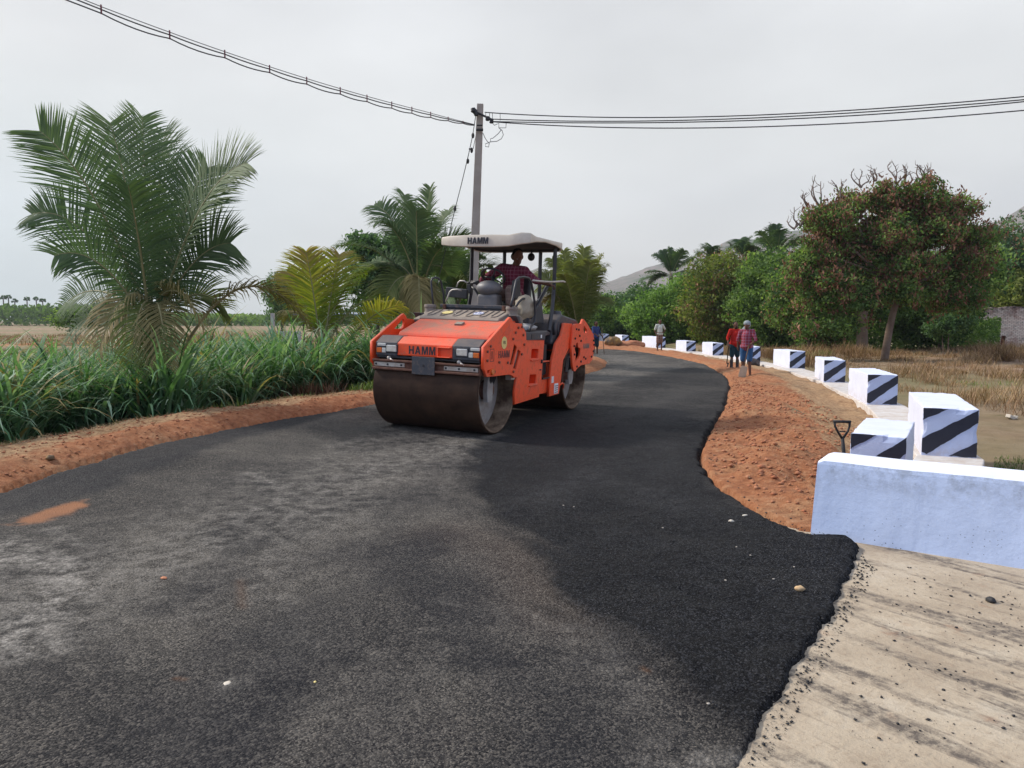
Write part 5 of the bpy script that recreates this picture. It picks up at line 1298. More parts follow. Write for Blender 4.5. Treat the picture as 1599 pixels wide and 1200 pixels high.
# two workers by the road edge
def place(px, py, z=None):
    q = at_ground(px, py); z_ = gz(q.x, q.y); q = at_ground(px, py, z_); return Vector((q.x, q.y, gz(q.x, q.y)))
A = place(1150, 576); B = place(1163, 583)
pa_, ka, VA = standing('bearded person in a plain red shirt leaning on a dark stick', A + Vector((0, .25, -.03)), face_cam(A.x, A.y) + .5, 1.50,
    [((-.02, -.27, 1.12), (.10, -.30, .90), (0, .6, -.5)), ((.05, .24, 1.12), (.14, .16, .95), (0, -1, 0))], 'redshirt', 'teal_shorts', 1.35, None, True, True, .5)
pb_, kb, VB = standing('person in red plaid shirt, blue shorts and pale head cloth holding an upright shovel', B + Vector((0, -.1, -.03)), face_cam(B.x, B.y) - .25, 1.54,
    [((-.02, -.27, 1.12), (-.02, -.27, .90), (0, .6, -.5)), ((.05, .27, 1.12), (.16, .16, .98), (0, -1, 0))], 'plaid2', 'blue_shorts', 1.15, None, False, True, .46, True)
MT['wood'] = simple('worn_wood', (0.16, 0.10, 0.06), 0.8, 0, (0.07, 0.045, 0.03), 0.6, 10)
MT['boot'] = simple('black_boot', (0.015, 0.015, 0.018), 0.5, 0, (0.10, 0.05, 0.035), 0.6, 8)
for root, k, V in ((pa_, ka, VA),):
    for sg in (-.11, .12):
        skin_blob('boot', [('c', V(0, sg, .32), V(0, sg, .07), .062 * k, .055 * k), ('c', V(-.02, sg, .045), V(.14, sg, .035), .052 * k, .042 * k)], MT['boot'], root, .011, 2)
# dark tools
w0 = A + Vector((-.20, .10, .80)); w1 = place(1135, 572); w2 = place(1137, 579)
hand_a = pa_.matrix_basis @ VA(.16, -.31, .82)
o = MB(); o.tube([hand_a - w1 + Vector((0, 0, .06)), Vector((0, .0, .16)), Vector((0.0, -.02, .10))], .017, 8); ro = empty('digging_tool', w1); o.build('shaft', MT['rubber'], ro, 0, True)
o = MB(); o.box((0.02, -.03, .06), (.03, .05, .17), Matrix.Rotation(R(14), 3, 'Y')); o.build('blade', MT['iron'], ro, .004); tag(ro, 'dark bent-ended digging tool held by the worker in red', 'digging tool')
hand_b = VB(.24, .12, .93)
def shovel(root_loc, blade_mat, label, top, grp=None):
    r_ = empty('shovel', root_loc); t_ = Vector(top) - Vector(root_loc); tag(r_, label, 'shovel')
    d = t_.normalized(); o = MB(); o.tube([d * .32, t_], .016, 8); o.build('shaft', MT['wood'], r_, 0, True)
    X_ = Vector((1, 0, 0)); X_ = (X_ - d * X_.dot(d)).normalized(); Nn = X_.cross(d)
    pr = [(-.10, .29), (-.05, .32), (.05, .32), (.10, .29), (.105, .03), (.08, 0), (-.08, 0), (-.105, .03)]
    o = MB(); vs = [X_ * a + d * h + Nn * (.006 + abs(a) * .18) for a, h in pr] + [X_ * a + d * h - Nn * (.0 - abs(a) * .18) for a, h in pr]; n = 8
    o.add(vs, [tuple(range(n)), tuple(range(2 * n - 1, n - 1, -1))] + [(i, i + n, (i + 1) % n + n, (i + 1) % n) for i in range(n)]); o.build('blade', blade_mat, r_)
    return r_
MT['pale_blade'] = simple('dusty_pale_blade', (0.52, 0.45, 0.33), 0.8, 0, (0.36, 0.26, 0.18), 0.6, 9)
sp_ = place(1158, 587); shovel(sp_, MT['pale_blade'], 'upright shovel with a pale dusty blade in front of the plaid-shirted worker', pb_.matrix_basis @ (hand_b))
sp2 = place(1172, 572) + Vector((.05, .15, 0))
hp_ = lumpy('basket', sp2 + Vector((0.1, 0, .11)), (.24, .2, .15), MT['boot'], 4, .25, None, (0, .3, 0)); tag(hp_, 'dark rubber basket lying on the soil right behind the two workers', 'basket')
# man in white shirt
Cc = place(1029.5, 548)
standing('person in pale shirt and folded brown lungi standing before the long white block', Cc, face_cam(Cc.x, Cc.y) + .35, 1.56,
    [((-.05, -.26, 1.10), (.05, -.22, .93), (0, 1, 0)), ((-.06, .34, 1.14), (.02, .18, .98), (0, -1, 0))], 'white_shirt', 'lungi', .8, None, False, True, .5, False, True)
# man behind the roller
Dd = Vector((3.95, 35.5, gz(3.95, 35.5)))
standing('person in dark blue shirt mostly hidden behind the rear of the roller', Dd, face_cam(Dd.x, Dd.y) + .8, 1.62,
    [((.10, -.26, 1.12), (.28, -.18, 1.0), (0, 1, 0)), ((.06, .26, 1.10), (.24, .22, .95), (0, -1, 0))], 'blue_shirt', 'teal_shorts', 1.0, None, False, True, .5)
o = MB(); o.tube([(0, 0, 0), (-.14, 0, 1.35)], .016, 6); st_ = o.build('stick', MT['wood'], None, 0, True, Dd + Vector((.42, -.1, 0))); tag(st_, 'thin upright stick held by the person behind the roller', 'stick')
# D-handled shovel stuck in the soil behind the parapet wall
q = at_dist(1318, 712, 6.55); gq = gz(q.x, q.y)
root = empty('shovel', (q.x, q.y, gq)); tag(root, 'black D-handled shovel standing upright behind the end of the parapet wall', 'shovel')
T = lambda px, py: at_dist(px, py, 6.55) - Vector(root.location)
o = MB(); o.tube([Vector((.0, 0, -.1)), T(1318, 712), T(1315.5, 683)], [.016, .017, .014], 10); o.build('shaft', MT['rubber'], root, 0, True)
o = MB(); o.tube([T(1315.5, 686), T(1308, 674), T(1304, 666), T(1303, 659)], [.011, .010, .010, .011], 8); o.tube([T(1315.5, 686), T(1324, 674), T(1326.5, 666), T(1327, 659)], [.011, .010, .010, .011], 8); o.tube([T(1301.5, 658.5), T(1328.5, 659)], .0125, 10); o.tube([T(1311, 674), T(1320, 674)], .006, 6)
o.build('grip', MT['rubber'], root, 0, True)

# ---------------------------------------------------------------- foliage materials
def leaf_mat(name, stops, rough=0.55, transl=0.25, spec=0.35):
    m, nt, p, out = new_mat(name)
    r = ramp_node(nt, stops); nt.links.new(attr(nt, 'tint'), r.inputs[0])
    nt.links.new(r.outputs[0], p.inputs['Base Color']); p.inputs['Roughness'].default_value = rough; p.inputs['Specular IOR Level'].default_value = spec
    t = N(nt, 'ShaderNodeBsdfTranslucent'); nt.links.new(mixc(nt, 1.0, r.outputs[0], (1.3, 1.5, 0.6), 'MULTIPLY'), t.inputs[0])
    mx = N(nt, 'ShaderNodeMixShader'); mx.inputs[0].default_value = transl
    nt.links.new(p.outputs[0], mx.inputs[1]); nt.links.new(t.outputs[0], mx.inputs[2]); nt.links.new(mx.outputs[0], out.inputs[0])
    return m
MT['palm'] = leaf_mat('palm_leaf', [(0, (0.042, 0.072, 0.038)), (0.45, (0.085, 0.135, 0.065)), (0.8, (0.15, 0.20, 0.095)), (1, (0.19, 0.22, 0.10))], 0.62, .3, .18)
MT['palm_olive'] = leaf_mat('olive_palm_leaf', [(0, (0.05, 0.075, 0.025)), (0.5, (0.11, 0.14, 0.04)), (1, (0.26, 0.25, 0.10))], 0.65, .3, .18)
MT['palm_yellow'] = leaf_mat('yellow_palm_leaf', [(0, (0.07, 0.11, 0.012)), (0.35, (0.15, 0.20, 0.02)), (0.65, (0.27, 0.25, 0.04)), (1, (0.36, 0.23, 0.11))], 0.65, .4, .18)
MT['palm_dead'] = leaf_mat('dry_palm_leaf', [(0, (0.08, 0.07, 0.025)), (0.5, (0.19, 0.16, 0.06)), (1, (0.33, 0.24, 0.11))], 0.8, .15)
MT['rachis'] = simple('palm_rachis', (0.20, 0.19, 0.08), 0.6, 0, (0.28, 0.22, 0.10), 0.6, 5)
MT['palm_trunk'] = simple('palm_trunk', (0.09, 0.075, 0.05), 0.95, 0, (0.22, 0.18, 0.14), 0.8, 6, 0.03, 12)
MT['bark'] = simple('bark', (0.16, 0.105, 0.075), 0.95, 0, (0.26, 0.20, 0.15), 0.8, 3, 0.03, 9)
MT['bark_dark'] = simple('dark_bark', (0.07, 0.05, 0.042), 0.95, 0, (0.13, 0.10, 0.08), 0.8, 3, 0.03, 9)
MT['grass'] = leaf_mat('fodder_grass', [(0, (0.030, 0.080, 0.026)), (0.4, (0.080, 0.180, 0.080)), (0.75, (0.185, 0.32, 0.185)), (0.97, (0.36, 0.47, 0.34)), (1, (0.36, 0.27, 0.12))], 0.55, .28, .22)
MT['weeds'] = leaf_mat('green_weeds', [(0, (0.03, 0.06, 0.012)), (0.6, (0.10, 0.17, 0.03)), (1, (0.20, 0.26, 0.06))], 0.6, .3)
MT['drygrass'] = leaf_mat('dry_grass', [(0, (0.11, 0.062, 0.036)), (0.5, (0.25, 0.150, 0.088)), (1, (0.43, 0.30, 0.18))], 0.9, .15, .1)
MT['foliage'] = leaf_mat('mid_green_leaves', [(0, (0.036, 0.072, 0.028)), (0.5, (0.115, 0.19, 0.06)), (1, (0.25, 0.34, 0.11))], 0.7, .42, .15)
MT['foliage_dark'] = leaf_mat('dark_green_leaves', [(0, (0.030, 0.062, 0.036)), (0.5, (0.080, 0.148, 0.072)), (1, (0.17, 0.26, 0.125))], 0.7, .4, .15)
MT['foliage_bright'] = leaf_mat('bright_feathery_leaves', [(0, (0.045, 0.095, 0.020)), (0.5, (0.12, 0.215, 0.055)), (1, (0.23, 0.34, 0.10))], 0.7, .4, .15)
MT['foliage_yellow'] = leaf_mat('yellow_green_leaves', [(0, (0.05, 0.075, 0.018)), (0.5, (0.13, 0.165, 0.04)), (1, (0.25, 0.27, 0.08))], 0.7, .4, .15)
MT['pods'] = leaf_mat('rusty_seed_pods', [(0, (0.10, 0.042, 0.03)), (0.5, (0.235, 0.105, 0.068)), (1, (0.38, 0.20, 0.13))], 0.8, .1, .2)
MT['dead_twig'] = simple('dead_twig', (0.16, 0.12, 0.10), 0.9)
MT['brush'] = leaf_mat('dry_brush', [(0, (0.06, 0.03, 0.02)), (0.6, (0.16, 0.08, 0.05)), (1, (0.25, 0.15, 0.10))], 0.9, .05, .1)

UP = np.array([0, 0, 1.0])
def nrm(a): return a / (np.linalg.norm(a, axis=-1, keepdims=True) + 1e-9)
def frond(parent, base, tip, arch, leaf_len=0.75, n=62, w=0.035, mat='palm', droop=0.45, tint=(0.2, 0.7), r0=0.028, start=0.16, vee=0.35, seed=0, sweep=0.75, tipfade=0.35, bare=0.0, label=None, twist=None):
    g = np.random.default_rng(seed + 1000)
    base = np.array(base, float); tip = np.array(tip, float)
    ctrl = base + (tip - base) * 0.5 + UP * arch
    t = np.linspace(0, 1, 15)[:, None]
    C = (1 - t) ** 2 * base + 2 * t * (1 - t) * ctrl + t ** 2 * tip
    b = MB(); b.m = 0
    b.tube([Vector(q) for q in C], [r0 * (1 - .82 * k / 14) for k in range(15)], 6)
    nv0 = len(b.v)
    tt = np.linspace(start, 0.995, n)
    tt = np.clip(tt + g.normal(0, .002, n), start, 1)[:, None]
    Pp = (1 - tt) ** 2 * base + 2 * tt * (1 - tt) * ctrl + tt ** 2 * tip
    T = nrm(2 * (1 - tt) * (ctrl - base) + 2 * tt * (tip - ctrl))
    S = nrm(np.cross(T, UP + np.array([0.02, 0.01, 0])))
    tw = math.radians(twist if twist is not None else g.uniform(-35, 35))
    N0 = np.cross(S, T); S, Nn = S * math.cos(tw) + N0 * math.sin(tw), N0 * math.cos(tw) - S * math.sin(tw)
    V, F, TI = [], [], []
    vb = 0
    for sg in (1, -1):
        u = tt[:, 0]
        prof_ = np.minimum(1, 0.30 + 1.9 * (u - start)) * (1 - (1 - tipfade) * np.clip((u - .55) / .45, 0, 1) ** 1.6)
        ln = leaf_len * prof_ * g.uniform(.88, 1.08, n)
        sw = sweep * (0.55 + 0.75 * u)
        dv = nrm(S * sg + T * sw[:, None] + Nn * (vee + g.normal(0, .09, n))[:, None] + g.normal(0, .05, (n, 3)))
        drp = droop * g.uniform(.7, 1.35, n)
        keepm = g.random(n) > bare
        wv = nrm(np.cross(dv, nrm(Nn * .8 + S * sg * .35 + T * .3))) * (w / 2)
        pts = [Pp]
        d_ = dv.copy(); q = Pp.copy()
        for k, fr_ in enumerate((.34, .36, .30)):
            d_ = nrm(d_ - UP * (drp * (0.25 + .75 * k))[:, None] * .55)
            q = q + d_ * (ln * fr_)[:, None]; pts.append(q)
        ws = (.75, 1.0, .75, .06)
        A = np.stack([p_ + wv * s_ for p_, s_ in zip(pts, ws)], 1); B = np.stack([p_ - wv * s_ for p_, s_ in zip(pts, ws)], 1)
        L_ = np.concatenate([A, B], 1)[keepm]   # (m,8,3)
        m_ = len(L_); idx = np.arange(m_)[:, None] * 8 + vb
        for k in range(3): F.append(np.concatenate([idx + k, idx + k + 1, idx + 5 + k, idx + 4 + k], 1))
        V.append(L_.reshape(-1, 3)); vb += m_ * 8
        ti = np.clip(tint[0] + (tint[1] - tint[0]) * (0.6 * u + .4 * g.random(n)), 0, 1)[keepm]
        TI.append(np.repeat(ti, 8))
    V = np.concatenate(V); F = np.concatenate(F); TI = np.concatenate(TI)
    # rachis quads + leaflets in one mesh
    rv = np.array(b.v); rf = np.array([f for f in b.f if len(f) == 4])
    Vall = np.concatenate([rv, V]); Fall = np.concatenate([rf, F + len(rv)])
    o = np_mesh('frond', Vall, Fall, [MT[mat], MT['rachis']], parent, True, {'tint': np.concatenate([np.full(len(rv), .9), TI])})
    mi = np.zeros(len(Fall), np.int32); mi[:len(rf)] = 1
    if len(o.data.polygons) == len(mi): o.data.polygons.foreach_set('material_index', mi)
    if label: o['label'] = label
    return o
def trunk(parent, pts, rs, mat='palm_trunk', name='trunk', n=12):
    b = MB(); 
    P_ = [Vector(p) for p in pts]
    b.tube(P_, rs, n); return b.build(name, MT[mat], parent, 0, True)
def palm_from_px(name_label, group, crown_px, dist, fr, trunk_to=None, trunk_r=.16, **kw):
    """fronds listed as (tip px, tip py, extra depth, arch, dict)"""
    cpt = at_dist(crown_px[0], crown_px[1], dist)
    gz_ = gz(cpt.x, cpt.y)
    root = empty('coconut_palm', (cpt.x, cpt.y, gz_)); tag(root, name_label, 'palm tree', group)
    o0 = Vector(root.location); c = cpt - o0
    trunk(root, [(0, 0, -.2), (0.02, 0, c.z * .5), (c.x, c.y, c.z * .95), c + Vector((0, 0, .25))], [trunk_r * 1.25, trunk_r, trunk_r * .9, trunk_r * .5])
    for i, f in enumerate(fr):
        tx, ty, dd, arch = f[:4]; k = dict(kw); bpx = None
        if len(f) > 4: k.update(f[4])
        bpx = k.pop('base', None)
        bs = (at_dist(bpx[0], bpx[1], dist) - o0) if bpx else c + Vector((random.uniform(-.06, .06), random.uniform(-.06, .06), random.uniform(-.1, .1)))
        tp = at_dist(tx, ty, dist + dd) - o0
        frond(root, bs, tp, arch, seed=i * 7 + int(crown_px[0]), **k)
    return root

# ---- left foreground palm
palm_from_px('large young coconut palm with wide dark fronds rising from the tall grass at left', 'coconut palms', (238, 530), 12.6, [
    (62, 205, -.6, 1.0, dict(leaf_len=.95, n=96, droop=.10, vee=.10, twist=68, tipfade=.5)), (50, 335, .4, 1.25, dict(leaf_len=.85, n=88, droop=.22, twist=60)),
    (172, 192, .9, .75, dict(leaf_len=1.15, n=120, droop=.10, vee=.10, tipfade=.5, tint=(.35, .85), twist=10)), (222, 182, 1.6, .4, dict(leaf_len=1.05, n=104, droop=.15, tint=(.2, .7), twist=-15)),
    (258, 205, 2.1, .6, dict(leaf_len=1.0, n=76, droop=.2)), (386, 255, -.4, 1.25, dict(leaf_len=1.1, n=116, droop=.18, vee=.15, tint=(.3, .85), twist=-55)),
    (360, 380, .2, .75, dict(leaf_len=1.1, n=96, droop=.35, twist=-65)), (98, 478, 1.6, .95, dict(leaf_len=.8, n=60, droop=.35, twist=70)),
    (300, 300, 2.6, .8, dict(leaf_len=.95, n=66, droop=.3)),
    (85, 400, -1.0, 1.0, dict(leaf_len=.85, n=66, droop=.25, twist=65)), (200, 290, -1.0, .6, dict(leaf_len=.95, n=66, droop=.4, tint=(.1, .6))), (325, 262, 1.2, .9, dict(leaf_len=1.05, n=96, droop=.2, twist=-40)),
    (155, 545, -.7, 1.0, dict(mat='palm_dead', leaf_len=.80, n=52, droop=.9, tint=(.3, .95), base=(240, 480), label='dry yellow-brown hanging frond')),
    (322, 520, -.8, .9, dict(mat='palm_dead', leaf_len=.78, n=50, droop=.9, tint=(.1, .8), base=(240, 480))), (205, 565, -1.0, .9, dict(mat='palm_olive', leaf_len=.75, n=46, droop=.9, tint=(.2, .8), base=(240, 485))),
    (262, 575, -1.1, .9, dict(mat='palm_dead', leaf_len=.75, n=46, droop=.8, tint=(.2, .7), base=(242, 485))), (238, 580, -1.2, .7, dict(mat='palm_olive', leaf_len=.7, n=44, droop=.8, tint=(.1, .6), base=(240, 500))),
    (105, 528, 1.4, 1.0, dict(leaf_len=.85, n=54, droop=.7, tint=(0, .5), twist=60)), (350, 480, .8, .9, dict(mat='palm_olive', leaf_len=.9, n=56, droop=.55, twist=-50)),
    (482, 505, .7, 1.7, dict(mat='palm_dead', leaf_len=.85, n=66, droop=.75, tint=(.0, .7), base=(285, 548), twist=10, label='long arching brown frond')),
], None, .14, w=.025)
# ---- yellow palm
palm_from_px('small young palm with yellow-green upright fronds between the big palm and the roller', 'coconut palms', (503, 545), 18, [
    (478, 393, .2, .30, dict(leaf_len=1.0, n=92, droop=.30, tint=(.0, 1.0), tipfade=.3, vee=.12)), (530, 398, 1.0, .5, dict(leaf_len=.95, n=76, droop=.4, tint=(.1, .9))),
    (448, 425, .8, .5, dict(leaf_len=.8, n=70, droop=.5, tint=(.3, 1.0))), (572, 425, .9, .8, dict(leaf_len=.9, n=70, droop=.6, tint=(0, .5))),
    (600, 470, 1.0, .9, dict(mat='palm_olive', leaf_len=.8, n=46, droop=.6)), (628, 478, -.6, .55, dict(leaf_len=.7, n=52, droop=.6, base=(530, 552), tint=(.4, .9), label='low yellowing frond reaching right')),
    (440, 500, .4, .9, dict(mat='palm_dead', leaf_len=.6, n=40, droop=.7)), (560, 500, 1.4, .7, dict(mat='palm_olive', leaf_len=.8, n=40, droop=.5)),
    (515, 440, 2, .4, dict(mat='palm_olive', leaf_len=.9, n=44, droop=.3)),
], None, .09, w=.032, mat='palm_yellow')
# ---- middle palm behind the roller, left
palm_from_px('tall coconut palm with drooping dry skirt just left of the utility pole', 'coconut palms', (655, 455), 22, [
    (528, 385, 0, 1.0, dict(leaf_len=.95)), (585, 322, 1.0, 1.1, {}), (590, 350, -.5, 1.2, {}), (632, 305, 1.2, .8, {}), (672, 293, .2, .3, dict(leaf_len=.8, droop=.25)), (650, 330, -1, .6, dict(droop=.3)),
    (700, 330, 1.0, .6, {}), (728, 372, .5, .9, {}), (600, 440, .5, 1.2, {}), (560, 430, 1.5, 1.2, {}), (590, 500, -1, 1.4, dict(mat='palm_olive')), (700, 430, 1.6, 1.0, {}),
    (640, 530, -1.4, 1.8, dict(mat='palm_dead', droop=1.0, leaf_len=.8)), (672, 535, -1.5, 1.7, dict(mat='palm_dead', droop=1.0, leaf_len=.8)), (655, 500, -1.6, 1.4, dict(mat='palm_dead', droop=1, leaf_len=.8)),
    (690, 500, -.5, 1.3, dict(mat='palm_olive', droop=.8)), (610, 480, .9, 1.2, {}), (705, 385, -1, .9, {}), (540, 460, .3, 1.4, {}), (618, 350, 2, .9, {}),
], None, .17, w=.038, n=74, leaf_len=.95, droop=.5, tint=(.15, .75))
palm_from_px('coconut palm seen under the left half of the roller canopy', 'coconut palms', (712, 480), 27, [
    (690, 375, 0, .6, {}), (722, 370, .5, .3, {}), (748, 402, 0, .9, {}), (768, 415, .8, 1.0, {}), (672, 420, 0, 1, {}), (650, 460, 1, 1.2, {}), (705, 400, -1, .5, {}), (760, 400, 1.5, .9, {}), (740, 450, -1, 1, dict(mat='palm_olive')), (775, 470, 0, 1.3, dict(mat='palm_olive')), (690, 500, -.8, 1.2, {}), (722, 410, 1.4, .5, {}),
], None, .17, w=.045, n=64, leaf_len=1.1, droop=.5, tint=(.15, .75))
# ---- palm right behind the roller
palm_from_px('young coconut palm with arching fronds right behind the rear of the roller', 'coconut palms', (903, 530), 25, [
    (880, 392, .2, .5, {}), (912, 388, .6, .3, dict(droop=.5)), (940, 400, 0, .8, {}), (944, 420, -.5, 1.0, {}), (862, 405, .4, .8, {}), (835, 432, .3, 1.2, dict(mat='palm_olive')), (860, 445, 1, 1.0, {}), (895, 410, -.8, .4, {}),
    (925, 440, 1, .9, {}), (862, 480, 1.2, 1.3, dict(mat='palm_olive')), (922, 410, -1, .6, {}), (942, 470, .8, 1.3, {}), (845, 450, -.4, 1.0, {}), (895, 450, 1.4, .4, {}), (880, 430, -1.2, .6, {}), (850, 470, .2, 1.1, dict(mat='palm_dead')),
], None, .13, w=.040, n=76, leaf_len=.85, droop=.7, tint=(.25, .9), mat='palm_olive')
# ---- four distant palms on the right
for cx, cy, d_, frs, lab in [
    (1048, 432, 62, [(1022, 398), (1046, 388), (1068, 392), (1083, 405), (1010, 425), (1082, 430), (1012, 445), (1035, 392), (1058, 395), (1075, 450), (1002, 437)], 'leftmost of the four far palms rising over the thorn trees, spiky topped'),
    (1110, 412, 66, [(1100, 388), (1112, 386), (1122, 396), (1132, 405), (1090, 398), (1086, 412), (1130, 418), (1108, 392), (1092, 422)], 'second from left of the four far palms, the smallest crown'),
    (1160, 402, 64, [(1140, 382), (1156, 375), (1170, 374), (1178, 385), (1136, 392), (1186, 398), (1140, 405), (1164, 380), (1180, 405)], 'third from left of the four far palms, its fronds against the hill'),
    (1212, 402, 60, [(1185, 362), (1204, 353), (1213, 352), (1238, 370), (1178, 378), (1246, 382), (1180, 398), (1220, 360), (1196, 360), (1240, 400), (1208, 356), (1248, 372)], 'tallest of the four far palms, next to the rusty-podded tree')]:
    palm_from_px(lab, 'coconut palms', (cx, cy), d_, [(a, b_, random.uniform(-1.5, 1.5), random.uniform(.3, 1.1), {}) for a, b_ in frs], None, .2, w=.075, n=46, leaf_len=1.0, droop=.6, tint=(.1, .6))

# ---------------------------------------------------------------- broadleaf trees
def leaf_cloud(name, mat, parent, centers, sizes, tint, seed, aspect=0.5, hang=0.0):
    g = np.random.default_rng(seed); n = len(centers)
    d = nrm(g.normal(0, 1, (n, 3)) - UP * hang); e = nrm(np.cross(d, g.normal(0, 1, (n, 3))))
    s = sizes[:, None]
    V = np.stack([centers - d * s * .5, centers + e * s * aspect * .5, centers + d * s * .5, centers - e * s * aspect * .5], 1).reshape(-1, 3)
    F = np.arange(n * 4).reshape(n, 4)
    return np_mesh(name, V, F, mat, parent, False, {'tint': np.repeat(np.clip(tint, 0, 1), 4)})
def crown_points(blobs, n_clump, per, sig, seed, shell=0.55):
    """clumps of leaves spread through ellipsoids, denser near their surface; returns centres, clump tint"""
    g = np.random.default_rng(seed); vol = np.array([b_[3] * b_[4] * b_[5] for b_ in blobs]) ** .75; pr = vol / vol.sum()
    k = g.choice(len(blobs), n_clump, p=pr); B = np.array([b_[:6] for b_ in blobs], float)[k]
    d = nrm(g.normal(0, 1, (n_clump, 3))); r = shell + (1 - shell) * g.random(n_clump) ** .6; r *= g.uniform(.78, 1.14, n_clump) * np.where(g.random(n_clump) < .07, 1.22, 1)
    c = B[:, :3] + d * B[:, 3:6] * r[:, None]
    ct = g.normal(.52, .27, n_clump)
    P_ = np.repeat(c, per, 0) + g.normal(0, 1, (n_clump * per, 3)) * sig * np.array([1, 1, .7])
    T_ = np.repeat(ct, per) + g.normal(0, .13, n_clump * per)
    return P_, T_, c
def limb(b, p0, p1, r0, r1, seed, bend=.12, n=6):
    rr_ = random.Random(seed); p0 = Vector(p0); p1 = Vector(p1); L_ = (p1 - p0).length; pts = []
    off = [Vector((rr_.uniform(-1, 1), rr_.uniform(-1, 1), rr_.uniform(-.5, .5))) * L_ * bend for _ in range(2)]
    for i in range(n + 1):
        t = i / n; q = p0.lerp(p1, t) + off[0] * math.sin(math.pi * t) + off[1] * math.sin(2 * math.pi * t) * .4; pts.append(q)
    b.tube(pts, [r0 + (r1 - r0) * i / n for i in range(n + 1)], 8); return pts
def tree(name, label, cat, group, base, fork_z, blobs, mat, n_clump, per, leaf, sig, seed, trunk_r=.18, bark='bark', extra=None, shell=.5, hang=0., base_off=(0, 0), stems=1):
    """blobs relative to the base: (x,y,z,rx,ry,rz)"""
    root = empty(name, base); tag(root, label, cat, group)
    b = MB(); rr_ = random.Random(seed)
    fork = Vector((base_off[0], base_off[1], fork_z))
    for s_ in range(stems):
        o_ = Vector((rr_.uniform(-.3, .3), rr_.uniform(-.2, .2), 0)) * (s_ > 0)
        limb(b, Vector((0, 0, -.25)) + o_, fork + o_ * 3, trunk_r * (1 if s_ == 0 else .6), trunk_r * .7 * (1 if s_ == 0 else .6), seed + s_, .03)
    for i, q in enumerate(blobs):
        e_ = Vector(q[:3]) + Vector((0, 0, q[5] * .15)); limb(b, fork, e_, trunk_r * .5, trunk_r * .12, seed + 10 + i, .10)
        for k in range(2):
            e2 = e_ + Vector((rr_.uniform(-.7, .7) * q[3], rr_.uniform(-.7, .7) * q[4], rr_.uniform(0.1, .75) * q[5])); limb(b, Vector(q[:3]) * .7 + fork * .3, e2, trunk_r * .22, trunk_r * .05, seed + 40 + i * 3 + k, .12)
    b.build('trunk', MT[bark], root, 0, True)
    P_, T_, c_ = crown_points(blobs, n_clump, per, sig, seed, shell)
    g = np.random.default_rng(seed + 5)
    leaf_cloud('crown', MT[mat], root, P_, leaf * g.uniform(.6, 1.35, len(P_)), T_, seed + 1, hang=hang)
    if extra: extra(root, P_, c_, blobs, g)
    return root
def W2(px, py, d): return at_dist(px, py, d)
def blobs_px(base, lst, depth):
    """(px, py, radius px x, radius px z, depth offset, depth radius m)"""
    out = []
    for px, py, rx, rz, dd, ry in lst:
        c = at_dist(px, py, depth + dd) - Vector(base); k = (depth + dd) / FPX
        out.append((c.x, c.y, c.z, rx * k, ry, rz * k))
    return out
# big tree with rusty pods
def base_at(px, py, d):
    q = at_dist(px, py, d); return (q.x, q.y, gz(q.x, q.y))
bs = base_at(1380, 560, 31)
bl = blobs_px(bs, [(1295, 345, 40, 24, 0, 1.5), (1332, 318, 26, 20, .3, 1.1), (1385, 310, 34, 24, .5, 1.3), (1442, 306, 36, 22, 0, 1.3), (1494, 330, 28, 24, .4, 1.2), (1525, 372, 26, 22, .4, 1.1), (1268, 395, 34, 24, -.2, 1.2), (1335, 375, 36, 22, 1.2, 1.2), (1400, 365, 36, 22, -.9, 1.0), (1455, 365, 46, 26, 0, 1.6), (1510, 405, 34, 26, 0, 1.3), (1425, 415, 50, 18, -.9, 1.0), (1300, 435, 34, 18, -.6, 1.0), (1335, 470, 34, 18, -.9, .9), (1480, 440, 44, 20, .3, 1.2), (1248, 432, 22, 18, 0, .8), (1395, 452, 52, 20, -.8, 1.0), (1385, 345, 40, 18, .3, 1.2), (1440, 338, 36, 16, .4, 1.2), (1380, 400, 60, 36, .6, 1.6), (1300, 400, 44, 34, .5, 1.4), (1270, 470, 30, 26, 0, 1.0), (1310, 505, 34, 22, -.3, .9), (1425, 458, 46, 18, .4, 1.2), (1500, 470, 38, 22, .4, 1.2), (1262, 510, 22, 20, 0, .8)], 31)
def pods(root, P_, c_, blobs, g):
    zt = c_[:, 2]; sel = g.random(len(c_)) < np.clip(.52 + .42 * (zt - zt.mean()) / (zt.std() + 1e-6) * .5 + .15 * (g.random(len(c_)) - .5), .12, .8)
    q = c_[sel]; per = 36
    Pq = np.repeat(q, per, 0) + g.normal(0, .13, (len(q) * per, 3)) * np.array([1, 1, 1.5]); 
    leaf_cloud('seed_pods', MT['pods'], root, Pq, g.uniform(.10, .24, len(Pq)), np.repeat(g.normal(.5, .2, len(q)), per) + g.normal(0, .12, len(Pq)), 77, .36, 1.6)
    # dead twigs on top
    b = MB()
    for px, py, h_ in ((1250, 345, 26), (1262, 318, 24), (1281, 315, 42), (1312, 300, 22), (1345, 285, 22), (1368, 275, 12), (1400, 280, 34), (1412, 285, 32), (1440, 275, 20), (1450, 275, 22), (1240, 350, 8)):
        p0 = at_dist(px, py + 8, 31) - Vector(root.location); rr_ = random.Random(px)
        for k in range(3):
            p1 = at_dist(px + rr_.uniform(-14, 14), py - h_ * rr_.uniform(.55, 1.0), 31 + rr_.uniform(-.3, .3)) - Vector(root.location)
            pts = limb(b, p0, p1, .035, .012, px + k, .22, 5)
            for j in (2, 3, 4):
                limb(b, pts[j], pts[j] + Vector((rr_.uniform(-.3, .3), rr_.uniform(-.2, .2), rr_.uniform(.05, .3))), .014, .006, px + k * 5 + j, .2, 3)
    b.build('dead_branches', MT['dead_twig'], root)
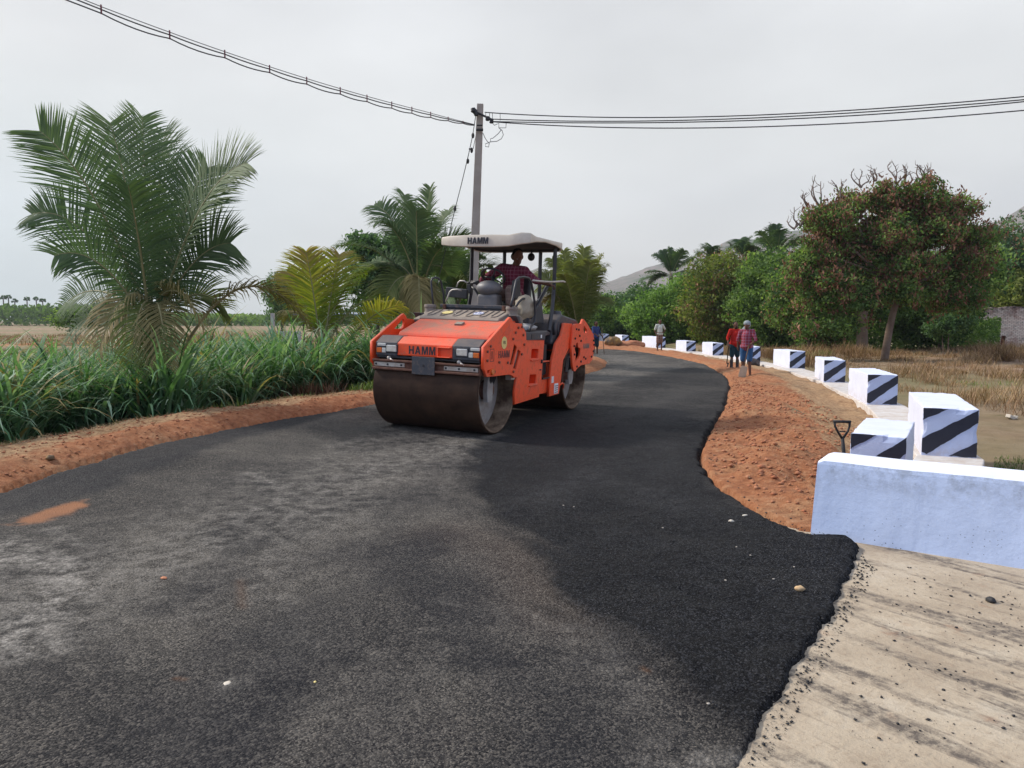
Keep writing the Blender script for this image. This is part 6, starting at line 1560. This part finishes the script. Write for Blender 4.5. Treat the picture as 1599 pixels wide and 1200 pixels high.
tree('rain_tree', 'spreading tree with rust-brown pods and a leaning bare trunk at right', 'tree', None, bs, 2.9, bl, 'foliage', 1750, 42, .135, .17, 21, .17, 'bark', pods, .35, .2, (.55, 0))
# other trees: (label, name, base px, dist, blobs, material, clumps, leaf size, trunk r, fork)
defs = [
    ('old tree with a thick grey trunk standing behind the gap left of the leaning trunk', 'tree', (1347, 540), 38, [(1340, 430, 60, 50, 1, 2.4), (1290, 450, 50, 45, 1, 2.2), (1395, 460, 45, 40, 2, 2), (1345, 490, 60, 22, 1.5, 1.6)], 'foliage', 900, .24, .32, 2.8, 0),
    ('dense green tree behind the leaning trunk, to its right', 'tree', (1470, 545), 41, [(1450, 440, 55, 46, 0, 2.4), (1515, 420, 42, 42, 1, 2.2), (1475, 490, 50, 40, 0, 2), (1430, 500, 45, 36, 0, 1.6)], 'foliage', 1500, .24, .16, 1.6, 0),
    ('dark tree with scattered rusty pods at the right edge above the ruin', 'tree', (1585, 545), 54, [(1580, 385, 45, 45, 0, 3), (1540, 420, 40, 40, 0, 3), (1610, 430, 50, 50, 0, 3), (1560, 460, 50, 36, 0, 2.6), (1640, 400, 50, 60, 0, 3)], 'foliage_dark', 1400, .28, .25, 3, 1),
    ('yellow-green bushy tree right behind the top of the ruin', 'tree', (1590, 545), 51, [(1585, 460, 30, 26, 0, 1.5), (1620, 450, 40, 36, 0, 1.8)], 'foliage_yellow', 500, .26, .12, 2, 0),
    ('slim sapling with bare white stems and dark green crown near the ruin', 'young tree', (1480, 552), 34, [(1478, 505, 22, 17, 0, .7), (1500, 498, 18, 14, 0, .6), (1462, 512, 16, 12, 0, .5)], 'foliage_dark', 420, .13, .035, 1.0, 0),
    ('mixed green and rusty tree left of the large rust-podded tree', 'tree', (1262, 560), 40, [(1255, 440, 40, 40, 0, 1.8), (1275, 490, 36, 40, 0, 1.6), (1235, 480, 34, 40, 0, 1.6), (1300, 510, 30, 30, 0, 1.2)], 'foliage', 1100, .20, .10, 1.6, 1),
    ('bright feathery thorn tree beneath the tallest far palm', 'thorn tree', (1205, 556), 46, [(1205, 430, 50, 40, 0, 2.4), (1185, 480, 50, 42, 0, 2.2), (1230, 500, 45, 42, 0, 2), (1200, 525, 50, 22, 0, 1.8)], 'foliage', 1300, .23, .10, 1.5, 0),
    ('broad thorn tree with brownish patches behind the two workers', 'thorn tree', (1150, 550), 50, [(1130, 430, 55, 36, 0, 2.6), (1110, 480, 50, 40, 0, 2.4), (1165, 465, 45, 45, 0, 2.4), (1140, 520, 60, 26, 0, 2)], 'foliage_yellow', 1300, .24, .10, 1.5, 1),
    ('bright lime-green feathery thorn tree behind the man in the pale shirt', 'thorn tree', (1050, 545), 56, [(1045, 475, 50, 30, 0, 2.6), (1080, 455, 40, 30, 0, 2.4), (1010, 500, 42, 32, 0, 2.2), (1060, 510, 60, 30, 0, 2.4), (1100, 515, 45, 28, 0, 2)], 'foliage_bright', 1500, .26, .10, 1.3, 0),
    ('dark rounded thorn tree just right of the palm behind the roller', 'thorn tree', (975, 540), 66, [(965, 490, 42, 34, 0, 3), (1000, 478, 36, 34, 0, 3), (945, 510, 34, 28, 0, 2.4), (990, 515, 50, 26, 0, 2.6)], 'foliage_dark', 1100, .30, .10, 1.3, 0),
    ('pale green thorn tree behind the rear of the roller, below the palm', 'thorn tree', (915, 540), 60, [(915, 500, 40, 30, 0, 2.6), (880, 495, 36, 34, 0, 2.6), (940, 480, 26, 22, 0, 2)], 'foliage', 800, .28, .10, 1.3, 0),
    ('round dense green tree left of the yellow palm in the distance', 'tree', (440, 510), 62, [(432, 455, 22, 26, 0, 1.6), (455, 450, 24, 24, 0, 1.6), (448, 480, 30, 24, 0, 1.8)], 'foliage_dark', 700, .24, .15, 1.2, 0),
    ('leafy dark tree behind the middle palm, left of it', 'tree', (590, 520), 34, [(565, 385, 25, 24, 0, 1.2), (580, 425, 40, 34, 0, 1.5), (615, 400, 34, 36, 0, 1.5), (600, 465, 48, 30, 0, 1.6), (640, 440, 40, 40, 0, 1.5)], 'foliage_dark', 1200, .20, .14, 1.8, 0),
    ('light green bush seen between the utility pole and the driver', 'bush', (750, 520), 40, [(750, 455, 26, 30, 0, 1.4), (720, 475, 40, 30, 0, 1.4), (780, 480, 34, 26, 0, 1.4)], 'foliage_bright', 500, .24, .07, 1.0, 0),
    ('dull green bush behind the left foot of the large palm', 'bush', (118, 530), 60, [(120, 495, 40, 16, 0, 1.5), (160, 490, 34, 18, 0, 1.5)], 'foliage', 400, .25, .06, .5, 0),
]
for i, (lab, cat, (px, py), d_, lst, mat, nc, leaf, tr_, fz, *_r) in enumerate([(a, b_, c_, d, e_, f_, g_, h_, i_, j_, k_) for a, b_, c_, d, e_, f_, g_, h_, i_, j_, k_ in defs]):
    bs = base_at(px, py, d_); bl = blobs_px(bs, lst, d_)
    ex = None
    if _r and _r[0] == 1:
        def ex(root, P_, c_, blobs, g):
            q = c_[g.random(len(c_)) < .28]; per = 14; Pq = np.repeat(q, per, 0) + g.normal(0, .22, (len(q) * per, 3))
            leaf_cloud('seed_pods', MT['pods'], root, Pq, g.uniform(.14, .28, len(Pq)), g.normal(.5, .2, len(Pq)), 78, .35, 1.4)
    nm = {'tree': 'broadleaf_tree', 'thorn tree': 'thorn_tree', 'bush': 'bush', 'young tree': 'sapling'}[cat]
    tree(nm, lab, cat, {'thorn tree': 'thorn trees behind the block wall', 'tree': 'broadleaf trees'}.get(cat), bs, fz, bl, mat, int(nc * .8), 22, leaf * .92, .23 if d_ > 36 else .13, 100 + i * 9, tr_,
         'bark' if 'trunk' in lab or 'white' in lab else 'bark_dark', ex, .35, .25 if mat == 'foliage_bright' else 0, stems=2 if cat in ('thorn tree', 'bush', 'young tree') else 1)

# undergrowth along the tree line (nobody could count it)
def ribbon_leaves(name, label, pxs, dist, y0, y1, n, leaf, mat, seed, depth=3):
    g = np.random.default_rng(seed); px = g.uniform(pxs[0], pxs[1], n); d_ = dist(px) + g.uniform(0, depth, n)
    X_ = (px - 799.5) / FPX * d_; zb = ground_z(X_, d_); top = y1 * (0.55 + .75 * (fbm(X_, d_, 3, .35) + .5)); z_ = zb + y0 + g.random(n) ** .8 * top
    c = np.stack([X_, d_, z_], -1)
    tn = .4 + fbm(X_ * 1.0, z_ * 2 + d_, 3, .8) * 1.2 + g.normal(0, .12, n)
    o = leaf_cloud(name, MT[mat], None, c, leaf * g.uniform(.5, 1.4, n), tn, seed); tag(o, label, 'undergrowth', None, 'stuff'); return o
ribbon_leaves('undergrowth', 'mixed green undergrowth beneath the trees on the right', (925, 1560), lambda p_: np.interp(p_, [925, 1040, 1150, 1250, 1400, 1560], [68, 60, 50, 42, 40, 42]), 0, 1.9, 26000, .2, 'foliage', 301, 4)
# ---------------------------------------------------------------- far left wood, palmyra palms, shed
g = np.random.default_rng(5); n = 30000
px = g.uniform(-700, 700, n); d_ = 230 + g.uniform(0, 40, n); X_ = (px - 799.5) / FPX * d_
hh_ = 6.4 + 3.2 * fbm(X_, d_ * 0, 4, .035) * 2 + fbm(X_, d_, 3, .2) * 2
hh_ *= np.interp(px, [-700, 0, 60, 120, 300, 700], [1, 1.1, .95, .95, .8, .7])
z_ = -0.3 + g.random(n) ** .6 * hh_
c = np.stack([X_, d_, z_], -1)
o = leaf_cloud('woodland', MT['foliage'], None, c, 1.3 * g.uniform(.5, 1.3, n), .35 + fbm(X_, z_ * 2, 3, .12) * 1.1 + g.normal(0, .1, n), 6, .7); tag(o, 'far hazy belt of green scrub along the left horizon', 'woodland', None, 'stuff')
plabs = ['far palmyra palm at the very left edge of the horizon', 'far palmyra palm second from the left edge, slightly taller', 'far palmyra palm third from left, lower than its neighbours', 'far palmyra palm fourth from left, standing apart', 'far palmyra palm fifth from left, roundest crown', 'far palmyra palm nearest the big coconut palm']
for i, (px, py) in enumerate([(5, 466), (13, 465), (23, 471), (42, 468), (56.5, 468), (66.5, 470)]):
    q = at_dist(px, py, 300); r_ = empty('palmyra_palm', (q.x, q.y, -0.3)); tag(r_, plabs[i], 'palm tree', 'palmyra palms on the left horizon')
    hz_ = q.z + .3
    b = MB(); b.tube([(0, 0, 0), (0, 0, hz_)], [.3, .22], 6); b.build('trunk', MT['bark_dark'], r_)
    gg = np.random.default_rng(50 + i); k = 60; dd_ = nrm(gg.normal(0, 1, (k, 3))); dd_[:, 2] = np.abs(dd_[:, 2]) * 1.1 - .35; dd_ = nrm(dd_)
    V = []; F = []
    for j in range(k):
        e_ = np.cross(dd_[j], gg.normal(0, 1, 3)); e_ /= np.linalg.norm(e_); a0 = np.array([0, 0, hz_]); Lf = gg.uniform(.9, 1.25)
        V += [a0 + dd_[j] * .3, a0 + dd_[j] * Lf + e_ * .32, a0 + dd_[j] * (Lf + .15), a0 + dd_[j] * Lf - e_ * .32]; F.append([4 * j, 4 * j + 1, 4 * j + 2, 4 * j + 3])
    np_mesh('crown', np.array(V), np.array(F), MT['foliage_dark'], r_, False, {'tint': np.full(4 * k, .2)})
MT['shedwall'] = simple('shed_whitewash', (0.50, 0.48, 0.44), 0.9, 0, (0.30, 0.24, 0.19), 0.7, 1.5)
MT['shedroof'] = simple('shed_sheet_roof', (0.28, 0.33, 0.40), 0.6, 0.2, (0.20, 0.17, 0.16), 0.7, 1.5)
q = at_dist(422, 500, 46); gq = gz(q.x, q.y); root = empty('farm_shed', (q.x, q.y, gq), (0, 0, R(4))); tag(root, 'low farm shed with grey-blue sheet roof behind the yellow palm', 'shed')
b = MB(); b.box((0.9, -.1, .55), (1.9, .12, .9)); b.build('wall', MT['shedwall'], root, .01)
for x_ in (0.15, 2.0, 4.0, 6.1):
    b = MB(); b.box((x_, 0, 1.1), (.22 if x_ < 1 else .08, .2, 2.0)); b.build('post', MT['shedwall'] if x_ < 1 else MT['bark_dark'], root, .01)
b = MB(); b.prism_z([(1.3, -.4), (6.2, -.4), (6.2, 2.2), (1.3, 2.2)], 2.02, 2.08); rf_ = b.build('roof', MT['shedroof'], root); rf_.rotation_euler = (R(3), 0, 0)

# ---------------------------------------------------------------- fodder grass on the left bank
def blades(name, mat, base, az, L_, w, lean, droop, tint, seg=6, parent=None):
    n = len(L_); g = np.random.default_rng(n)
    h = np.stack([np.cos(az), np.sin(az), np.zeros(n)], -1); sd_ = np.stack([-np.sin(az), np.cos(az), np.zeros(n)], -1)
    th = lean.copy(); q = base.copy(); A = []; B = []
    for k in range(seg + 1):
        t = k / seg; ww = w * np.interp(t, [0, .25, .6, .85, 1], [.55, 1, .9, .5, .04])
        A.append(q + sd_ * ww[:, None] / 2); B.append(q - sd_ * ww[:, None] / 2)
        d = h * np.sin(th)[:, None] + UP * np.cos(th)[:, None]
        q = q + d * (L_ / seg)[:, None]; th = th + droop / seg * (0.35 + 1.3 * t)
    V = np.stack(A + B, 1).reshape(-1, 3); idx = np.arange(n)[:, None] * (2 * (seg + 1))
    F = np.concatenate([np.concatenate([idx + k, idx + k + 1, idx + seg + 2 + k, idx + seg + 1 + k], 1) for k in range(seg)])
    tt = np.clip(tint[:, None] + np.linspace(-.12, .12, seg + 1)[None, :], 0, 1); tt = np.concatenate([tt, tt], 1).reshape(-1)
    return np_mesh(name, V, F, MT[mat], parent, True, {'tint': tt})
GR = np.vstack([poly_px([(-260, 760), (0, 702), (75, 688), (95, 672), (200, 660), (330, 645), (470, 622), (560, 612)]), np.array([(-2.7, 15.5), (-1.0, 18.5), (-3.0, 20.0), (-7.5, 20.5), (-10.5, 16.0), (-13, 12.5), (-14, 9)])])
g = np.random.default_rng(12)
mn = GR.min(0); mx = GR.max(0)
C_ = g.uniform(mn, mx, (4200, 2)); s_ = sdist(C_[:, 0], C_[:, 1], GR); C_ = C_[s_ > 0.30]; C_ = C_[:1000]; C_ = np.concatenate([C_, g.uniform((-7.0, 11.2), (-5.2, 12.4), (36, 2))])
per = 27; n = len(C_) * per
ci = np.repeat(np.arange(len(C_)), per); hgt = (1.08 + .16 * ss(C_[:, 0], -6, -3)) * g.uniform(.70, 1.28, len(C_)) * (0.95 + fbm(C_[:, 0], C_[:, 1], 3, .6) * .5)
bx = C_[ci] + g.normal(0, .09, (n, 2)); bz = ground_z(bx[:, 0], bx[:, 1])
az = g.uniform(0, 2 * np.pi, n)
L_ = hgt[ci] * g.uniform(1.0, 1.75, n)
blades_o = blades('tall_grass', 'grass', np.stack([bx[:, 0], bx[:, 1], bz - .03], -1), az, L_, g.uniform(.026, .060, n), g.uniform(.05, .62, n), g.uniform(1.0, 3.0, n), np.clip(g.normal(.58, .2, n) + (g.normal(0, .16, len(C_)))[ci], 0, 1) * (g.random(n) > .02) + (g.random(n) < .015) * 1.0, 7)
tag(blades_o, 'dense arching green fodder grass along the left verge', 'tall grass', None, 'stuff')
# small weeds at its foot and beyond
def scatter(poly, n, seed, mind=0.0):
    g = np.random.default_rng(seed); mn = poly.min(0); mx = poly.max(0); C = g.uniform(mn, mx, (n * 4, 2)); s = sdist(C[:, 0], C[:, 1], poly); return C[s > mind][:n]
WP = np.vstack([poly_px([(-200, 745), (0, 712), (90, 690), (330, 655), (470, 632), (575, 618)]), np.array([(-2.3, 14.6), (-3.2, 14.6)]), poly_px([(560, 604), (330, 636), (0, 680), (-200, 720)])])
C_ = scatter(WP, 9000, 31); n = len(C_); g = np.random.default_rng(3)
msk = fbm(C_[:, 0], C_[:, 1], 3, 1.2) > -.03; C_ = C_[msk]; n = len(C_)
o = blades('weeds', 'weeds', np.stack([C_[:, 0], C_[:, 1], ground_z(C_[:, 0], C_[:, 1])], -1), g.uniform(0, 6.28, n), g.uniform(.06, .22, n), g.uniform(.008, .02, n), g.uniform(0, .8, n), g.uniform(.2, 1.5, n), g.uniform(0, 1, n), 3); tag(o, 'low bright weeds at the foot of the tall grass', 'weeds', None, 'stuff')
# ---------------------------------------------------------------- dry grass on the right field, tufts on the left field
RP = np.array([(10.6, 15.5), (10.5, 20), (10.8, 30), (10.5, 42), (12, 46), (30, 46), (42, 42), (30, 24), (17.5, 14.0), (12.6, 14.6)])
C0 = scatter(RP, 2600, 41); g = np.random.default_rng(8)
per = 38; n = len(C0) * per; ci = np.repeat(np.arange(len(C0)), per); bx = C0[ci] + g.normal(0, .16, (n, 2))
far_ = bx[:, 1]
hg = np.clip(.40 + fbm(C0[:, 0], C0[:, 1], 4, .45) * 2.0, .06, .95)[ci] * (1 - .65 * ss(bx[:, 1], 36, 43))
greenish = (fbm(C0[:, 0] + 30, C0[:, 1], 3, .25) + .006 * (C0[:, 1] - 34) > .17)[ci]
for nm, mt, msk, lab in (('dry_grass', 'drygrass', ~greenish, 'dry tan grass and brush covering the bank on the right'), ('field_weeds', 'weeds', greenish, 'patchy green weeds among the dry grass on the right')):
    k = msk.sum(); b_ = bx[msk]
    o = blades(nm, mt, np.stack([b_[:, 0], b_[:, 1], ground_z(b_[:, 0], b_[:, 1]) - .02], -1), g.uniform(0, 6.28, k), hg[msk] * g.uniform(.4, 1.15, k), g.uniform(.004, .012, k) * (1 + far_[msk] / 50), g.uniform(0.1, .9, k), g.uniform(.3, 2.4, k), np.clip(g.normal(.5, .2, k) + fbm(b_[:, 0], b_[:, 1] + 50, 3, .4) * 1.3, 0, 1), 3)
    tag(o, lab, 'dry grass' if mt == 'drygrass' else 'weeds', None, 'stuff')
# green lawn patch beside the tall block, dry tufts on the left field
LP = np.array([(5.9, 9.0), (6.9, 10.6), (9.5, 9.8), (9.2, 7.2), (6.4, 7.5)])
C_ = scatter(LP, 9000, 51); n = len(C_); g = np.random.default_rng(9)
o = blades('short_grass', 'weeds', np.stack([C_[:, 0], C_[:, 1], ground_z(C_[:, 0], C_[:, 1]) - .01], -1), g.uniform(0, 6.28, n), g.uniform(.03, .10, n), g.uniform(.004, .010, n), g.uniform(0, .8, n), g.uniform(.2, 1.3, n), g.uniform(0, .7, n), 3); tag(o, 'short green grass beside the tall block at the right edge', 'grass', None, 'stuff')
LF = np.array([(-60, 34), (-10, 30), (-8, 60), (-30, 90), (-90, 90), (-90, 50)])
C0 = scatter(LF, 1300, 61); per = 22; n = len(C0) * per; ci = np.repeat(np.arange(len(C0)), per); g = np.random.default_rng(10); bx = C0[ci] + g.normal(0, .35, (n, 2)); hg = np.clip(.5 + fbm(C0[:, 0], C0[:, 1], 3, .12) * 1.8, .1, 1.3)[ci]
o = blades('field_grass', 'drygrass', np.stack([bx[:, 0], bx[:, 1], ground_z(bx[:, 0], bx[:, 1])], -1), g.uniform(0, 6.28, n), hg * g.uniform(.4, 1, n), g.uniform(.03, .06, n), g.uniform(0, .5, n), g.uniform(.2, 1.2, n), np.clip(g.normal(.55, .2, n), 0, 1), 3); tag(o, 'dry olive tufts across the open field at left', 'dry grass', None, 'stuff')

# ---------------------------------------------------------------- small things on the ground
# dry reddish brush heap by the grass
q = at_ground(488, 625); g = np.random.default_rng(15); n = 900
az = g.uniform(0, 6.28, n)
root_ = np.stack([q.x + g.normal(0, .33, n), q.y + .1 + g.normal(0, .14, n), np.full(n, gz(q.x, q.y)) + g.uniform(0, .1, n)], -1)
o = blades('dry_branch', 'brush', root_, az, g.uniform(.12, .45, n), g.uniform(.006, .02, n), g.uniform(.2, 1.5, n), g.uniform(-.5, 1.2, n), g.uniform(0, 1, n), 4); tag(o, 'heap of dry reddish-brown twigs on the left verge by the grass', 'brushwood')
# straw on the verges
def straw(poly, n, seed, lab, zoff=.008):
    C = scatter(poly, n, seed); n = len(C); g = np.random.default_rng(seed)
    m_ = fbm(C[:, 0], C[:, 1], 3, 1.5) > -.04; C = C[m_]; n = len(C)
    o = blades('straw', 'drygrass', np.stack([C[:, 0], C[:, 1], ground_z(C[:, 0], C[:, 1]) + zoff], -1), g.uniform(0, 6.28, n), g.uniform(.04, .16, n), g.uniform(.002, .006, n), g.uniform(1.2, 1.5, n), g.uniform(.05, .25, n), np.clip(g.normal(.8, .2, n), 0, 1), 3); tag(o, lab, 'straw', None, 'stuff')
straw(np.vstack([poly_px([(-50, 760), (100, 722), (200, 697), (350, 662), (460, 645), (575, 632), (575, 615), (330, 642), (90, 680), (-50, 720)])]), 9000, 71, 'loose straw scattered along the left soil verge')
straw(poly_px([(1210, 600), (1290, 640), (1345, 660), (1340, 690), (1310, 760), (1260, 800), (1200, 740), (1180, 650)]), 2500, 72, 'straw bits on the pale soil beside the blocks')
def clods(name, mat, poly, n, seed, s0, s1, lab, cat, zf, flat=.6):
    C = scatter(poly, n, seed); n = len(C); g = np.random.default_rng(seed)
    base_ = np.array([(1, 0, 0), (-1, 0, 0), (0, 1, 0), (0, -1, 0), (0, 0, 1), (0, 0, -1)], float)
    f_ = np.array([(0, 2, 4), (2, 1, 4), (1, 3, 4), (3, 0, 4), (2, 0, 5), (1, 2, 5), (3, 1, 5), (0, 3, 5)])
    s = (s0 + (s1 - s0) * g.random(n) ** 3)
    V = base_[None] * s[:, None, None] * g.uniform(.6, 1.3, (n, 6, 1)) * np.array([1, 1, flat]) + g.normal(0, .12, (n, 6, 3)) * s[:, None, None]
    a = g.uniform(0, 6.28, n); ca, sa = np.cos(a)[:, None], np.sin(a)[:, None]; V = np.stack([V[..., 0] * ca - V[..., 1] * sa, V[..., 0] * sa + V[..., 1] * ca, V[..., 2]], -1)
    V += np.stack([C[:, 0], C[:, 1], zf(C[:, 0], C[:, 1]) + s * .25], -1)[:, None, :]
    F = (np.arange(n)[:, None, None] * 6 + f_[None]).reshape(-1, 3)
    o = np_mesh(name, V.reshape(-1, 3), F, mat, None, False); tag(o, lab, cat, None, 'stuff'); return o
MT['bitumen'] = simple('bitumen_crumb', (0.018, 0.018, 0.02), 0.7)
MT['soilclod'] = simple('soil_clod', (0.34, 0.12, 0.055), 0.95, 0, (0.42, 0.22, 0.12), .8, 6)
slab = np.array([(1.0, 2.2), (1.6, 3.4), (2.6, 4.9), (4.4, 3.7), (4.0, 1.8), (2.0, 1.2)])
clods('bitumen_crumbs', MT['bitumen'], slab, 1500, 81, .002, .010, 'black asphalt crumbs spilled on the concrete slab', 'crumbs', lambda x, y: np.full(np.shape(x), -.010))
edge = np.vstack([poly_px([(1346, 862), (1328, 915), (1295, 970), (1245, 1050), (1195, 1130), (1165, 1195), (1195, 1195), (1262, 1080), (1318, 985), (1370, 885)])])
clods('bitumen_crumbs', MT['bitumen'], edge, 2300, 82, .002, .011, 'black asphalt crumbs along the edge between road and slab', 'crumbs', lambda x, y: np.full(np.shape(x), -.010))
sp_poly = poly_px([(1145, 590), (1290, 640), (1345, 665), (1300, 760), (1270, 825), (1200, 790), (1110, 735), (1108, 690), (1138, 630)])
clods('soil_clods', MT['soilclod'], sp_poly, 3600, 83, .004, .040, 'red soil clods on the right verge', 'soil clods', ground_z)
clods('soil_clods', MT['soilclod'], poly_px([(-50, 770), (100, 736), (200, 711), (350, 678), (460, 658), (580, 638), (575, 618), (330, 648), (90, 690), (-50, 730)]), 2200, 84, .005, .026, 'red soil clods on the left verge', 'soil clods', ground_z)
clods('loose_chippings', MT['bitumen'], poly_px([(760, 800), (1000, 760), (1130, 790), (1330, 850), (1300, 950), (1180, 1170), (1000, 1010)]), 3500, 85, .003, .009, 'loose black chippings on the fresh asphalt strip', 'chippings', lambda x, y: np.full(np.shape(x), .020))
clods('loose_chippings', MT['bitumen'], poly_px([(1140, 585), (1160, 600), (1155, 640), (1125, 690), (1120, 725), (1150, 765), (1200, 795), (1280, 825), (1275, 842), (1180, 805), (1095, 730), (1090, 700), (1130, 632)]), 1500, 86, .004, .016, 'black asphalt bits spilled onto the red verge along the road edge', 'chippings', ground_z)
def stone(px, py, rad, mat, label, z=.02, seed=1, name='stone', cat='stone'):
    q = at_ground(px, py, z)
    if z >= .05: z = gz(q.x, q.y); q = at_ground(px, py, z); z = gz(q.x, q.y)
    o = lumpy(name, (q.x, q.y, z + rad[2] * .6), rad, mat, seed, .25, None, (0, 0, seed), 16, 10); tag(o, label, cat); return o
MT['tan_stone'] = simple('tan_stone', (0.50, 0.33, 0.17), 0.8, 0, (0.62, 0.48, 0.30), .7, 20)
MT['white_stone'] = simple('white_stone', (0.60, 0.55, 0.46), 0.8, 0, (0.4, 0.33, 0.26), .7, 20)
MT['dull_chip'] = simple('dull_chip', (0.38, 0.34, 0.29), 0.9)
MT['brown_rock'] = simple('brown_rock', (0.10, 0.075, 0.06), 0.9, 0, (0.42, 0.24, 0.05), 1.0, 2.0, .02, 8)
stone(1249, 922, (.030, .022, .017), MT['tan_stone'], 'tan stone lying on the fresh black asphalt', .02, 3)
stone(1547, 940, (.028, .02, .018), MT['bitumen'], 'black lump of asphalt on the concrete slab', -.01, 5, 'asphalt_lump', 'asphalt lump')
stone(1142, 815, (.022, .016, .010), MT['white_stone'], 'small pale stone at the edge of the fresh asphalt, next to another', .02, 6)
stone(1163, 806, (.028, .014, .008), MT['white_stone'], 'flat pale chip on the asphalt nearest the red soil', .02, 7)
stone(355, 1068, (.020, .016, .004), MT['white_stone'], 'flattened white chip on the old asphalt at lower left', .0, 8)
stone(256, 904, (.022, .015, .008), simple('orange_leaf', (0.50, 0.20, 0.10), .8), 'curled orange-brown dry leaf on the old asphalt at left', .002, 9, 'dry_leaf', 'leaf')
stone(78, 707, (.05, .04, .03), MT['brown_rock'], 'dark stone on the left soil verge at the far left', .06, 11)
stone(340, 664, (.05, .04, .03), MT['brown_rock'], 'dark stone on the left verge midway to the roller', .06, 12)
stone(476, 637, (.07, .05, .05), MT['soilclod'], 'reddish clod on the left verge near the brush heap', .08, 13, 'soil_lump', 'soil lump')
for i, (px, py, nm) in enumerate([(1150, 855, 'small white chip'), (1172, 868, 'tiny pink chip'), (1208, 905, 'pale chip left of the tan stone'), (1240, 886, 'light chip above the tan stone'), (1133, 907, 'lone chip in the middle of the fresh strip'), (880, 790, 'pale chip right of the roller drum shadow'), (896, 792, 'second pale chip beside it'), (492, 1066, 'small yellow chip on the lower left asphalt'), (1035, 825, 'reddish chip on the strip'), (1106, 1100, 'white chip low on the road')]):
    stone(px, py, (.008, .006, .004), MT['dull_chip'] if i != 7 else MT['yellow_sticker'], nm + ' on the road', .018 if px > 800 else .001, 20 + i, 'chip', 'stone chip')
# broken pale brick on the field right
q = at_ground(1578, 653, -.36); o = MB(); o.box((0, 0, 0), (.20, .10, .07), Euler((.1, .35, .5)).to_matrix()); o.box((.12, .03, .0), (.07, .08, .06), Euler((.3, .1, 1)).to_matrix())
ob = o.build('broken_brick', MT['white_stone'], None, .012, loc=(q.x, q.y, gz(q.x, q.y) + .04)); tag(ob, 'broken pale brick lying on the dirt at the right edge', 'brick')
# boulder by the far bend
q = at_ground(957, 543); gq = gz(q.x, q.y)
o = lumpy('boulder', (q.x, q.y, gq + .22), (.52, .34, .30), MT['brown_rock'], 5, .25, None, (0, 0, .2)); tag(o, 'brown and yellow boulder on the verge at the far bend of the road', 'boulder')
o = lumpy('soil_heap', (q.x + .8, q.y + .5, gq + .02), (1.1, .6, .28), MT['soilclod'], 8, .25); tag(o, 'low heap of red soil right of the boulder', 'soil heap')
HAZE = 0.00028

# ---------------------------------------------------------------- haze
b = MB(); b.box((0, 0, 146), (3600, 3600, 300))
m = bpy.data.materials.new('haze'); m.use_nodes = True; nt = m.node_tree; nt.nodes.clear()
out = N(nt, 'ShaderNodeOutputMaterial'); pv = N(nt, 'ShaderNodeVolumePrincipled')
pv.inputs['Color'].default_value = (0.80, 0.86, 0.95, 1); pv.inputs['Density'].default_value = HAZE; pv.inputs['Anisotropy'].default_value = 0.2
nt.links.new(pv.outputs[0], out.inputs['Volume'])
o = b.build('haze', m); tag(o, 'thin pale haze over the fields and hills', None, None, 'stuff')
